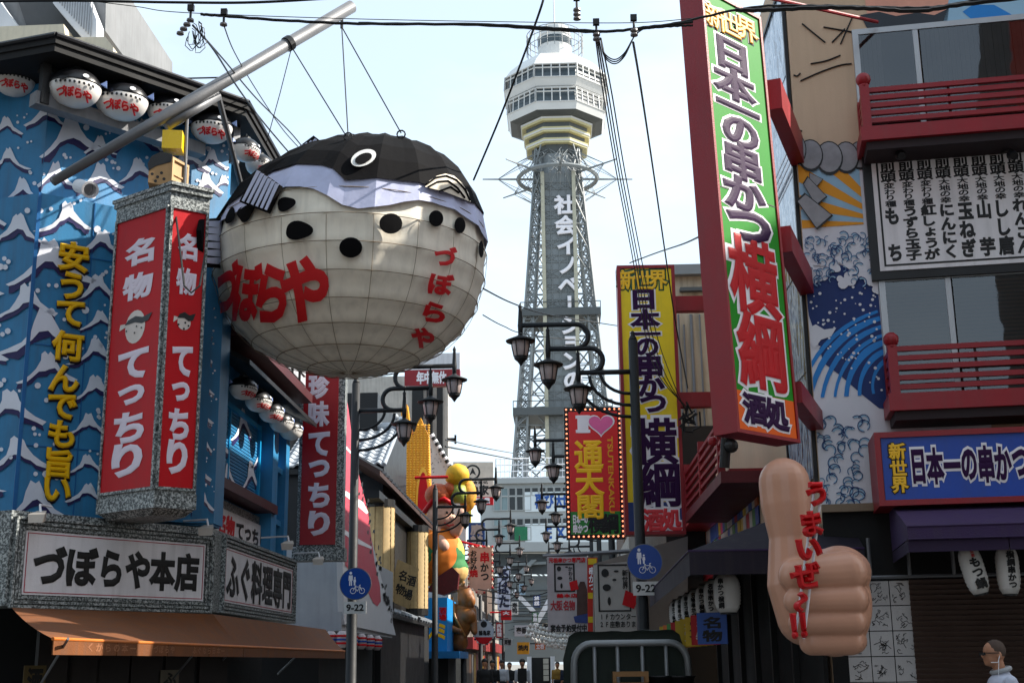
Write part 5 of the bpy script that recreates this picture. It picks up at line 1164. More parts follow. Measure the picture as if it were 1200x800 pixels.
# lattice legs, splayed
zt2, zm, zg = tz(178), tz(540), 0
wt, wb = 24.5 * KT(178), 57 * KT(540)
def lx(z): t = (zt2 - z) / (zt2 - zm); return wt + (wb - wt) * (t + .10 * t * (t - 1) * 1.0)
legs = []
for sx in (-1, 1):
    for sy in (-1, 1):
        mb = MB(); N = 26; lw = .95
        def cor(z, a, b): x = lx(z); return Vector((sx * (x - (0 if a else lw * (1 + .015 * (zt2 - z)))), YT + sy * (x * .8 - (0 if b else lw * (1 + .015 * (zt2 - z)))), z))
        for a in (0, 1):
            for b in (0, 1): mb.tube([cor(zt2 + (2 - zt2) * i / N, a, b) for i in range(N + 1)], .17, 4)
        for i in range(N * 2):
            za, zb_ = zt2 + (2 - zt2) * i / (2 * N), zt2 + (2 - zt2) * (i + 1) / (2 * N)
            for (p, q) in (((0, 0), (0, 1)), ((0, 1), (1, 1)), ((1, 1), (1, 0)), ((1, 0), (0, 0))):
                mb.tube([cor(za, *p), cor(zb_, *q)], .075, 3, False); mb.tube([cor(za, *p), cor(za, *q)], .06, 3, False)
        mb.build('lattice_leg', M_TGR, tw)
mb = MB(); N = 17
for i in range(N):
    za, zb_ = zt2 + (4 - zt2) * i / N, zt2 + (4 - zt2) * (i + 1) / N
    for sy in (-1, 1):
        A, B, C_, D_ = [Vector((s * lx(z), YT + sy * lx(z) * .8, z)) for s, z in ((-1, za), (1, za), (-1, zb_), (1, zb_))]
        for sg in (0, 1):
            a = [A, C_] if sg == 0 else [B, D_]; xin = -hw if sg == 0 else hw; ia, ib = Vector((xin, YT + sy * 4, za)), Vector((xin, YT + sy * 4, zb_))
            mb.tube([a[0], ib], .12, 4, False); mb.tube([a[1], ia], .12, 4, False); mb.tube([a[0], ia], .1, 4, False); m_ = (a[0] + ib) / 2; mb.tube([m_, (a[1] + a[0]) / 2], .08, 3, False); mb.tube([m_, (ia + ib) / 2], .08, 3, False)
    for sx in (-1, 1):
        A, B, C_, D_ = [Vector((sx * lx(z), YT + s * lx(z) * .8, z)) for s, z in ((-1, za), (1, za), (-1, zb_), (1, zb_))]
        mb.tube([A, D_], .1, 4, False); mb.tube([B, C_], .1, 4, False); mb.tube([A, B], .08, 4, False)
mb.build('cross_bracing', M_TGR, tw, kind='stuff')
for py in (375, 490):
    z = tz(py); x = lx(z); mb = MB(); mb.box(-x - .6, x + .6, YT - x * .8 - .6, YT + x * .8 + .6, z - .5, z + .5); mb.frame(F((0, YT - x * .8 - .6), (1, 0)), -x - .6, x + .6, z + .5, z + 1.6, .12, -.1, 0); mb.build('platform', M_TDK, tw)
# ring of stays under the deck
mb = MB(); zr = tz(210); rr_ = 88 * KT(210); zA, zB = tz(182), tz(236)
mb.tube([(13 * math.cos(a) * .47, YT + 13 * .47 * math.sin(a), zr) for a in [i * math.pi / 12 for i in range(25)]], .35, 5)
for k in range(8):
    a = k * math.pi / 4 + R(4); d = Vector((math.cos(a), math.sin(a), 0)); o = Vector((0, YT, 0)); tip_ = o + d * rr_ + Vector((0, 0, zr)); j = o + d * rr_ * .80 + Vector((0, 0, zr))
    mb.tube([o + d * 3 + Vector((0, 0, zr)), tip_], [.22, .1], 5)
    for sp in (-.5, 0, .5):
        dd = Vector((math.cos(a + sp), math.sin(a + sp), 0)); mb.tube([j, o + dd * 3.4 + Vector((0, 0, zA))], .05, 3); mb.tube([j, o + dd * 3.9 + Vector((0, 0, zB))], .05, 3); mb.tube([o + d * rr_ * .55 + Vector((0, 0, zr)), o + dd * 3.4 + Vector((0, 0, zA))], .05, 3)
mb.build('stay_ring', M_TGR, tw)
mb = MB(); mb.foot(octp(26 * k60), tz(215), tz(178), octp(25 * k60)); mb.build('neck_grille', M_TGR, tw)
rr = random.Random(2); mb = MB()
for k in range(70):
    a = rr.uniform(math.pi, 2 * math.pi); r = 25.5 * k60; z = rr.uniform(tz(214), tz(176)); mb.tube([(r * math.cos(a), YT + r * math.sin(a), z), ((r + .4) * math.cos(a + .3), YT + (r + .4) * math.sin(a + .3), z + rr.uniform(-1.5, 1.5))], .1, 3)
mb.build('neck_struts', M_TWH, tw, kind='stuff')

# ------------------------------------------------------------------ white office block at the end
YE = 120.0; EF = F((0, YE), (1, .0)); e = lambda px, py: EF.px(px, py)
eb = thing('white_office_block', 'pale office block with ribbon windows and a railed roof in front of the tower', 'building', (0, YE, 0))
x0, x1 = e(563, 600)[0], e(735, 600)[0]; zt = e(640, 566)[1]
M_OFF = mat('office_white', '#9fa3a3', .6, .1, .2, bump=0); M_OFFG = mat('office_pale_glass', '#7c9094', .25, .35, .15, bump=0); M_OFFD = mat('office_dark_glass', '#23282b', .15, .4, .2, bump=0)
zbv = e(640, 640)[1]
mb = MB(); mb.box(x0, x1, YE, YE + 14, zbv, zt); mb.box(x0 - .3, x1 + .3, YE - .4, YE + .2, zt, zt + .5); mb.build('wall', M_OFF, eb)
nb_ = 9; bw = 9.2 * 120 / 1546
for (pa, pb, glassy) in ((571, 580, 0), (581, 597, 1), (607, 615, 0), (617, 632, 1)):
    zb_, za = e(640, pb)[1], e(640, pa)[1]; xs0 = e(578, pa)[0]
    for k in range(12):
        xa = xs0 + k * bw
        if xa + bw > x1: break
        if glassy and k >= 5: continue
        dk = (k in (2, 3)) if glassy else (k > 1)
        mb = MB(); mb.fb(EF, xa + .06, xa + bw - .06, zb_, za, 0, .06); w_ = mb.build('window', M_OFFD if dk else M_OFFG, eb)
        mb = MB(); mb.frame(EF, xa + .02, xa + bw - .02, zb_ - .04, za + .04, .07, .06, .12); mb.build('window_frame', M_OFF, w_)
for (pa, pb, txt, xa, xb) in ((576, 599, '再び大阪', 627, 672), (613, 636, 'EXPO', 636, 690)):
    zb_, za = e(640, pb)[1], e(640, pa)[1]; mb = MB(); mb.fb(EF, e(615, 590)[0], x1 - .5, zb_, za, 0, .1); bn = mb.build('banner', mat('banner_white', '#cfd8dc', .6, .05, bump=0), eb)
    mb = MB(); n = len(txt); a, b = e(xa, 590)[0], e(xb, 590)[0]
    mb.text(EF, txt, a, b, zb_ + .25, za - .2, False, .13, .04, .01, 1.05); mb.build('lettering', mat('banner_blue', '#1f4f9a', .5, bump=0), bn)
mb = MB(); mb.fb(EF, e(603, 620)[0], e(618, 620)[0], e(610, 633)[1], e(610, 617)[1], .12, .2); mb.build('green_banner', mat('green_banner', '#1c6b48', .6, bump=0), eb)
t = thing('roof_railing', 'white mesh railing along the roof of the office block', 'railing', (0, YE, zt)); zz1 = e(640, 536)[1]
mb = MB()
xr0, xr1 = e(581, 550)[0], x1
for k in range(60):
    x = xr0 + k * .42
    if x > xr1: break
    mb.tube([(x, YE + .2, zt + .4), (x, YE + .2, zz1)], .03 if k % 6 else .07, 3)
mb.build('bars', M_WHITE, t, kind='stuff')
for k in range(4): mb = MB(); z = zt + .6 + (zz1 - zt - .6) * k / 3; mb.tube([(xr0, YE + .2, z), (xr1, YE + .2, z)], .05, 4); mb.build('rail', M_WHITE, t)
# plant on the roof behind
mb = MB(); mb.box(-6, 9, YE + 4, YE + 10, zt, zt + 1.2); solo(mb, 'roof_plant', M_TGR, 'grey roof plant behind the white railing at the tower foot', 'roof plant', (0, YE + 4, zt))
# grey covered walkway and stairs below the block
t = thing('grey_station_canopy', 'grey canopy and slanting stair roofs below the office block at the street end', 'canopy', (0, 100, 0)); CF = F((0, 100), (1, 0)); c_ = lambda px, py: CF.px(px, py)
M_CAN = mat('canopy_grey', '#7d8486', .6, .12, .2, bump=0); M_CAN2 = mat('canopy_dark_grey', '#474d50', .6, .12, .2, bump=0)
def cq(name, m, pts, d0=0, d1=.3): mb = MB(); mb.prism(CF, [c_(*p) for p in pts], d0, d1); return mb.build(name, m, t)
cq('lintel', M_OFF, [(562, 636), (735, 636), (735, 647), (562, 647)], 0, 1.0); cq('deck', M_CAN2, [(562, 648), (735, 648), (735, 672), (562, 672)], -.6, -.2); cq('back_wall', M_CAN, [(562, 672), (735, 672), (735, 775), (562, 775)], -2.6, -2.3)
cq('deck_beam', M_CAN, [(600, 660), (640, 658), (640, 661), (600, 663)], 0, .4); cq('stair_roof', M_CAN, [(598, 680), (623, 656), (629, 656), (604, 683)], 0, .6); cq('stair_roof', M_WHITE, [(604, 690), (628, 715), (623, 717), (600, 694)], 0, .5); cq('stair_roof', M_WHITE, [(655, 690), (625, 742), (618, 744), (648, 690)], 0, .5)
for k in range(8): cq('roof_rib', M_CAN2, [(600, 690 + k * 7), (660, 688 + k * 7), (660, 689 + k * 7), (600, 691 + k * 7)], -2.2, -2.1)
# clutter of white lanterns hanging under the canopy far away

for _o in tw.children: pass
tw.location.x += .7
# ------------------------------------------------------------------ lamp posts
M_LGL = mat('milky_lamp_glass', '#b9a7a2', .4, .1, 8)
def lamp(c, name='lantern_head'):
    pass
def make_post(label):
    t = thing('street_lamp', label, 'street lamp', (0, 0, 0), 'iron street lamps with curled arms'); H3 = HL3
    X = lambda x, z: Vector((x, 0, z))
    mb = MB(); mb.tube([X(0, 0), X(0, .3), X(0, .32), X(0, 2.6), X(0, 2.62), X(0, H3 + .55)], [.14, .14, .105, .1, .09, .08], 12); mb.lathe(X(0, H3 + .55), [(.07, 0), (.07, .03), (.03, .1), (.045, .13), (.01, .17)], 10); mb.build('pole', M_POST, t, True)
    r1, r2 = .215, .215; h2 = H3 + .43; h1 = h2 + .43
    def U(cx, zc, r): return [X(cx + (-1) * 0 - r * math.sin(a) * -1 * -1, zc + r * math.cos(a)) for a in [math.pi * i / 10 for i in range(11)]]
    arm3 = [X(.0, H3), X(.95, H3)]
    arm2 = [X(1.46, h2)] + [X(.74, h2)] + [X(.74 - r2 * math.sin(a), H3 + r2 + r2 * math.cos(a)) for a in [math.pi * i / 10 for i in range(1, 11)]]
    arm1 = [X(1.93, h1)] + [X(.98, h1)] + [X(.98 - r1 * math.sin(a), h2 + r1 + r1 * math.cos(a)) for a in [math.pi * i / 10 for i in range(1, 11)]]
    for a in (arm3, arm2, arm1): mb = MB(); mb.tube(a, .045, 8); mb.build('arm', M_POST, t, True)
    for k in range(3):
        r = .38 + .14 * k; mb = MB(); mb.tube([X(.06 + r * 1.35 * math.sin(a) , H3 - r * 1.0 - .06 * k + r * 1.0 * (1 - math.cos(a)) ) for a in [math.pi / 2 * i / 8 for i in range(9)]], .03, 6); mb.build('bracket_curl', M_POST, t, True)
    for x, z in ((.95, H3), (1.46, h2), (1.93, h1)):
        mb = MB(); mb.tube([X(x, z + .40), X(x, z + .33), X(x, z + .30), X(x, z + .02), X(x, z), X(x, z - .22)], [.004, .036, .028, .045, .048, .036], 8); rod = mb.build('lamp_rod', M_POST, t, True)
        b = z - .24
        mb = MB(); mb.lathe(X(x, b), [(.03, .1), (.05, .06), (.11, .03), (.26, -.035), (.25, -.055), (.14, -.04)], 18); mb.build('lamp_hat', M_POST, t, True)
        mb = MB(); mb.lathe(X(x, b), [(.15, -.05), (.145, -.13), (.11, -.31), (.06, -.34)], 12); mb.build('lamp_glass', M_LGL, t, True)
        mb = MB()
        for k in range(6): a = k * math.pi / 3; mb.tube([X(x, b) + Vector((q * math.cos(a), q * math.sin(a), w)) for q, w in ((.155, -.05), (.153, -.13), (.118, -.31), (.08, -.36))], .009, 5)
        mb.lathe(X(x, b), [(.12, -.31), (.11, -.36), (.055, -.41), (.008, -.48)], 10); mb.build('lamp_cage', M_POST, t)
    return t
HL3 = PY(712, 436, 21.4).z
post0 = make_post('tall iron street lamp on the right, beside the yellow sign and above the covered truck')
def dup(root, loc, rotz, label):
    r = root.copy(); COL.objects.link(r); r.location = loc; r.rotation_euler = (0, 0, rotz); r['label'] = label
    for c in list(root.children):
        q = c.copy(); COL.objects.link(q); q.parent = r
        for g in c.children: g2 = g.copy(); COL.objects.link(g2); g2.parent = q
    return r
XR, XL = PY(752, 690, 21.4).x, PY(413, 690, 24.4).x
post0.location = (XR, 21.4, 0); post0.rotation_euler = (0, 0, math.pi)
dup(post0, (XL, 24.4, 0), 0, 'tall iron street lamp on the left, in front of the pink and white banner')
names = ['second', 'third', 'fourth', 'fifth', 'sixth', 'seventh', 'eighth', 'ninth']
for i, Y in enumerate((33.3, 44.4, 55.5, 66.5, 78, 90)): dup(post0, (XR, Y, 0), math.pi, 'iron street lamp on the right side of the street, %s from the camera' % names[i])
for i, Y in enumerate((40.4, 52, 63, 75, 87)): dup(post0, (XL, Y, 0), 0, 'iron street lamp on the left side of the street, %s from the camera' % names[i])
# round traffic signs
M_SIGNB = mat('traffic_blue', '#0c3f8f', .35, .08)
def traffic(px, py, Y, r, ppx, ppy, label):
    c = PY(px, py, Y - .13); t = thing('traffic_sign', label, 'traffic sign', c, 'round blue traffic signs on the lamp posts'); fr = F((c.x, c.y), (1, 0)); z = c.z
    mb = MB(); mb.prism(fr, circ((0, z), r, 32), -.02, .0); mb.build('plate', M_STEEL, t); mb = MB(); mb.prism(fr, circ((0, z), r * .95, 32), .0, .004); mb.build('blue_disc', M_SIGNB, t)
    k = r; mb = MB(); d = .008; S = lambda pts: mb.sheet(fr, [(x * k, z + y * k) for x, y in pts], d)
    S(circ((-.30, .66), .09, 10)); S([(-.42, .52), (-.18, .52), (-.16, .2), (-.2, .2), (-.21, .4), (-.21, -.12), (-.28, -.12), (-.29, .15), (-.31, .15), (-.32, -.12), (-.39, -.12), (-.39, .4), (-.40, .2), (-.44, .2)])
    S(circ((-.04, .36), .055, 8)); S([(-.11, .28), (.02, .28), (.04, .1), (.0, .1), (.0, -.1), (-.1, -.1), (-.1, .1), (-.13, .1)]); mb.build('pedestrian_symbol', M_OUTW, t)
    mb = MB(); w = lambda x, y: fr.w(x * k, z + y * k, d)
    for x in (-.14, .42): mb.tube([w(x + .17 * math.cos(a), -.44 + .17 * math.sin(a)) for a in [i * math.pi / 8 for i in range(17)]], .005, 4)
    for a, b in (((-.14, -.44), (-.02, -.2)), ((-.02, -.2), (.3, -.2)), ((.3, -.2), (.42, -.44)), ((-.02, -.2), (.12, -.46)), ((.12, -.46), (.3, -.2)), ((.3, -.2), (.26, -.1)), ((.26, -.1), (.34, -.08)), ((-.04, -.14), (.06, -.14))): mb.tube([w(*a), w(*b)], .006, 4)
    mb.build('bicycle_symbol', M_OUTW, t)
    c2 = PY(ppx, ppy, Y - .13); z = c2.z; mb = MB(); mb.fb(fr, c2.x - c.x - .21, c2.x - c.x + .21, z - .11, z + .11, -.02, 0); mb.build('hours_plate', mat('plate_white', '#c6c4c0', .5), t)
    mb = MB(); mb.ch(fr, '9-22', c2.x - c.x, z, .33, .13, .003, .03, .003, fit=True); mb.build('hours_lettering', M_INK, t)
traffic(755.5, 658, 21.4, .295, 757, 689, 'round blue pedestrian and bicycle sign with 9-22 plate on the right lamp post')
traffic(416.5, 683.5, 24.4, .30, 416, 711.5, 'round blue pedestrian and bicycle sign with 9-22 plate on the left lamp post')
# ------------------------------------------------------------------ left side of the street beyond the corner
def yx(px, X, py=700):     # depth at which a plane X shows at px
    return PX(px, py, X).y
M_PINK = mat('pink_print', '#c4495a', .5, .08); M_TILE = mat('grey_roof_tile', '#9ba1a8', .35, .25, 8); M_PAPER = mat('old_paper', '#b59a6c', .7, .15, 6, dirt=.35)
Xb = PY(401, 690, 25.5).x; t = thing('banner_shop', 'grey boxed shop front with a raked white board printed pink along the street', 'building', (Xb - .6, 26, 0))
zb_ = PY(375, 739, 25.5).z; zt_ = PY(375, 640, 25.5).z
mb = MB(); mb.box(-6.5, Xb, 25.5, 33.2, zb_, zt_); mb.build('grey_box', mat('grey_panel', '#a3a4a8', .6, .1, dirt=.15), t)
mb = MB(); mb.box(-6.5, Xb - .5, 25.9, 33.2, 0, zb_); mb.build('dark_shopfront', M_DARK, t)
XF = F((Xb + .02, 25.5), (0, 1)); q = lambda *P: [XF.px(*p) for p in P]
mb = MB(); mb.prism(XF, q((402, 731), (463, 744), (406, 520), (404, 430), (400, 400), (399, 600)), -.1, .02); mb.build('white_board', mat('board_white', '#cfcfd2', .5, .05), t)
mb = MB(); mb.sheet(XF, q((402, 450), (407, 480), (412, 520), (420, 560), (430, 600), (432, 616), (438, 660), (444, 686), (445, 704), (441, 710), (436, 706), (428, 690), (415, 676), (403, 662)), .026); mb.build('pink_print', M_PINK, t)
mb = MB()
for a in (((402, 520), (415, 535), (416, 539), (402, 524)), ((402, 574), (424, 588), (430, 600), (428, 602), (402, 580)), ((402, 620), (420, 632), (434, 640), (434, 643), (418, 637), (402, 626))): mb.sheet(XF, q(*a), .031)
mb.build('white_cut_line', M_OUTW, t)
mb = MB(); rr = random.Random(4)
for k in range(46):
    f_ = rr.random(); px, py = 414 + 42 * f_ + rr.uniform(-4, 5), 545 + 180 * f_ + rr.uniform(-8, 8)
    w = rr.uniform(1.0, 2.6); mb.sheet(XF, q((px, py), (px + w, py + rr.uniform(-2, 2)), (px + w * .8, py + rr.uniform(3, 6)), (px - w * .3, py + rr.uniform(2, 5))), .029)
mb.build('ink_marks', M_INK, t, kind='stuff')
for i in range(9):
    c = Vector((-5.3 + .27 * i, 25.3, zb_ - .17)) if i < 4 else Vector((Xb + .05, 25.3 + (i - 4) * 1.2, zb_ - .17)); tt = thing('paper_lantern', 'striped red and white lantern under the grey box, %s from the left' % ['first', 'second', 'third', 'fourth', 'fifth', 'sixth', 'seventh', 'eighth', 'ninth'][i], 'lantern', c, 'striped lanterns under the grey box')
    mb = MB(); mb.lathe(c, [(.06, -.16), (.11, -.1), (.125, 0), (.11, .1), (.06, .16)], 12); mb.build('paper_body', mat('lantern_paper_dim', '#b9aeb0', .6), tt, True)
    for k, m_ in enumerate((M_RED, M_SIGNB if 'M_SIGNB' in globals() else M_NAVY, M_RED)): mb = MB(); mb.lathe(c, [(.127, -.02), (.13, 0), (.127, .02)], 12); mb.v = [p + Vector((0, 0, -.07 + .07 * k)) for p in mb.v]; mb.build('stripe', m_, tt)
# tiled dark building
Xt = -4.7; za, zr = PX(450, 545, Xt), PX(467, 503, Xt)
t = thing('tiled_roof_shop', 'black timber shop with grey curved roof tiles and deep eaves', 'building', (-5, 33, 0))
mb = MB(); mb.box(-9, Xt - .05, za.y + .2, zr.y + 8, 0, za.z - .1); mb.box(-9, Xt - .6, zr.y - .2, zr.y + 7, za.z - .1, PX(462, 452, Xt).z); mb.build('wall', M_BLACK, t)
mb = MB(); dz = zr - za; sl = Vector((0, dz.y, dz.z)); mb.hexa([Vector((-9, za.y, za.z - .06)), Vector((Xt, za.y, za.z - .06)), Vector((Xt, zr.y, zr.z - .06)), Vector((-9, zr.y, zr.z - .06))], [Vector((-9, za.y, za.z - .2)), Vector((Xt, za.y, za.z - .2)), Vector((Xt, zr.y, zr.z - .2)), Vector((-9, zr.y, zr.z - .2))]); recalc(mb.build('roof_deck', M_BLACK, t))
NR, NC = 11, 9; tl = (zr - za).length / NR; dirn = sl.normalized(); nup = Vector((0, -dirn.z, dirn.y))
mb = MB(); k = 7
prof = [(-.16, 0), (-.10, .0), (-.05, .05), (0, .075), (.05, .05), (.10, 0), (.16, 0)]
for j, (o, up) in enumerate(((0, .03), (tl * 1.12, 0))): mb.v += [Vector((x, 0, 0)) + dirn * o + nup * (z + up) for x, z in prof]
mb.v += [Vector((x, 0, 0)) + nup * (z - .02) for x, z in prof]
mb.f = [(i, i + 1, k + i + 1, k + i) for i in range(k - 1)] + [(2 * k + i, 2 * k + i + 1, i + 1, i) for i in range(k - 1)]
WL_ = WL[t.name]; first = None
for c_ in range(NC):
    for r_ in range(NR):
        p = Vector((Xt - .17 - .31 * c_, za.y, za.z)) + dirn * tl * r_
        if first is None:
            first = mb.build('roof_tile', M_TILE, None); first.parent = t; o = first
        else: o = first.copy(); COL.objects.link(o)
        o.location = p - WL_
mb = MB(); mb.tube([Vector((-9, zr.y, zr.z + .08)), Vector((Xt + .05, zr.y, zr.z + .08))], .14, 10); mb.build('ridge', M_TILE, t)
mb = MB(); mb.lathe(Vector((Xt + .02, zr.y, zr.z + .2)), [(.18, 0), (.2, .1), (.1, .16)], 12, (1, 0, 0)); mb.ball(Vector((Xt - .1, zr.y, zr.z + .38)), .1, 10, 6); mb.build('ridge_end', M_TILE, t)
mb = MB(); mb.tube([Vector((Xt, za.y, za.z + .02)), Vector((Xt, zr.y, zr.z + .02))], .06, 8); mb.build('verge_tile', M_TILE, t)
Xe = -4.4; ze = PX(475, 582, Xe).z; y0, y1 = yx(445, Xe, 570), yx(508, Xe, 600)
mb = MB(); mb.hexa([(Xt - .6, y0, ze + .55), (Xe, y0, ze), (Xe, y1, ze), (Xt - .6, y1, ze + .55)], [(Xt - .6, y0, ze + .4), (Xe, y0, ze - .12), (Xe, y1, ze - .12), (Xt - .6, y1, ze + .4)]); recalc(mb.build('eave', M_BROWN, t))
for k in range(22):
    mb = MB(); y = y0 + (y1 - y0) * (k + .5) / 22; mb.tube([(Xe + .02, y, ze + .02), (Xt - .5, y, ze + .5)], .06, 6); mb.build('eave_tile', mat('dark_tile', '#34373c', .4, .3), t)
mb = MB(); mb.box(Xt - .3, Xe - .15, y0 + 1.0, y1 - .2, ze - .55, ze - .35); mb.build('eave_beam', M_BLACK, t)
zq = PX(480, 722, -4.4).z; y0b, y1b = yx(458, -4.4, 720), yx(513, -4.4, 745)
mb = MB(); mb.hexa([(-5.4, y0b, zq + .35), (-4.4, y0b, zq - .05), (-4.4, y1b, zq - .05), (-5.4, y1b, zq + .35)], [(-5.4, y0b, zq + .25), (-4.4, y0b, zq - .15), (-4.4, y1b, zq - .15), (-5.4, y1b, zq + .25)]); recalc(mb.build('lower_eave', M_BLACK, t))
for k in range(16):
    mb = MB(); y = y0b + (y1b - y0b) * (k + .5) / 16; mb.tube([(-4.38, y, zq), (-5.3, y, zq + .38)], .07, 6); mb.build('lower_eave_tile', M_TILE, t)
mb = MB(); mb.box(-6, -4.9, 34, 48, 0, zq); mb.build('dark_shopfront', M_DARK, t)
def big_cyl(px, pt, pb, r, Y, label):
    c = PY(px, (pt + pb) / 2, Y); h = PY(px, pt, Y).z - PY(px, pb, Y).z; t = thing('long_paper_lantern', label, 'lantern', c, 'long beige paper lanterns under the black eave')
    pr = [(r * .9, -h / 2)]
    for i in range(19): z = -h / 2 + .06 + (h - .12) * i / 18; pr += [(r, z), (r * .975, z + .03)]
    pr += [(r * .9, h / 2)]; mb = MB(); mb.lathe(c, pr, 20); mb.build('paper_body', M_PAPER, t, True)
    for s in (-1, 1): mb = MB(); mb.lathe(c, [(r * 1.02, s * (h / 2 - .04) - .1), (r * 1.02, s * (h / 2 - .04) + .1)], 20); mb.build('hoop', M_BLACK, t)
    for k in range(10): a = k * .628; mb = MB(); mb.tube([c + Vector((r * math.cos(a), r * math.sin(a), -h / 2)), c + Vector((r * math.cos(a), r * math.sin(a), h / 2))], .008, 4); mb.build('rib', mat('rib_brown', '#7d6238', .6), t)
big_cyl(446, 588, 711, .36, 33.5, 'nearer long beige paper lantern hanging behind the pink and white board'); big_cyl(487, 618, 718, .39, 40, 'farther long beige paper lantern hanging beside the tilted plaque')
PF = F(PY(466, 690, 36), (1, .1)); t = thing('tilted_plaque', 'tilted old wooden plaque with black brush writing between two long lanterns', 'sign', PF.o + Vector((0, 0, 2.6)))
mb = MB(); mb.prism(PF, [PF.px(*p) for p in ((466, 655), (491, 666), (479, 713), (455, 703))], -.05, .02); recalc(mb.build('board', M_PAPER, t))
mb = MB()
for c_, px, py in (('名', 472, 674), ('物', 469, 690), ('酒', 482, 680), ('場', 478, 696)): s, z = PF.px(px, py); mb.ch(PF, c_, s, z, .26, .3, .024, .03, .004, -12)
mb.build('lettering', M_INK, t)
# blue box shop
BF = F(PY(474, 730, 49), (1, 0)); t = thing('blue_box_shop', 'bright blue shop box with yellow and red characters below the brown guardian', 'building', BF.o)
a, b = 0, BF.px(524, 730)[0]; z0_, z1_ = BF.px(500, 763)[1], BF.px(500, 700)[1]
mb = MB(); mb.fb(BF, -.3, b, z0_, z1_, -4, 0); mb.build('blue_case', mat('vivid_blue', '#1683c6', .4, .08), t)
mb = MB(); mb.fb(BF, -.3, b + .5, z0_ - .25, z0_, -4, .5); mb.build('blue_eave', mat('vivid_blue_dark', '#1370ad', .5), t)
mb = MB(); mb.fb(BF, -.3, b, 0, z0_ - .25, -4, -.4); mb.build('dark_shopfront', M_DARK, t)
mb = MB(); mb.text(BF, 'スミ', BF.px(501, 740)[0], BF.px(523, 740)[0], BF.px(510, 750)[1], BF.px(510, 729)[1], False, .01, .06, .004); mb.build('yellow_lettering', M_YEL, t)
mb = MB(); mb.text(BF, '酒場', BF.px(514, 715)[0], BF.px(523, 715)[0], BF.px(518, 727)[1], BF.px(518, 711)[1], True, .01, .04, .004); mb.build('red_lettering', M_RED, t)
# striped building, ornament, wall, red sign
Y = 52; SF_ = F((0, Y), (1, 0)); sp = lambda px, py: SF_.px(px, py)
t = thing('striped_building', 'narrow white building with black vertical stripes behind the golden ornament', 'building', (-4.6, Y, 0))
x1 = sp(525, 520)[0]; mb = MB(); mb.box(-9, x1, Y, Y + 1.2, 0, sp(500, 440)[1]); mb.build('wall', mat('offwhite_wall', '#b5b0a8', .7, dirt=.3), t)
for a, b in ((483, 496), (500, 507), (512, 519)): mb = MB(); mb.fb(SF_, sp(a, 500)[0], sp(b, 500)[0], sp(500, 600)[1], sp(500, 441)[1], 0, .12); mb.build('black_stripe', M_BLACK, t)
mb = MB(); f0 = sp(527, 515); mb.fb(SF_, f0[0] - .1, f0[0] + .25, f0[1] - .06, f0[1] + .06, 0, .1); mb.fb(SF_, f0[0] + .2, f0[0] + .28, f0[1] - .18, f0[1] + .18, 0, .1); mb.build('wall_bracket', M_BLACK, t)
Y = 49; OF = F((0, Y), (1, 0)); op = lambda *P: [OF.px(*p) for p in P]
t = thing('golden_scale_ornament', 'tall golden ornament covered in scale bumps around a red arch', 'sign', (-4.4, Y, 3))
poly = op((471, 600), (469, 520), (470, 480), (473, 470), (477, 474), (479, 490), (484, 512), (488, 500), (490, 494), (493, 489), (496, 497), (499, 503), (502, 510), (505, 590), (506, 640), (474, 640))
M_GOLD = mat('golden_paint', '#e39a1c', .35, .15, 8); M_GOLD2 = mat('bright_gold_bump', '#f4b93a', .35, .1, 8)
mb = MB(); mb.prism(OF, poly, -.5, 0); recalc(mb.build('panel', M_GOLD, t)); mb = MB()
for r_ in range(44):
    for c_ in range(8):
        px, py = 473 + c_ * 4.2, 498 + r_ * 2.9
        if px > 487 and py < 498 + (px - 487) * .0 : continue
        if ((px - 496) / 8) ** 2 + ((py - 592) / 42) ** 2 < 1 or (px < 484 and False): continue
        if py < 506 and 480 < px < 489: continue
        s, z = OF.px(px, py); k = len(mb.v); mb.ball(OF.w(s, z, 0), 1, 6, 4, (.05, .06, .038))
for r_ in range(10): s, z = OF.px(474, 473 + r_ * 2.8); mb.ball(OF.w(s, z, 0), 1, 6, 4, (.06, .06, .036))
mb.build('scale_bumps', M_GOLD2, t, kind='stuff')
mb = MB(); mb.prism(OF, [OF.px(496 + 8.5 * math.cos(a), 595 - 48 * math.sin(a)) for a in [i * math.pi / 10 for i in range(11)]], 0, .05); mb.build('arch_rim', M_GOLD2, t)
mb = MB(); mb.prism(OF, [OF.px(496 + 6.5 * math.cos(a), 598 - 45 * math.sin(a)) for a in [i * math.pi / 10 for i in range(11)]], 0, .08); mb.build('red_arch', M_RED, t)
mb = MB(); mb.prism(OF, op((466, 600), (466, 500), (469, 492), (471, 500), (472, 600)), -.5, .05); mb.build('red_edge', M_RED, t)
Y = 50; t = thing('patterned_gable', 'white patterned gable wall edged with a black and white coil', 'wall', (-3.8, Y + 1, 3)); WF = F((0, Y + 1), (1, 0)); wp = lambda *P: [WF.px(*p) for p in P]
mb = MB(); mb.prism(WF, wp((502, 640), (502, 508), (509, 512), (530, 549), (546, 576), (546, 640)), -.4, 0); recalc(mb.build('panel', mat('gable_white', '#c9c8c6', .6, .1), t))
mb = MB(); rr = random.Random(9)
for _ in range(130):
    px, py = rr.uniform(504, 542), rr.uniform(520, 600)
    if py < 512 + (px - 505) * 1.7: continue
    s, z = WF.px(px, py); mb.sheet(WF, [(s, z), (s + rr.uniform(.02, .07), z + rr.uniform(-.03, .03)), (s + rr.uniform(0, .05), z - rr.uniform(.03, .08))], .006)
mb.build('pattern_marks', mat('mark_grey', '#55565a', .6), t, kind='stuff')
P0, P1_ = Vector(WF.px(506, 509)), Vector(WF.px(533, 556))
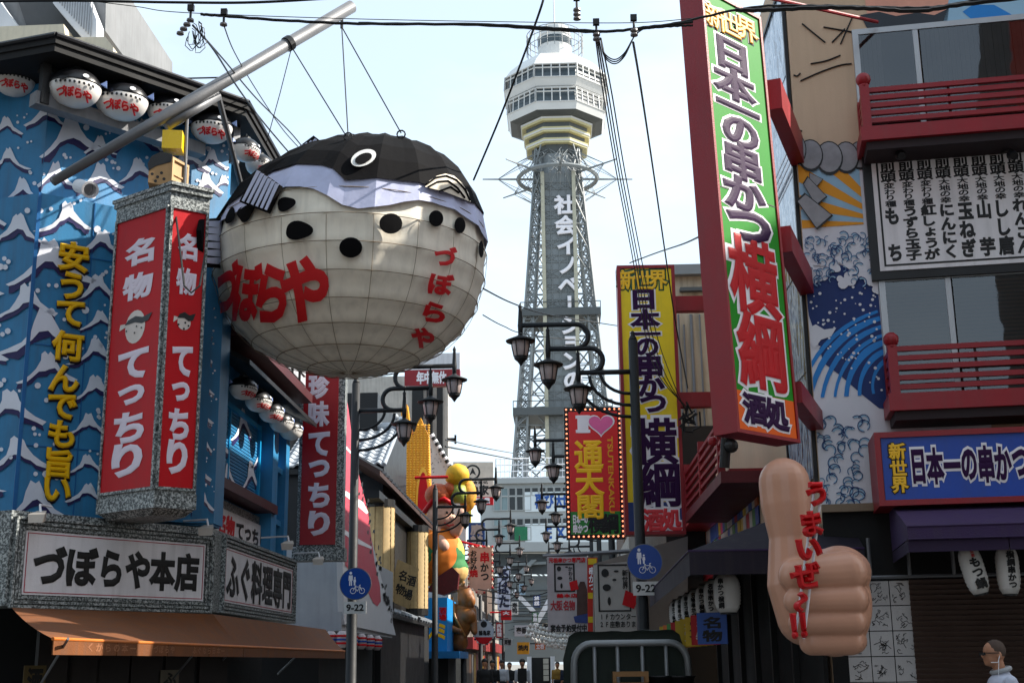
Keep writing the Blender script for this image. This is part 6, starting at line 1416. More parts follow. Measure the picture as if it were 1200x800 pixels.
for k in range(14):
    a = P0.lerp(P1_, k / 14); b = P0.lerp(P1_, (k + .9) / 14); mb = MB(); mb.tube([WF.w(a.x, a.y, .05), WF.w(b.x, b.y, .05)], .09, 8); mb.build('coil_segment', M_BLACK if k % 2 else M_WHITE, t)
NFm = F((0, 45), (1, 0)); t = thing('red_hanging_sign', 'red sign with four white characters under a pale box, behind the left lamps', 'sign', (-3.6, 45, 9)); s0_, s1_ = NFm.px(474, 443)[0], NFm.px(539, 443)[0]
z0_, z1_, z2_ = NFm.px(506, 452)[1], NFm.px(506, 433)[1], NFm.px(506, 414)[1]
mb = MB(); mb.fb(NFm, s0_, s1_, z0_, z1_, -.3, 0); mb.build('red_box', mat('red_box_paint', '#8f1420', .4), t); mb = MB(); mb.fb(NFm, s0_, s1_, z1_, z2_, -.3, 0); mb.build('pale_box', M_SIGNW, t)
mb = MB(); mb.text(NFm, '年中無休', NFm.px(488, 443)[0], NFm.px(523, 443)[0], z0_ + .08, z1_ - .06, False, .006, .05, .004); mb.build('lettering', M_OUTW, t)
mb = MB(); mb.tube([NFm.w(s0_, z1_, -.15), NFm.w(s0_ - .9, z1_, -.15)], .05, 6); mb.build('bracket', M_BLACK, t)
# giant painted figure
def skin_obj(items, name, m, t, voxel, it=3):
    mb = MB()
    for it_ in items:
        if len(it_) == 2: mb.ball(it_[0], 1, 18, 12, it_[1])
        else:
            a, b, ra, rb_ = it_; mb.tube([a, Vector(a).lerp(Vector(b), .5), b], [ra, (ra + rb_) / 2, rb_], 12); mb.ball(a, ra, 12, 8); mb.ball(b, rb_, 12, 8)
    o = mb.build(name, m, t, True); q = o.modifiers.new('remesh', 'REMESH'); q.mode = 'VOXEL'; q.voxel_size = voxel; q.use_smooth_shade = True; q = o.modifiers.new('smooth', 'SMOOTH'); q.factor = .5; q.iterations = it; return o
YG = 46.0; g = lambda px, py, d=0: PY(px, py, YG + d); kk = YG / 1546
t = thing('giant_painted_figure', 'giant painted seated figure with round belly and yellow ball on its head', 'statue', g(515, 690))
pm = mat('patchwork_paint', '#c98f4a', .7, .1, spec=.15)
n_ = pm.node_tree.nodes; lk = pm.node_tree.links.new; vn = n_.new('ShaderNodeTexVoronoi'); vn.inputs['Scale'].default_value = 1.6; tc_ = n_.new('ShaderNodeTexCoord'); nz_ = n_.new('ShaderNodeTexNoise'); nz_.inputs['Scale'].default_value = 1.5; mxv = n_.new('ShaderNodeMixRGB'); mxv.inputs[0].default_value = .35
lk(tc_.outputs['Object'], nz_.inputs['Vector']); lk(tc_.outputs['Object'], mxv.inputs[1]); lk(nz_.outputs['Color'], mxv.inputs[2]); lk(mxv.outputs[0], vn.inputs['Vector'])
cr_ = n_.new('ShaderNodeValToRGB'); cr_.color_ramp.interpolation = 'CONSTANT'; sx_ = n_.new('ShaderNodeSeparateColor'); lk(vn.outputs['Color'], sx_.inputs[0]); lk(sx_.outputs[0], cr_.inputs[0])
cols_ = ['#d8b070', '#d9782e', '#5b7fb5', '#c9c3cf', '#3f7a4a', '#e0c25a', '#b8424a']
els = cr_.color_ramp.elements; els[0].color = (*hexc(cols_[0]), 1); els[1].color = (*hexc(cols_[1]), 1); els[1].position = .2
for i, c_ in enumerate(cols_[2:]): x_ = els.new(.34 + i * .13); x_.color = (*hexc(c_), 1)
lk(cr_.outputs[0], n_['Principled BSDF'].inputs['Base Color'])
skin_obj([(g(512, 652), (34 * kk, .8, 36 * kk)), (g(524, 668), (26 * kk, .7, 20 * kk))], 'painted_robe', pm, t, .05)
skin_obj([(g(516, 604), (17 * kk, .5, 19 * kk)), (g(527, 612), (10 * kk, .4, 12 * kk)), (g(534, 622, -.3), g(541, 606, -.5), .22, .2), (g(541, 604, -.5), (.2, .2, .26)), (g(507, 618), g(520, 640, -.6), .3, .22)], 'body', mat('statue_pink', '#cf9f88', .7, .2, 6), t, .035)
mb = MB(); mb.ball(g(514, 580), 1, 18, 12, (17 * kk, .65, 14 * kk)); mb.ball(g(528, 574), 1, 14, 10, (9 * kk, .5, 10 * kk)); mb.build('curly_hair', mat('orange_hair', '#b8552a', .6, .4, 14), t, True)
mb = MB(); mb.tube([g(497, 600, -.1), g(507, 586, -.45), g(520, 584, -.5), g(530, 590, -.45)], .09, 8); mb.build('red_scarf', M_RED, t, True)
mb = MB(); c = g(536, 557, -.1); mb.lathe(c, [(a_ * 1.3, b_ * 1.3) for a_, b_ in [(.02, -.34), (.18, -.30), (.3, -.16), (.33, -.13), (.33, 0), (.335, .02), (.3, .16), (.22, .26), (.05, .33)]], 20); mb.build('yellow_ball_hat', mat('ball_yellow', '#d9a81e', .65, .3, 6), t, True)
mb = MB(); c = g(537, 574, -.15); mb.lathe(c, [(a_ * 1.3, b_ * 1.3) for a_, b_ in [(.2, -.35), (.24, -.1), (.2, .12)]], 14); mb.build('hat_stem', mat('hat_green', '#8f9a3f', .5), t, True)
mb = MB(); mb.ball(g(548, 580, .3), 1, 14, 10, (11 * kk, .4, 20 * kk)); mb.build('yellow_sleeve', mat('sleeve_yellow', '#c98f2a', .7, .4, 7), t, True)
mb = MB(); mb.prism(F((0, YG - .9), (1, 0)), [F((0, YG - .9), (1, 0)).px(*p) for p in ((500, 692), (512, 676), (530, 664), (538, 672), (536, 690), (520, 697))], -.4, .05); recalc(mb.build('dark_red_skirt', mat('deep_maroon', '#5c1418', .5, .3, 6), t))
mb = MB(); mb.ball(g(529, 607, -.62), .09, 10, 8); mb.build('nose', mat('statue_pink', '#cf9f88', .7, .2, 6), t, True); mb = MB(); mb.tube([g(521, 612, -.55), g(526, 616, -.6), g(532, 614, -.6)], .025, 6); mb.build('mouth', M_RED, t); mb = MB(); mb.ball(g(503, 604, -.2), 1, 10, 8, (.1, .1, .16)); mb.build('ear', mat('statue_pink', '#cf9f88', .7, .2, 6), t, True)
for x_, y_ in ((524, 600), (531, 601)): mb = MB(); mb.ball(g(x_, y_, -.45), .05, 8, 6); mb.build('eye', M_INK, t)
mb = MB(); mb.tube([g(486, 559.5, -.6), g(525, 558.5, -.6)], .06, 6); mb.build('red_pole', M_RED, t)
# brown guardian
YG2 = 52.0; g = lambda px, py, d=0: PY(px, py, YG2 + d)
t = thing('brown_guardian_statue', 'glossy brown muscular guardian statue leaning out with a folded arm', 'statue', g(545, 760))
skin_obj([(g(546, 700), (0.351, 0.364, 0.442)), (g(552, 704, -0.130), (0.182, 0.195, 0.260)), (g(541, 690, 0), (0.260, 0.260, 0.182)), (g(541, 728), (0.429, 0.442, 0.676)), (g(548, 722, -0.195), (0.338, 0.325, 0.312)), (g(538, 752), (0.364, 0.390, 0.390)), (g(531, 712), g(522, 733, -0.390), 0.208, 0.169), (g(522, 733, -0.390), g(537, 739, -0.650), 0.156, 0.117), (g(538, 739, -0.650), (0.143, 0.130, 0.130)), (g(553, 715), g(556, 740, -0.260), 0.182, 0.130), (g(535, 690), g(526, 692, 0.130), 0.130, 0.156)], 'body', mat('brown_lacquer', '#8a5320', .5, .45, 3), t, 0.036, 3)
for i in range(3): mb = MB(); mb.tube([g(533 + i * 9, 688 - i * 1.5, -0.130), g(536 + i * 7, 683 - i * 2, -0.195)], 0.078, 8); mb.build('topknot', mat('lacquer_light', '#a9743a', 0.455), t, True)
mb = MB(); mb.tube([g(530, 700), g(533, 722, -0.455), g(545, 745, -0.520)], 0.052, 6); mb.build('sash', mat('lacquer_light', '#a9743a', 0.455), t, True)
# hanging street signs
def hang(name, label, Y, pts, m, depth=.25, cat='sign', arm=None, armm=None):
    fr = F((0, Y), (1, 0)); P = [fr.px(*p) for p in pts]; cx = sum(p[0] for p in P) / len(P); cz = sum(p[1] for p in P) / len(P)
    t = thing(name, label, cat, (cx, Y, cz)); mb = MB(); mb.prism(fr, P, -depth, 0); recalc(mb.build('face_box', m, t))
    if arm: mb = MB(); mb.tube([fr.w(*fr.px(*a), -.12) for a in arm], .05, 6); mb.build('arm', armm or M_RED, t)
    return t, fr
def put(t, fr, st, px0, py0, px1, py1, m, vert=False, b=.04, d=.008, nm='lettering'):
    mb = MB(); mb.text(fr, st, fr.px(px0, (py0 + py1) / 2)[0], fr.px(px1, (py0 + py1) / 2)[0], fr.px((px0 + px1) / 2, py1)[1], fr.px((px0 + px1) / 2, py0)[1], vert, d, b, .004); mb.build(nm, m, t)
def bulbs(t, fr, pts, r=.04, per=.16, a='#e8d8c8', b='#b01818'):
    mb1, mb2 = MB(), MB(); k = 0
    for p, q in zip(pts, pts[1:] + pts[:1]):
        p, q = Vector(fr.px(*p)), Vector(fr.px(*q)); n = max(1, int((q - p).length / per))
        for i in range(n): v = p.lerp(q, i / n); (mb1 if k % 2 else mb2).ball(fr.w(v.x, v.y, .02), r, 6, 4); k += 1
    mb1.build('pale_bulbs', mat('bulb_pale', a, .4), t, kind='stuff'); mb2.build('red_bulbs', mat('bulb_red_' + b[1:], b, .4), t, kind='stuff')
P5 = [(549, 640), (577, 640), (577, 688), (563, 697), (549, 687)]
t, fr = hang('pennant_sign', 'pink pennant shaped sign with red and black characters edged with bulbs', 48, P5, mat('pennant_pink', '#c99a88', .5, .15), arm=[(536, 633), (566, 640)])
put(t, fr, '串', 562, 646, 574, 659, M_RED); put(t, fr, 'かつ', 563, 659, 573, 681, M_INK, True); put(t, fr, 'お好み', 551, 644, 559, 668, M_INK, True); put(t, fr, '焼', 550, 667, 560, 676, M_RED); bulbs(t, fr, P5, .045, .14)
t, fr = hang('blue_character_sign', 'dark blue sign with pale outlined characters above the pennant sign', 60, [(549, 612), (568, 612), (568, 640), (549, 640)], mat('deep_blue_face', '#16386e', .4)); put(t, fr, '廣堂', 551, 614, 566, 639, mat('pale_brown', '#a78f86', .5), True)
t, fr = hang('beige_round_logo_sign', 'large beige sign with a round black logo and black characters far down the left side', 70, [(531, 541), (578, 541), (578, 582), (531, 582)], mat('beige_face', '#c9bdae', .5))
c = fr.px(554, 553); mb = MB(); mb.sheet(fr, circ(c, .42, 20), .01); mb.build('logo_ring', M_INK, t); mb = MB(); mb.sheet(fr, circ(c, .32, 20), .02); mb.build('logo_disc', mat('beige_face2', '#c9bdae', .5), t); mb = MB(); mb.sheet(fr, [(c[0] - .2, c[1] - .2), (c[0], c[1] + .25), (c[0] + .2, c[1] - .2), (c[0], c[1] - .05)], .03); mb.build('logo_mark', M_INK, t)
put(t, fr, '亀家', 550, 568, 573, 580, M_INK); put(t, fr, 'お食事処', 548, 563, 572, 567, M_INK, b=.02)
t, fr = hang('red_hours_sign', 'small red strip sign with white characters below the beige logo sign', 69, [(541, 582), (578, 582), (578, 591), (541, 591)], M_RED); put(t, fr, '時間営業', 546, 583, 574, 590, M_OUTW)
rp = [(567 + 12.5 * math.cos(a), 740 - 15 * math.sin(a)) for a in [i * math.pi / 10 for i in range(20)]]
t, fr = hang('round_bulb_sign', 'round white sign with a red foot ringed by bulbs at the left of the street', 52, rp, mat('round_white', '#b9bbbf', .5)); bulbs(t, fr, rp, .04, .15, '#d8d8d0', '#1a1a1a')
mb = MB(); mb.sheet(fr, [fr.px(556.5, 746), fr.px(577.5, 746), fr.px(574, 752), fr.px(567, 755), fr.px(560, 752)], .01); mb.build('red_foot', M_RED, t); put(t, fr, '鶴亀家', 561, 738, 575, 744, M_INK); c = fr.px(567, 731); mb = MB(); mb.sheet(fr, circ(c, .13, 12), .01); mb.build('logo', M_INK, t)
t, fr = hang('white_brush_banner', 'narrow white banner with dark brush strokes far down the left side', 76, [(583, 663), (598, 663), (598, 714), (583, 714)], mat('cold_white', '#c3c6d6', .6), .06); put(t, fr, 'ろばた', 584, 665, 597, 712, mat('brush_navy', '#1c2142', .5), True, .05)
t, fr = hang('red_arm_sign', 'small red sign on a red arm below the white brush banner', 73, [(587, 714), (599, 714), (599, 726), (587, 726)], M_RED, arm=[(574, 717), (588, 717)]); put(t, fr, '大', 589, 716, 597, 720, M_OUTW)
t, fr = hang('white_two_character_sign', 'small white sign with two black characters above a yellow sign', 84, [(603, 732), (619, 732), (619, 745), (603, 745)], mat('round_white', '#b9bbbf', .5)); put(t, fr, '壱番', 605, 734, 617, 742, M_INK)
t, fr = hang('yellow_far_sign', 'small orange yellow sign with black characters at the far street end', 80, [(606, 752), (620, 752), (620, 766), (606, 766)], mat('far_yellow', '#c98f1c', .5)); put(t, fr, '焼肉', 607, 755, 619, 762, M_INK)
t, fr = hang('yellow_left_sign', 'pale yellow vertical sign behind the giant figure', 62, [(541, 590), (552, 590), (552, 612), (541, 612)], mat('pale_yellow', '#d8c23a', .5)); put(t, fr, '食', 543, 594, 550, 604, M_INK)
for nm_, px, py, w, h, Y, colr, tx, vert, ink in (('yellow', 592, 688, 7, 20, 96, '#c9a21c', '居酒屋', True, 0), ('white', 603, 712, 8, 15, 92, '#c4c4c2', '寿司', True, 0), ('crimson', 585, 738, 7, 18, 68, '#9c1a1c', '肉料理', True, 1), ('navy', 629, 704, 8, 14, 98, '#20386e', '将棋', True, 1), ('cream', 640, 734, 9, 9, 90, '#b9ae98', '麺', False, 0), ('green', 627, 723, 7, 12, 94, '#2c5f3a', '茶屋', True, 1), ('grey', 595, 752, 10, 8, 66, '#a8a8a8', '両替', False, 0), ('orange', 633, 757, 12, 7, 88, '#c0601c', '立呑', False, 1), ('brown', 581, 700, 6, 16, 80, '#5c3a22', '酒場', True, 1), ('pale blue', 612, 690, 7, 12, 99, '#8fa9bd', '湯', True, 0)):
    t, fr = hang('small_hanging_sign', 'tiny %s sign reading %s among the far street lamps' % (nm_, tx), Y, [(px - w / 2, py - h / 2), (px + w / 2, py - h / 2), (px + w / 2, py + h / 2), (px - w / 2, py + h / 2)], mat('far_sign_' + nm_.replace(' ', '_'), colr, .6, bump=0), arm=[(px - w, py - h / 2), (px, py - h / 2)], armm=M_BLACK)
    put(t, fr, tx, px - w * .4, py - h * .42, px + w * .4, py + h * .42, M_OUTW if ink else M_INK, vert)
# ------------------------------------------------------------------ shop rows down the street
def row(name, label, X0, X1, Y0, Y1, H, m, side, mset):
    t = thing(name, label, 'building', ((X0 + X1) / 2, Y0, 0)); mb = MB(); mb.box(X0, X1, Y0, Y1, 0, H); mb.build('wall', m, t); xf = X1 if side < 0 else X0
    fr = F((xf, Y0), (0, 1)) if side < 0 else F((xf, Y1), (0, -1)); Ln = Y1 - Y0; n = max(1, int(Ln / 1.6))
    for k in range(n):
        a = Ln * k / n; mb = MB(); mb.fb(fr, a + .1, a + Ln / n - .1, 0.1, 2.1, 0, .05); mb.build('shopfront_panel', mset[k % len(mset)], t)
        z = 3.3
        while z + 1.5 < H:
            mb = MB(); mb.fb(fr, a + .25, a + Ln / n - .25, z, z + 1.2, 0, .05); w = mb.build('window', M_OFFD, t); mb = MB(); mb.frame(fr, a + .2, a + Ln / n - .2, z - .05, z + 1.25, .05, .05, .09); mb.build('frame', M_STEEL, w); z += 2.8
    mb = MB(); mb.fb(fr, .1, Ln - .1, 2.25, 2.8, 0, .35); mb.build('sign_fascia', mset[-1], t); return t
rr = random.Random(8); dims = [('#6d675f', 7.0), ('#86807a', 5.2), ('#5a4a40', 7.8), ('#8f8c86', 6.2), ('#6c737a', 8.2), ('#9a8f80', 7)]
wd = ['pale', 'brown', 'grey', 'tall', 'low', 'narrow']
sp_ = [mat('front_dark', '#1c1816', .5), mat('front_brown', '#3d2618', .5), mat('front_grey', '#4a4a4c', .5), mat('front_yellow', '#b58a2a', .5), mat('front_red', '#7d1c1c', .5)]
y = 62
for i in range(4):
    c_, H = dims[i]; row('street_building', 'building with shuttered shopfronts on the left side of the street, %s past the guardian' % names[i].replace('second', 'first').replace('third', 'second').replace('fourth', 'third').replace('fifth', 'fourth').replace('sixth', 'fifth'), -12, -4.6 - .15 * (i % 2), y, y + 8.5, min(H, 5.8 if i < 2 else H), mat('row_wall_%d' % i, c_, .8, .2, dirt=.3), -1, sp_); y += 9
y = 41
for i in range(6):
    c_, H = dims[5 - i]; row('street_building', 'narrow windowed building right of the street, %s behind the bulb lined sign' % ['first', 'second', 'third', 'fourth', 'fifth', 'sixth'][i], 3.1 + .2 * (i % 2), 10, y, y + 8.5, H + 1, mat('row_wall_r%d' % i, c_, .8, .2, dirt=.3), 1, sp_); y += 9
YB = 26.5; t = thing('beige_stained_building', 'plain beige building with stains, pipes and a metal roof edge behind the yellow sign', 'building', (4, YB, 0)); BB = F((0, YB), (1, 0)); x0 = BB.px(786, 420)[0]; zt_ = BB.px(810, 324)[1]; zk = BB.px(810, 505)[1]
mb = MB(); mb.box(x0, 12, YB, YB + 13, zk, zt_); mb.build('wall', mat('stained_beige', '#b5a893', .8, .15, dirt=.5), t)
mb = MB(); mb.box(x0 - .1, 12, YB - .2, YB + 13.2, zt_, zt_ + .22); mb.build('roof_edge', M_TGR, t); mb = MB(); mb.box(x0 - .3, 12, YB - .6, YB + 13, 0, zk); mb.build('dark_base', M_BLACK, t)
for px in (797, 803, 812, 822): s = BB.px(px, 420)[0]; mb = MB(); mb.tube([BB.w(s, zk, .05), BB.w(s, BB.px(px, 345 + (px % 5) * 12)[1], .05)], .02 if px != 812 else .035, 6); mb.build('pipe', M_STEEL, t)
for py in (340, 470): s = BB.px(810, py); mb = MB(); mb.fb(BB, s[0] - .25, s[0] + .25, s[1] - .05, s[1] + .03, 0, .15); mb.build('wall_clamp', M_TDK, t)
Y = 27.5; t, fr = hang('cloth_banner', 'large white cloth banner with black and red brush characters hanging over the street', Y, [(641, 652), (689, 652), (691, 742), (642, 739)], mat('cloth_white', '#a9a4a6', .8, .15), .03, 'banner', arm=[(636, 651), (770, 643)], armm=M_STEEL)
put(t, fr, '元祖串かつ専門店', 643, 653, 686, 659, M_RED, b=.04); mb = MB(); a, b = fr.px(649, 660), fr.px(674, 693); mb.frame(fr, a[0], b[0], b[1], a[1], .035, 0, .008); mb.build('ink_frame', M_INK, t)
mb = MB(); [mb.sheet(fr, circ(fr.px(x, y), rx * .0178, 12, ry * .0178), .01) for x, y, rx, ry in ((655, 666, 2.6, 3), (656, 677, 3.2, 2), (658, 686, 1.4, 3.2), (664, 664, 2, .8))]; mb.build('ink_blots', M_INK, t)
put(t, fr, 'かわら', 666, 663, 671, 680, M_INK, True, .03); mb = MB(); mb.sheet(fr, [fr.px(*p) for p in ((667, 682), (676, 679), (678, 690), (669, 692))], .014); mb.build('red_mug', M_RED, t)
put(t, fr, '鶴本店', 652, 695, 677, 700, M_RED); put(t, fr, '大阪名物', 645, 703, 674, 715, mat('dull_red', '#a03038', .6)); put(t, fr, '宴会予約受付中', 645, 731, 688, 740, M_INK)
mb = MB(); mb.sheet(fr, [fr.px(*p) for p in ((676, 690), (680, 681), (685, 681), (688, 690), (689, 722), (676, 722))], .012); mb.build('brown_printed_figure', mat('print_brown', '#4a3530', .7, .3, 6), t); mb = MB(); mb.sheet(fr, [fr.px(*p) for p in ((672, 722), (690, 718), (690, 730), (674, 729))], .016); mb.build('blue_print', mat('print_blue', '#2e3f78', .7, .3, 6), t)
t, fr = hang('red_yellow_flag', 'narrow red and yellow vertical flag between the cloth banner and the white signboard', 26, [(688, 653), (700, 653), (699, 742), (689, 742)], mat('flag_red', '#b02a1c', .7), .02, 'flag'); mb = MB(); [mb.fb(fr, fr.px(689, y)[0], fr.px(699, y)[0], fr.px(694, y + 7)[1], fr.px(694, y)[1], 0, .01) for y in (654, 694, 722)]; mb.build('yellow_blocks', mat('flag_yellow', '#cfae1c', .7), t); put(t, fr, '串かつ', 690, 664, 698, 692, M_OUTW, True)
Y = 24.5; t, fr = hang('white_signboard', 'off white square signboard with an ink framed logo behind the right lamp post', Y, [(696, 662), (757, 655), (757, 739), (698, 741)], mat('signboard_cream', '#a7a29c', .6, .08), .25)
mb = MB(); a, b = fr.px(700, 661), fr.px(740, 716); mb.frame(fr, a[0], b[0], b[1], a[1], .03, 0, .008); mb.build('ink_frame', M_INK, t)
mb = MB(); [mb.sheet(fr, circ(fr.px(x, y), rx * .0158, 14, ry * .0158), .01) for x, y, rx, ry in ((709, 671, 4.5, 5), (711, 688, 5, 4), (714, 704, 2, 5), (722, 669, 3, 1.3), (720, 679, 2.5, 1.4))]; mb.build('ink_blots', M_INK, t)
put(t, fr, '新世界', 729, 667, 736, 690, M_INK, True, .03); mb = MB(); mb.sheet(fr, [fr.px(*p) for p in ((733, 691), (749, 698), (743, 713), (729, 708))], .014); mb.build('red_mug', M_RED, t)
put(t, fr, '1Fカウンター席', 702, 718, 752, 726, M_INK, b=.02); put(t, fr, '2F座敷あります', 702, 727, 752, 735, M_INK, b=.02)
mb = MB(); YW = 25.2; WW = F((0, YW), (1, 0)); t = thing('grey_side_wall', 'pale grey wall with a slanting top behind the white signboard', 'wall', (2, YW, 0)); mb.prism(WW, [WW.px(*p) for p in ((696, 660), (806, 628), (806, 775), (696, 775))], -.8, 0); recalc(mb.build('panel', mat('slant_grey', '#6e6a66', .8, .15), t))
# lift the corner building's street wall into a dark shop with shelves
t = thing('side_shopfront', 'dark open shopfront below the side awning', 'shopfront', (SX, 18, 0)); fr = F((SX - .05, 24), (0, -1))
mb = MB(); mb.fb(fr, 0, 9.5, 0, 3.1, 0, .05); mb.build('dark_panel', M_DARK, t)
for k in range(6): mb = MB(); mb.fb(fr, .2 + k * 1.55, .3 + k * 1.55, 0, 3.1, .05, .12); mb.build('post', M_BLACK, t)
# ------------------------------------------------------------------ covered truck
YT_ = 17.0; TF = F((0, YT_), (1, 0)); t = thing('covered_truck', 'small truck with a steel hoop frame and a dark green canvas over its load', 'truck', (.9, YT_ + 1, 0)); x0, x1 = TF.px(671, 780)[0], TF.px(808, 780)[0]; ztp = TF.px(740, 753)[1]
mb = MB(); r = .045; hoop = [TF.w(x0, .75), TF.w(x0 + .02, ztp - .25)] + [TF.w(x0 + .25 - .23 * math.cos(a), ztp - .25 + .25 * math.sin(a)) for a in [i * math.pi / 12 for i in range(1, 7)]] + [TF.w(x1 - .25 + .23 * math.sin(a), ztp - .25 + .25 * math.cos(a)) for a in [i * math.pi / 12 for i in range(0, 6)]] + [TF.w(x1 - .02, ztp - .25), TF.w(x1, .75)]
mb.tube(hoop, r, 8); mb.build('hoop', mat('pale_steel', '#8f9294', .4, .15, metal=.3), t, True)
for px in (697, 724, 753, 781): s = TF.px(px, 780)[0]; mb = MB(); mb.tube([TF.w(s, .75), TF.w(s, ztp)], .025, 8); mb.build('upright_bar', mat('pale_steel', '#8f9294', .4), t, True)
cv = MB(); nx, ny = 20, 14; k = 0
for j in range(ny + 1):
    for i in range(nx + 1):
        u, v = i / nx, j / ny; x = x0 - .12 + (x1 - x0 + .1) * u; e_ = min(u, 1 - u) * nx; z = ztp + .10 - .35 * max(0, 1 - e_ / 1.4) ** 1.5 + .05 * noise.noise(Vector((u * 5, v * 5, 1))) + (.06 if j < 2 else 0); cv.v.append(Vector((x, YT_ + .1 + v * 2.0, z)))
for j in range(ny):
    for i in range(nx): a = j * (nx + 1) + i; cv.f.append((a, a + 1, a + nx + 2, a + nx + 1))
b0_ = len(cv.v)
for i in range(nx + 1): p = cv.v[i]; cv.v += [p + Vector((0, .0, -.12)), Vector((p.x, p.y + .12 + .03 * math.sin(i * 1.7), .7))]
for i in range(nx): cv.f += [(i, i + 1, b0_ + 2 * i + 2, b0_ + 2 * i), (b0_ + 2 * i, b0_ + 2 * i + 2, b0_ + 2 * i + 3, b0_ + 2 * i + 1)]
cv.build('canvas_cover', mat('dark_green_canvas', '#2b332e', .85, .3, 3, bump=.5, bscale=10), t, True)
mb = MB(); mb.box(x0 - .05, x1 + .05, YT_ - .1, YT_ + 2.2, .62, .74); mb.build('load_bed', M_STEEL, t); mb = MB(); mb.hexa([(x0, YT_ + 2.3, .5), (x1, YT_ + 2.3, .5), (x1, YT_ + 3.5, .5), (x0, YT_ + 3.5, .5)], [(x0, YT_ + 2.3, 1.75), (x1, YT_ + 2.3, 1.75), (x1, YT_ + 3.1, 1.75), (x0, YT_ + 3.1, 1.75)]); recalc(mb.build('cab', M_WHITE, t))
for x in (x0 + .1, x1 - .1):
    for y in (YT_ + .5, YT_ + 2.9): mb = MB(); mb.lathe((x - .08, y, .3), [(.05, -.0), (.3, .0), (.3, .16), (.05, .16)], 18, (1, 0, 0)); mb.build('wheel', M_BLACK, t)
mb = MB(); mb.fb(TF, x0, x1, .62, 1.0, .1, .14); mb.build('tailgate', M_WHITE, t)
c = TF.px(737, 792); t = thing('beer_crate', 'tan plastic crate riding at the back of the covered truck', 'crate', TF.w(c[0], 1.0, .5)); zt_ = TF.px(737, 786)[1]; mb = MB(); e = .22
fr = F((TF.w(c[0], 0, .5).x, TF.w(c[0], 0, .5).y), (1, 0)); mb.frame(fr, -e, e, zt_ - .3, zt_, .04, -.02, 0, .06); mb.frame(fr, -e, e, zt_ - .3, zt_, .04, -.34, -.32, .06); mb.fb(fr, -e, e, zt_ - .16, zt_ - .13, -.02, 0); mb.fb(fr, -e, -e + .02, zt_ - .3, zt_, -.32, -.02); mb.fb(fr, e - .02, e, zt_ - .3, zt_, -.32, -.02); mb.fb(fr, -e + .02, e - .02, zt_ - .3, zt_ - .28, -.32, -.02); mb.build('crate_shell', mat('tan_plastic', '#8f6638', .5), t)
for px in (772, 795): c = TF.px(px, 792); t = thing('black_tub', 'black plastic tub beside the tan crate' if px == 772 else 'black plastic tub by the right hoop of the truck', 'tub', TF.w(c[0], .99, .5)); zt_ = TF.px(px, 791)[1]; mb = MB(); mb.lathe(TF.w(c[0], zt_ - .3, .32), [(.13, 0), (.17, .28), (.19, .28), (.19, .3), (.16, .3), (.12, .03)], 18); mb.build('tub_shell', M_BLACK, t, True)
# ------------------------------------------------------------------ far street end: van, people, garlands
VF_ = F((0, 62), (1, 0)); t = thing('open_backed_van', 'dark backed delivery van standing open with white crates at the far street end', 'van', (-.9, 62, 0)); x0, x1 = VF_.px(618, 785)[0], VF_.px(649, 785)[0]; zt_ = VF_.px(630, 770)[1]
mb = MB(); mb.box(x0, x1, 62.4, 66, .4, zt_); mb.build('body', mat('van_dark', '#1b1d1e', .4), t)
for a in (x0, x1 - .15): mb = MB(); mb.box(a, a + .2, 61.6, 62.38, .5, zt_ + .05); mb.build('open_door', M_WHITE, t)
for k in range(4): mb = MB(); mb.box(x0 + .75, x0 + 1.0, 62.0, 62.35, .75 + .26 * k, .98 + .26 * k); mb.build('crate', mat('crate_cream', '#b8b2a4', .5), t)
for a in (x0 + .1, x1 - .25): mb = MB(); mb.lathe((a, 62.8, .32), [(.05, 0), (.32, 0), (.32, .15), (.05, .15)], 16, (1, 0, 0)); mb.build('wheel', M_BLACK, t)
NEARER = 0
def walker(px, Y, shirt, trous, hair, label, h=1.68, bag=None):
    p = PY(px, 775, Y); t = thing('person', label, 'person', (p.x, Y, 0), 'people at the far end of the street'); s = h / 1.7; x, y = p.x, Y; V = lambda a, b, c: (x + a * s, y + b * s, c * s)
    skin_obj([(V(0, 0, 1.58), (.085, .1, .115)), (V(0, 0, 1.5), V(0, 0, 1.38), .05, .055), (V(.2, .0, 1.0), V(.22, -.02, .82), .035, .03), (V(-.2, .0, 1.0), V(-.22, .02, .82), .035, .03)], 'body', sk_, t, .02, 2)
    skin_obj([(V(0, 0, 1.25), (.19, .12, .17)), (V(0, 0, 1.08), (.16, .11, .16)), (V(.19, 0, 1.34), V(.22, 0, 1.02), .055, .045), (V(-.19, 0, 1.34), V(-.22, 0, 1.02), .055, .045)], 'shirt', shirt, t, .025, 2)
    skin_obj([(V(0, 0, .93), (.16, .12, .1)), (V(.08, 0, .9), V(.1, -.12, .08), .085, .05), (V(-.08, 0, .9), V(-.09, .14, .08), .085, .05)], 'trousers', trous, t, .025, 2)
    mb = MB(); mb.ball(V(0, .015, 1.62), 1, 12, 8, (.098 * s, .11 * s, .1 * s)); mb.build('hair', hair, t, True)
    if bag: mb = MB(); mb.box(x - .14, x + .14, y - .25, y - .11, 1.0 * s, 1.42 * s); mb.build('backpack', bag, t)
mw = mat('shirt_white', '#b7bac2', .8); mk = mat('clothes_black', '#18191c', .8); mb_ = mat('clothes_navy', '#20283c', .8); mh = mat('hair_black', '#100d0c', .6); my = mat('clothes_ochre', '#8a6a2a', .8); mr = mat('clothes_red', '#a8261c', .8)
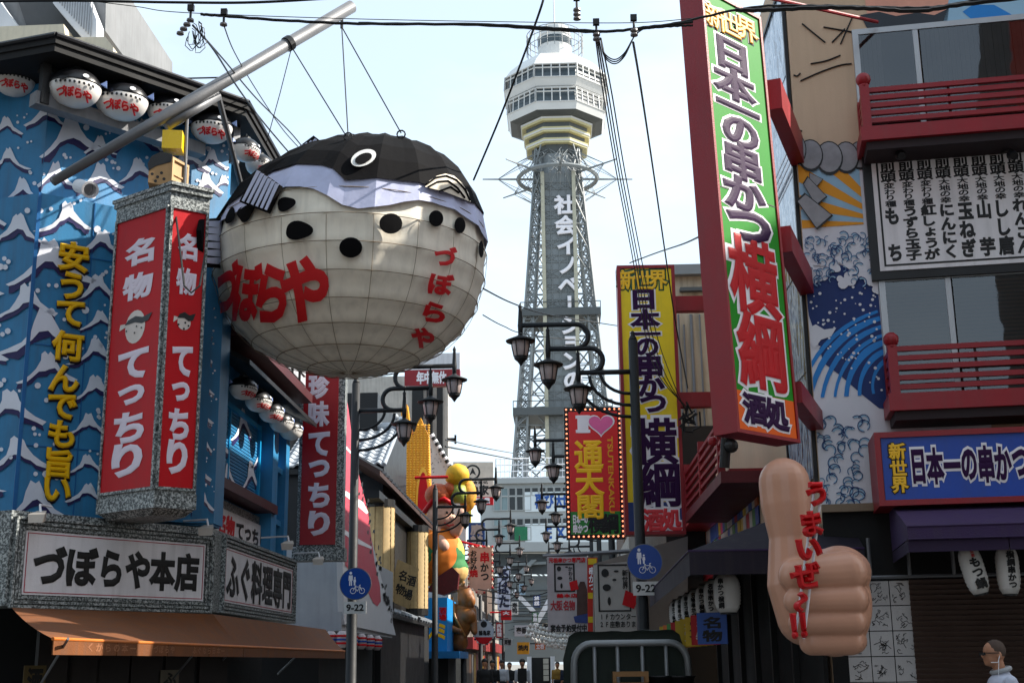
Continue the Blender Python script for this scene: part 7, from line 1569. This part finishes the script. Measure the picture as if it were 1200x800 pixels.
walker(568, 40, mk, mk, mh, 'person in black at the left end of the far crowd', 1.72); walker(577, 44, mk, mb_, mh, 'person in a dark jacket walking beside the one in black'); walker(588, 46, mw, mk, mh, 'person in a white shirt with dark hair under the round sign'); walker(597, 50, mk, mb_, mh, 'dark dressed person between two white shirted people', 1.6); walker(612, 42, mw, mb_, mh, 'person in a white shirt with a dark backpack near the van', 1.7, mk); walker(653, 52, my, mk, mh, 'person in ochre to the right of the open van', 1.6); walker(664, 48, mb_, mk, mh, 'person in navy with a red cap near the truck', 1.62); walker(676, 44, mk, mk, mh, 'tall person in black just left of the covered truck', 1.76)
t = thing('lantern_garlands', 'rows of small white lanterns strung across the far end of the street', 'garland', (0, 90, 3)); rr = random.Random(6); mb = MB(); mc = MB()
for r_ in range(9):
    Y = 66 + r_ * 4.2; z = 3.1 + (r_ % 3) * .35; pts = []
    for k in range(26): u = k / 25; pts.append(Vector((-2.0 + 4.8 * u, Y + rr.uniform(-.3, .3), z - .45 * math.sin(math.pi * u))))
    mc.tube(pts, .015, 3, False)
    for p in pts[1:-1]: s = rr.uniform(.08, .13); mb.ball(p - Vector((0, 0, s)), 1, 6, 4, (s, s, s * 1.2))
mb.build('white_lanterns', mat('garland_white', '#c2c2be', .6, .2), t, kind='stuff'); mc.build('cords', M_CABLE, t, kind='stuff')
# ------------------------------------------------------------------ overhead cables
def cable(label, pts, r, wob=0):
    P = [PY(x, y, Y) for x, y, Y in pts]; out = []
    for i in range(len(P) - 1):
        p0, p1, p2, p3 = P[max(i - 1, 0)], P[i], P[i + 1], P[min(i + 2, len(P) - 1)]
        for k in range(8):
            t = k / 8; out.append(.5 * ((2 * p1) + (p2 - p0) * t + (2 * p0 - 5 * p1 + 4 * p2 - p3) * t * t + (3 * p1 - p0 - 3 * p2 + p3) * t ** 3) + Vector((0, 0, wob * math.sin(i * 8 + k * 2.3))))
    out.append(P[-1]); mb = MB(); mb.tube(out, r, 6); return solo(mb, 'overhead_cable', M_CABLE, label, 'cable', out[0], 'overhead cables')
Y = 11
cable('black cable along the top left edge of the sky', [(-30, 2, Y), (80, 1, Y), (200, 3, Y), (300, 3, Y), (420, -4, Y)], .013)
cable('thin wire crossing the sky just above the thick bundle', [(95, 0, Y), (160, 8, Y), (215, 15, Y), (400, 22, Y), (600, 26, Y), (740, 27, Y), (810, 22, Y)], .004)
cable('thick black cable bundle crossing the sky in front of the tower', [(235, 17, Y), (262, 19, Y), (330, 24, Y), (420, 28, Y), (560, 29, Y), (640, 33, Y), (710, 37, Y), (760, 32, Y), (812, 26, Y)], .014, .003)
cable('second strand of the thick bundle near the tower top', [(420, 27, Y), (560, 30, Y), (640, 35, Y), (700, 38, Y), (750, 34, Y), (790, 31, Y), (812, 30, Y)], .010, .003)
cable('black cable sloping from the left insulator down behind the giant fish', [(226, 30, Y), (250, 58, Y + 1), (280, 105, Y + 3), (310, 145, 16), (350, 192, 18)], .011)
cable('second black cable sloping from the left insulator toward the fish tail', [(232, 36, Y), (262, 70, Y + 2), (300, 115, 15), (340, 155, 17), (362, 182, 18)], .009)
cable('thin black cable from the middle insulator to the fish', [(263, 32, Y), (275, 62, Y + 2), (300, 105, 15), (330, 150, 17), (352, 175, 18)], .007)
cable('short horizontal cable left of the boom', [(183, 93, 16), (220, 92, 16), (263, 91, 16)], .011)
cable('thick diagonal cable between the giant fish and the tower deck', [(640, -12, 12), (632, 15, 12), (612, 70, 13), (585, 140, 14), (555, 211, 15)], .013)
for i, (dx, w) in enumerate(((0, 'leftmost'), (3, 'second from left'), (6, 'third from left'), (10, 'rightmost'))):
    cable('black cable dropping from the right insulators past the yellow sign, %s of four' % w, [(698 + dx * .6, 45, Y), (707 + dx, 110, 13), (722 + dx, 200, 16), (741 + dx, 300, 19), (756 + dx * 1.3, 390, 21.8), (772 + dx * 1.4, 440, 22), (806, 478 + dx, 22.2)], .008)
cable('single black cable dropping from the far right insulator across the yellow sign', [(742, 50, Y), (752, 110, 13), (767, 210, 17), (780, 300, 20), (792, 380, 22), (806, 455, 22.3)], .012)
for i in range(3): cable('drooping cable loop between the two right insulators, %s of three' % ['upper', 'middle', 'lower'][i], [(704, 45, Y), (708, 62 + i * 2, Y), (720, 70 + i * 2.5, Y), (732, 62 + i * 2, Y), (744, 42, Y), (756, 33, Y)], .006)
cable('heavy black cable crossing the top of the mural building', [(862, 12, 11), (900, 12, 11), (960, 9, 11), (1020, 10, 11), (1075, 13, 11), (1130, 5, 11), (1230, -6, 11)], .022, .004)
cable('second heavy cable twisted with the one over the mural building', [(740, 36, 11), (790, 28, 11), (880, 9, 11), (960, 7, 11), (1040, 9, 11), (1100, 8, 11), (1160, -4, 11)], .012, .004)
cable('thin cable from the giant fish down toward the first right lamp', [(566, 338, 16), (600, 355, 19), (640, 368, 22), (700, 378, 26), (740, 384, 30)], .011)
cable('lower thin cable from the giant fish toward the right lamps', [(566, 369, 16), (590, 382, 19), (620, 392, 22), (700, 402, 28)], .008)
cable('thin brown cable rising from the yellow sign to the green sign', [(738, 308, 22), (770, 296, 20), (800, 286, 17), (820, 277, 14)], .011)
cable('thin cable far down the street left of the tower', [(522, 523, 40), (560, 530, 55), (620, 541, 75), (660, 545, 90)], .03)
cable('thinner cable just above the far one left of the tower', [(522, 515, 42), (580, 527, 60), (640, 537, 90)], .02)
for i in range(7):
    cable('span wire across the street between lamp posts, %s from the camera' % ['first', 'second', 'third', 'fourth', 'fifth', 'sixth', 'seventh'][i], [(560 + i * 6, 690 + i * 8, 45 + i * 7), (620, 698 + i * 6, 45 + i * 7), (655, 688 + i * 9, 45 + i * 7)], .02)
def insul(px, py, label, n=3, dx=0):
    c = PY(px, py, 11); t = thing('insulator', label, 'insulator', c, 'insulators on the cable bundle')
    mb = MB()
    for k in range(n): mb.lathe(c + Vector((-dx * .03 * k, 0, -.045 * k)), [(.012, .02), (.034, .01), (.036, -.008), (.012, -.018)], 12)
    mb.build('ceramic_disc', mat('insulator_ceramic', '#6f6a68', .3), t)
    mb = MB(); mb.tube([c + Vector((0, 0, .14)), c], .012, 6); mb.fb(F(c, (1, 0)), -.03, .03, c.z + .1, c.z + .16, -.02, .02); mb.build('clamp', M_BLACK, t)
insul(223, 24, 'left ribbed insulator under the cable bundle', 4, 1); insul(262, 29, 'small round insulator right of the ribbed one', 1); insul(699, 41, 'insulator with four cables left of the two over the tower', 2); insul(743, 36, 'insulator with a single dropping cable nearer the green sign', 2); insul(676, 12, 'small insulator hanging alone at the top of the sky', 3)
mb = MB(); rr = random.Random(12)
for k in range(9):
    c = PY(228 + rr.uniform(-4, 16), 40 + rr.uniform(-8, 10), 11); mb.tube([c + Vector((rr.uniform(-.02, .02) + .05 * math.sin(t), 0, .12 * math.cos(t))) for t in [i * .7 for i in range(8)]], .004, 4)
mb.build('cable_tangle', M_CABLE, None, kind='stuff', label='tangled thin cable ends under the left ribbed insulator')
mb = MB(); mb.tube([PY(893, -4, 12.5), PY(1028, 26, 14.2)], .022, 8); solo(mb, 'red_tie_rod', M_REDP, 'thin red tie rod from the green sign to the mural wall', 'rod', PY(1028, 26, 14.2))
mb = MB(); rr = random.Random(14)
for k in range(12):
    a = PY(806 + rr.uniform(-8, 14), 480 + rr.uniform(-10, 18), 22.2); b = PY(806 + rr.uniform(-8, 14), 490 + rr.uniform(-12, 18), 22.2); mb.tube([a, (a + b) / 2 + Vector((rr.uniform(-.2, .2), 0, -.1)), b], .018, 5)
mb.build('cable_tangle', M_CABLE, None, kind='stuff', label='black cable tangle beside the yellow sign')
# ------------------------------------------------------------------ concrete block up behind the left restaurant
YB_ = 27; CB = F((0, YB_), (1, 0)); cp = lambda *P: [CB.px(*p) for p in P]
t = thing('concrete_apartment_block', 'grey concrete block with slanting stair underside and white ribbed parapets behind the black roof', 'building', (-11, YB_, 0)); M_CONC = mat('stair_concrete', '#77797b', .8, .2, .8, dirt=.2); M_PAR = mat('ribbed_parapet', '#c9cbcf', .5, .08)
mb = MB(); mb.prism(CB, cp((-60, -60), (115, -60), (113, 22), (82, 48), (-60, 48)), -6, -.6); recalc(mb.build('core', M_CONC, t))
for P in (((62, -20), (96, -20), (113, 23), (113, 49), (100, 49), (62, 4)), ((-20, -30), (0, 2), (28, 40), (-20, 42))):
    mb = MB(); mb.prism(CB, cp(*P), -.5, .0); recalc(mb.build('parapet', M_PAR, t))
mb = MB()
for k in range(14): a = CB.px(70 + k * 3, 0)[0]; mb.fb(CB, a, a + .02, CB.px(70 + k * 3, 4 + k * 3)[1], CB.px(80, -15)[1], 0, .02)
mb.build('parapet_ribs', mat('rib_grey', '#8f9296', .5), t, kind='stuff')
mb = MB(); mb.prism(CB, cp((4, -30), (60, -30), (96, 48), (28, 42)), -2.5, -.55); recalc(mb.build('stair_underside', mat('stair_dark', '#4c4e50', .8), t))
mb = MB(); mb.prism(CB, cp((-20, 42), (82, 38), (85, 60), (-20, 66)), -1, .4); recalc(mb.build('beam', M_CREAM, t)); mb = MB(); mb.prism(CB, cp((84, 49), (127, 48), (136, 60), (136, 76), (84, 66)), -1.5, .2); recalc(mb.build('equipment_box', M_CREAM, t))
# ------------------------------------------------------------------ buildings round the crossing (outside the frame; added to cut sky light in the street)
def plain(x0, x1, y0, y1, H, col, label, n):
    t = thing('added_corner_building', label, 'building', ((x0 + x1) / 2, (y0 + y1) / 2, 0)); mb = MB(); mb.box(x0, x1, y0, y1, 0, H); mb.build('wall', mat('corner_wall_' + n, col, .8, .15, dirt=.2), t)
    face = y1 if y1 < 5 else y0; fr = F((x0, y1 + .0), (1, 0)); fr = F((x1, y1), (-1, 0)); z = 3.6
    mb = MB(); mb.fb(fr, .3, x1 - x0 - .3, .1, 2.6, 0, .06); mb.build('shopfront', M_DARK, t)
    while z + 1.6 < H:
        for k in range(int((x1 - x0) / 2.6)): mb = MB(); mb.fb(fr, .5 + k * 2.6, 2.4 + k * 2.6, z, z + 1.5, 0, .06); mb.build('window', M_OFFD, t)
        z += 3.1
plain(-26, -7, -12, 2.5, 17, '#7a6a58', 'unseen brown building added on the near left corner to darken the street', 'a'); plain(6.5, 26, -12, 2.5, 19, '#6b625a', 'unseen tan building added on the near right corner to darken the street', 'b')

t = thing('red_vertical_sign', 'red brown vertical sign on the near right corner building', 'sign', (7.1, 2.6, 6)); fr = F((8.0, 2.66), (-1, 0))
mb = MB(); mb.fb(fr, 0, 1.6, 6.2, 15.4, 0, .3); mb.build('case', mat('red_brown_face', '#a8341c', .5), t); mb = MB(); mb.text(fr, '新世界名物串', .3, 1.3, 6.5, 15.1, True, .31, .05, .01); mb.build('lettering', M_OUTW, t)
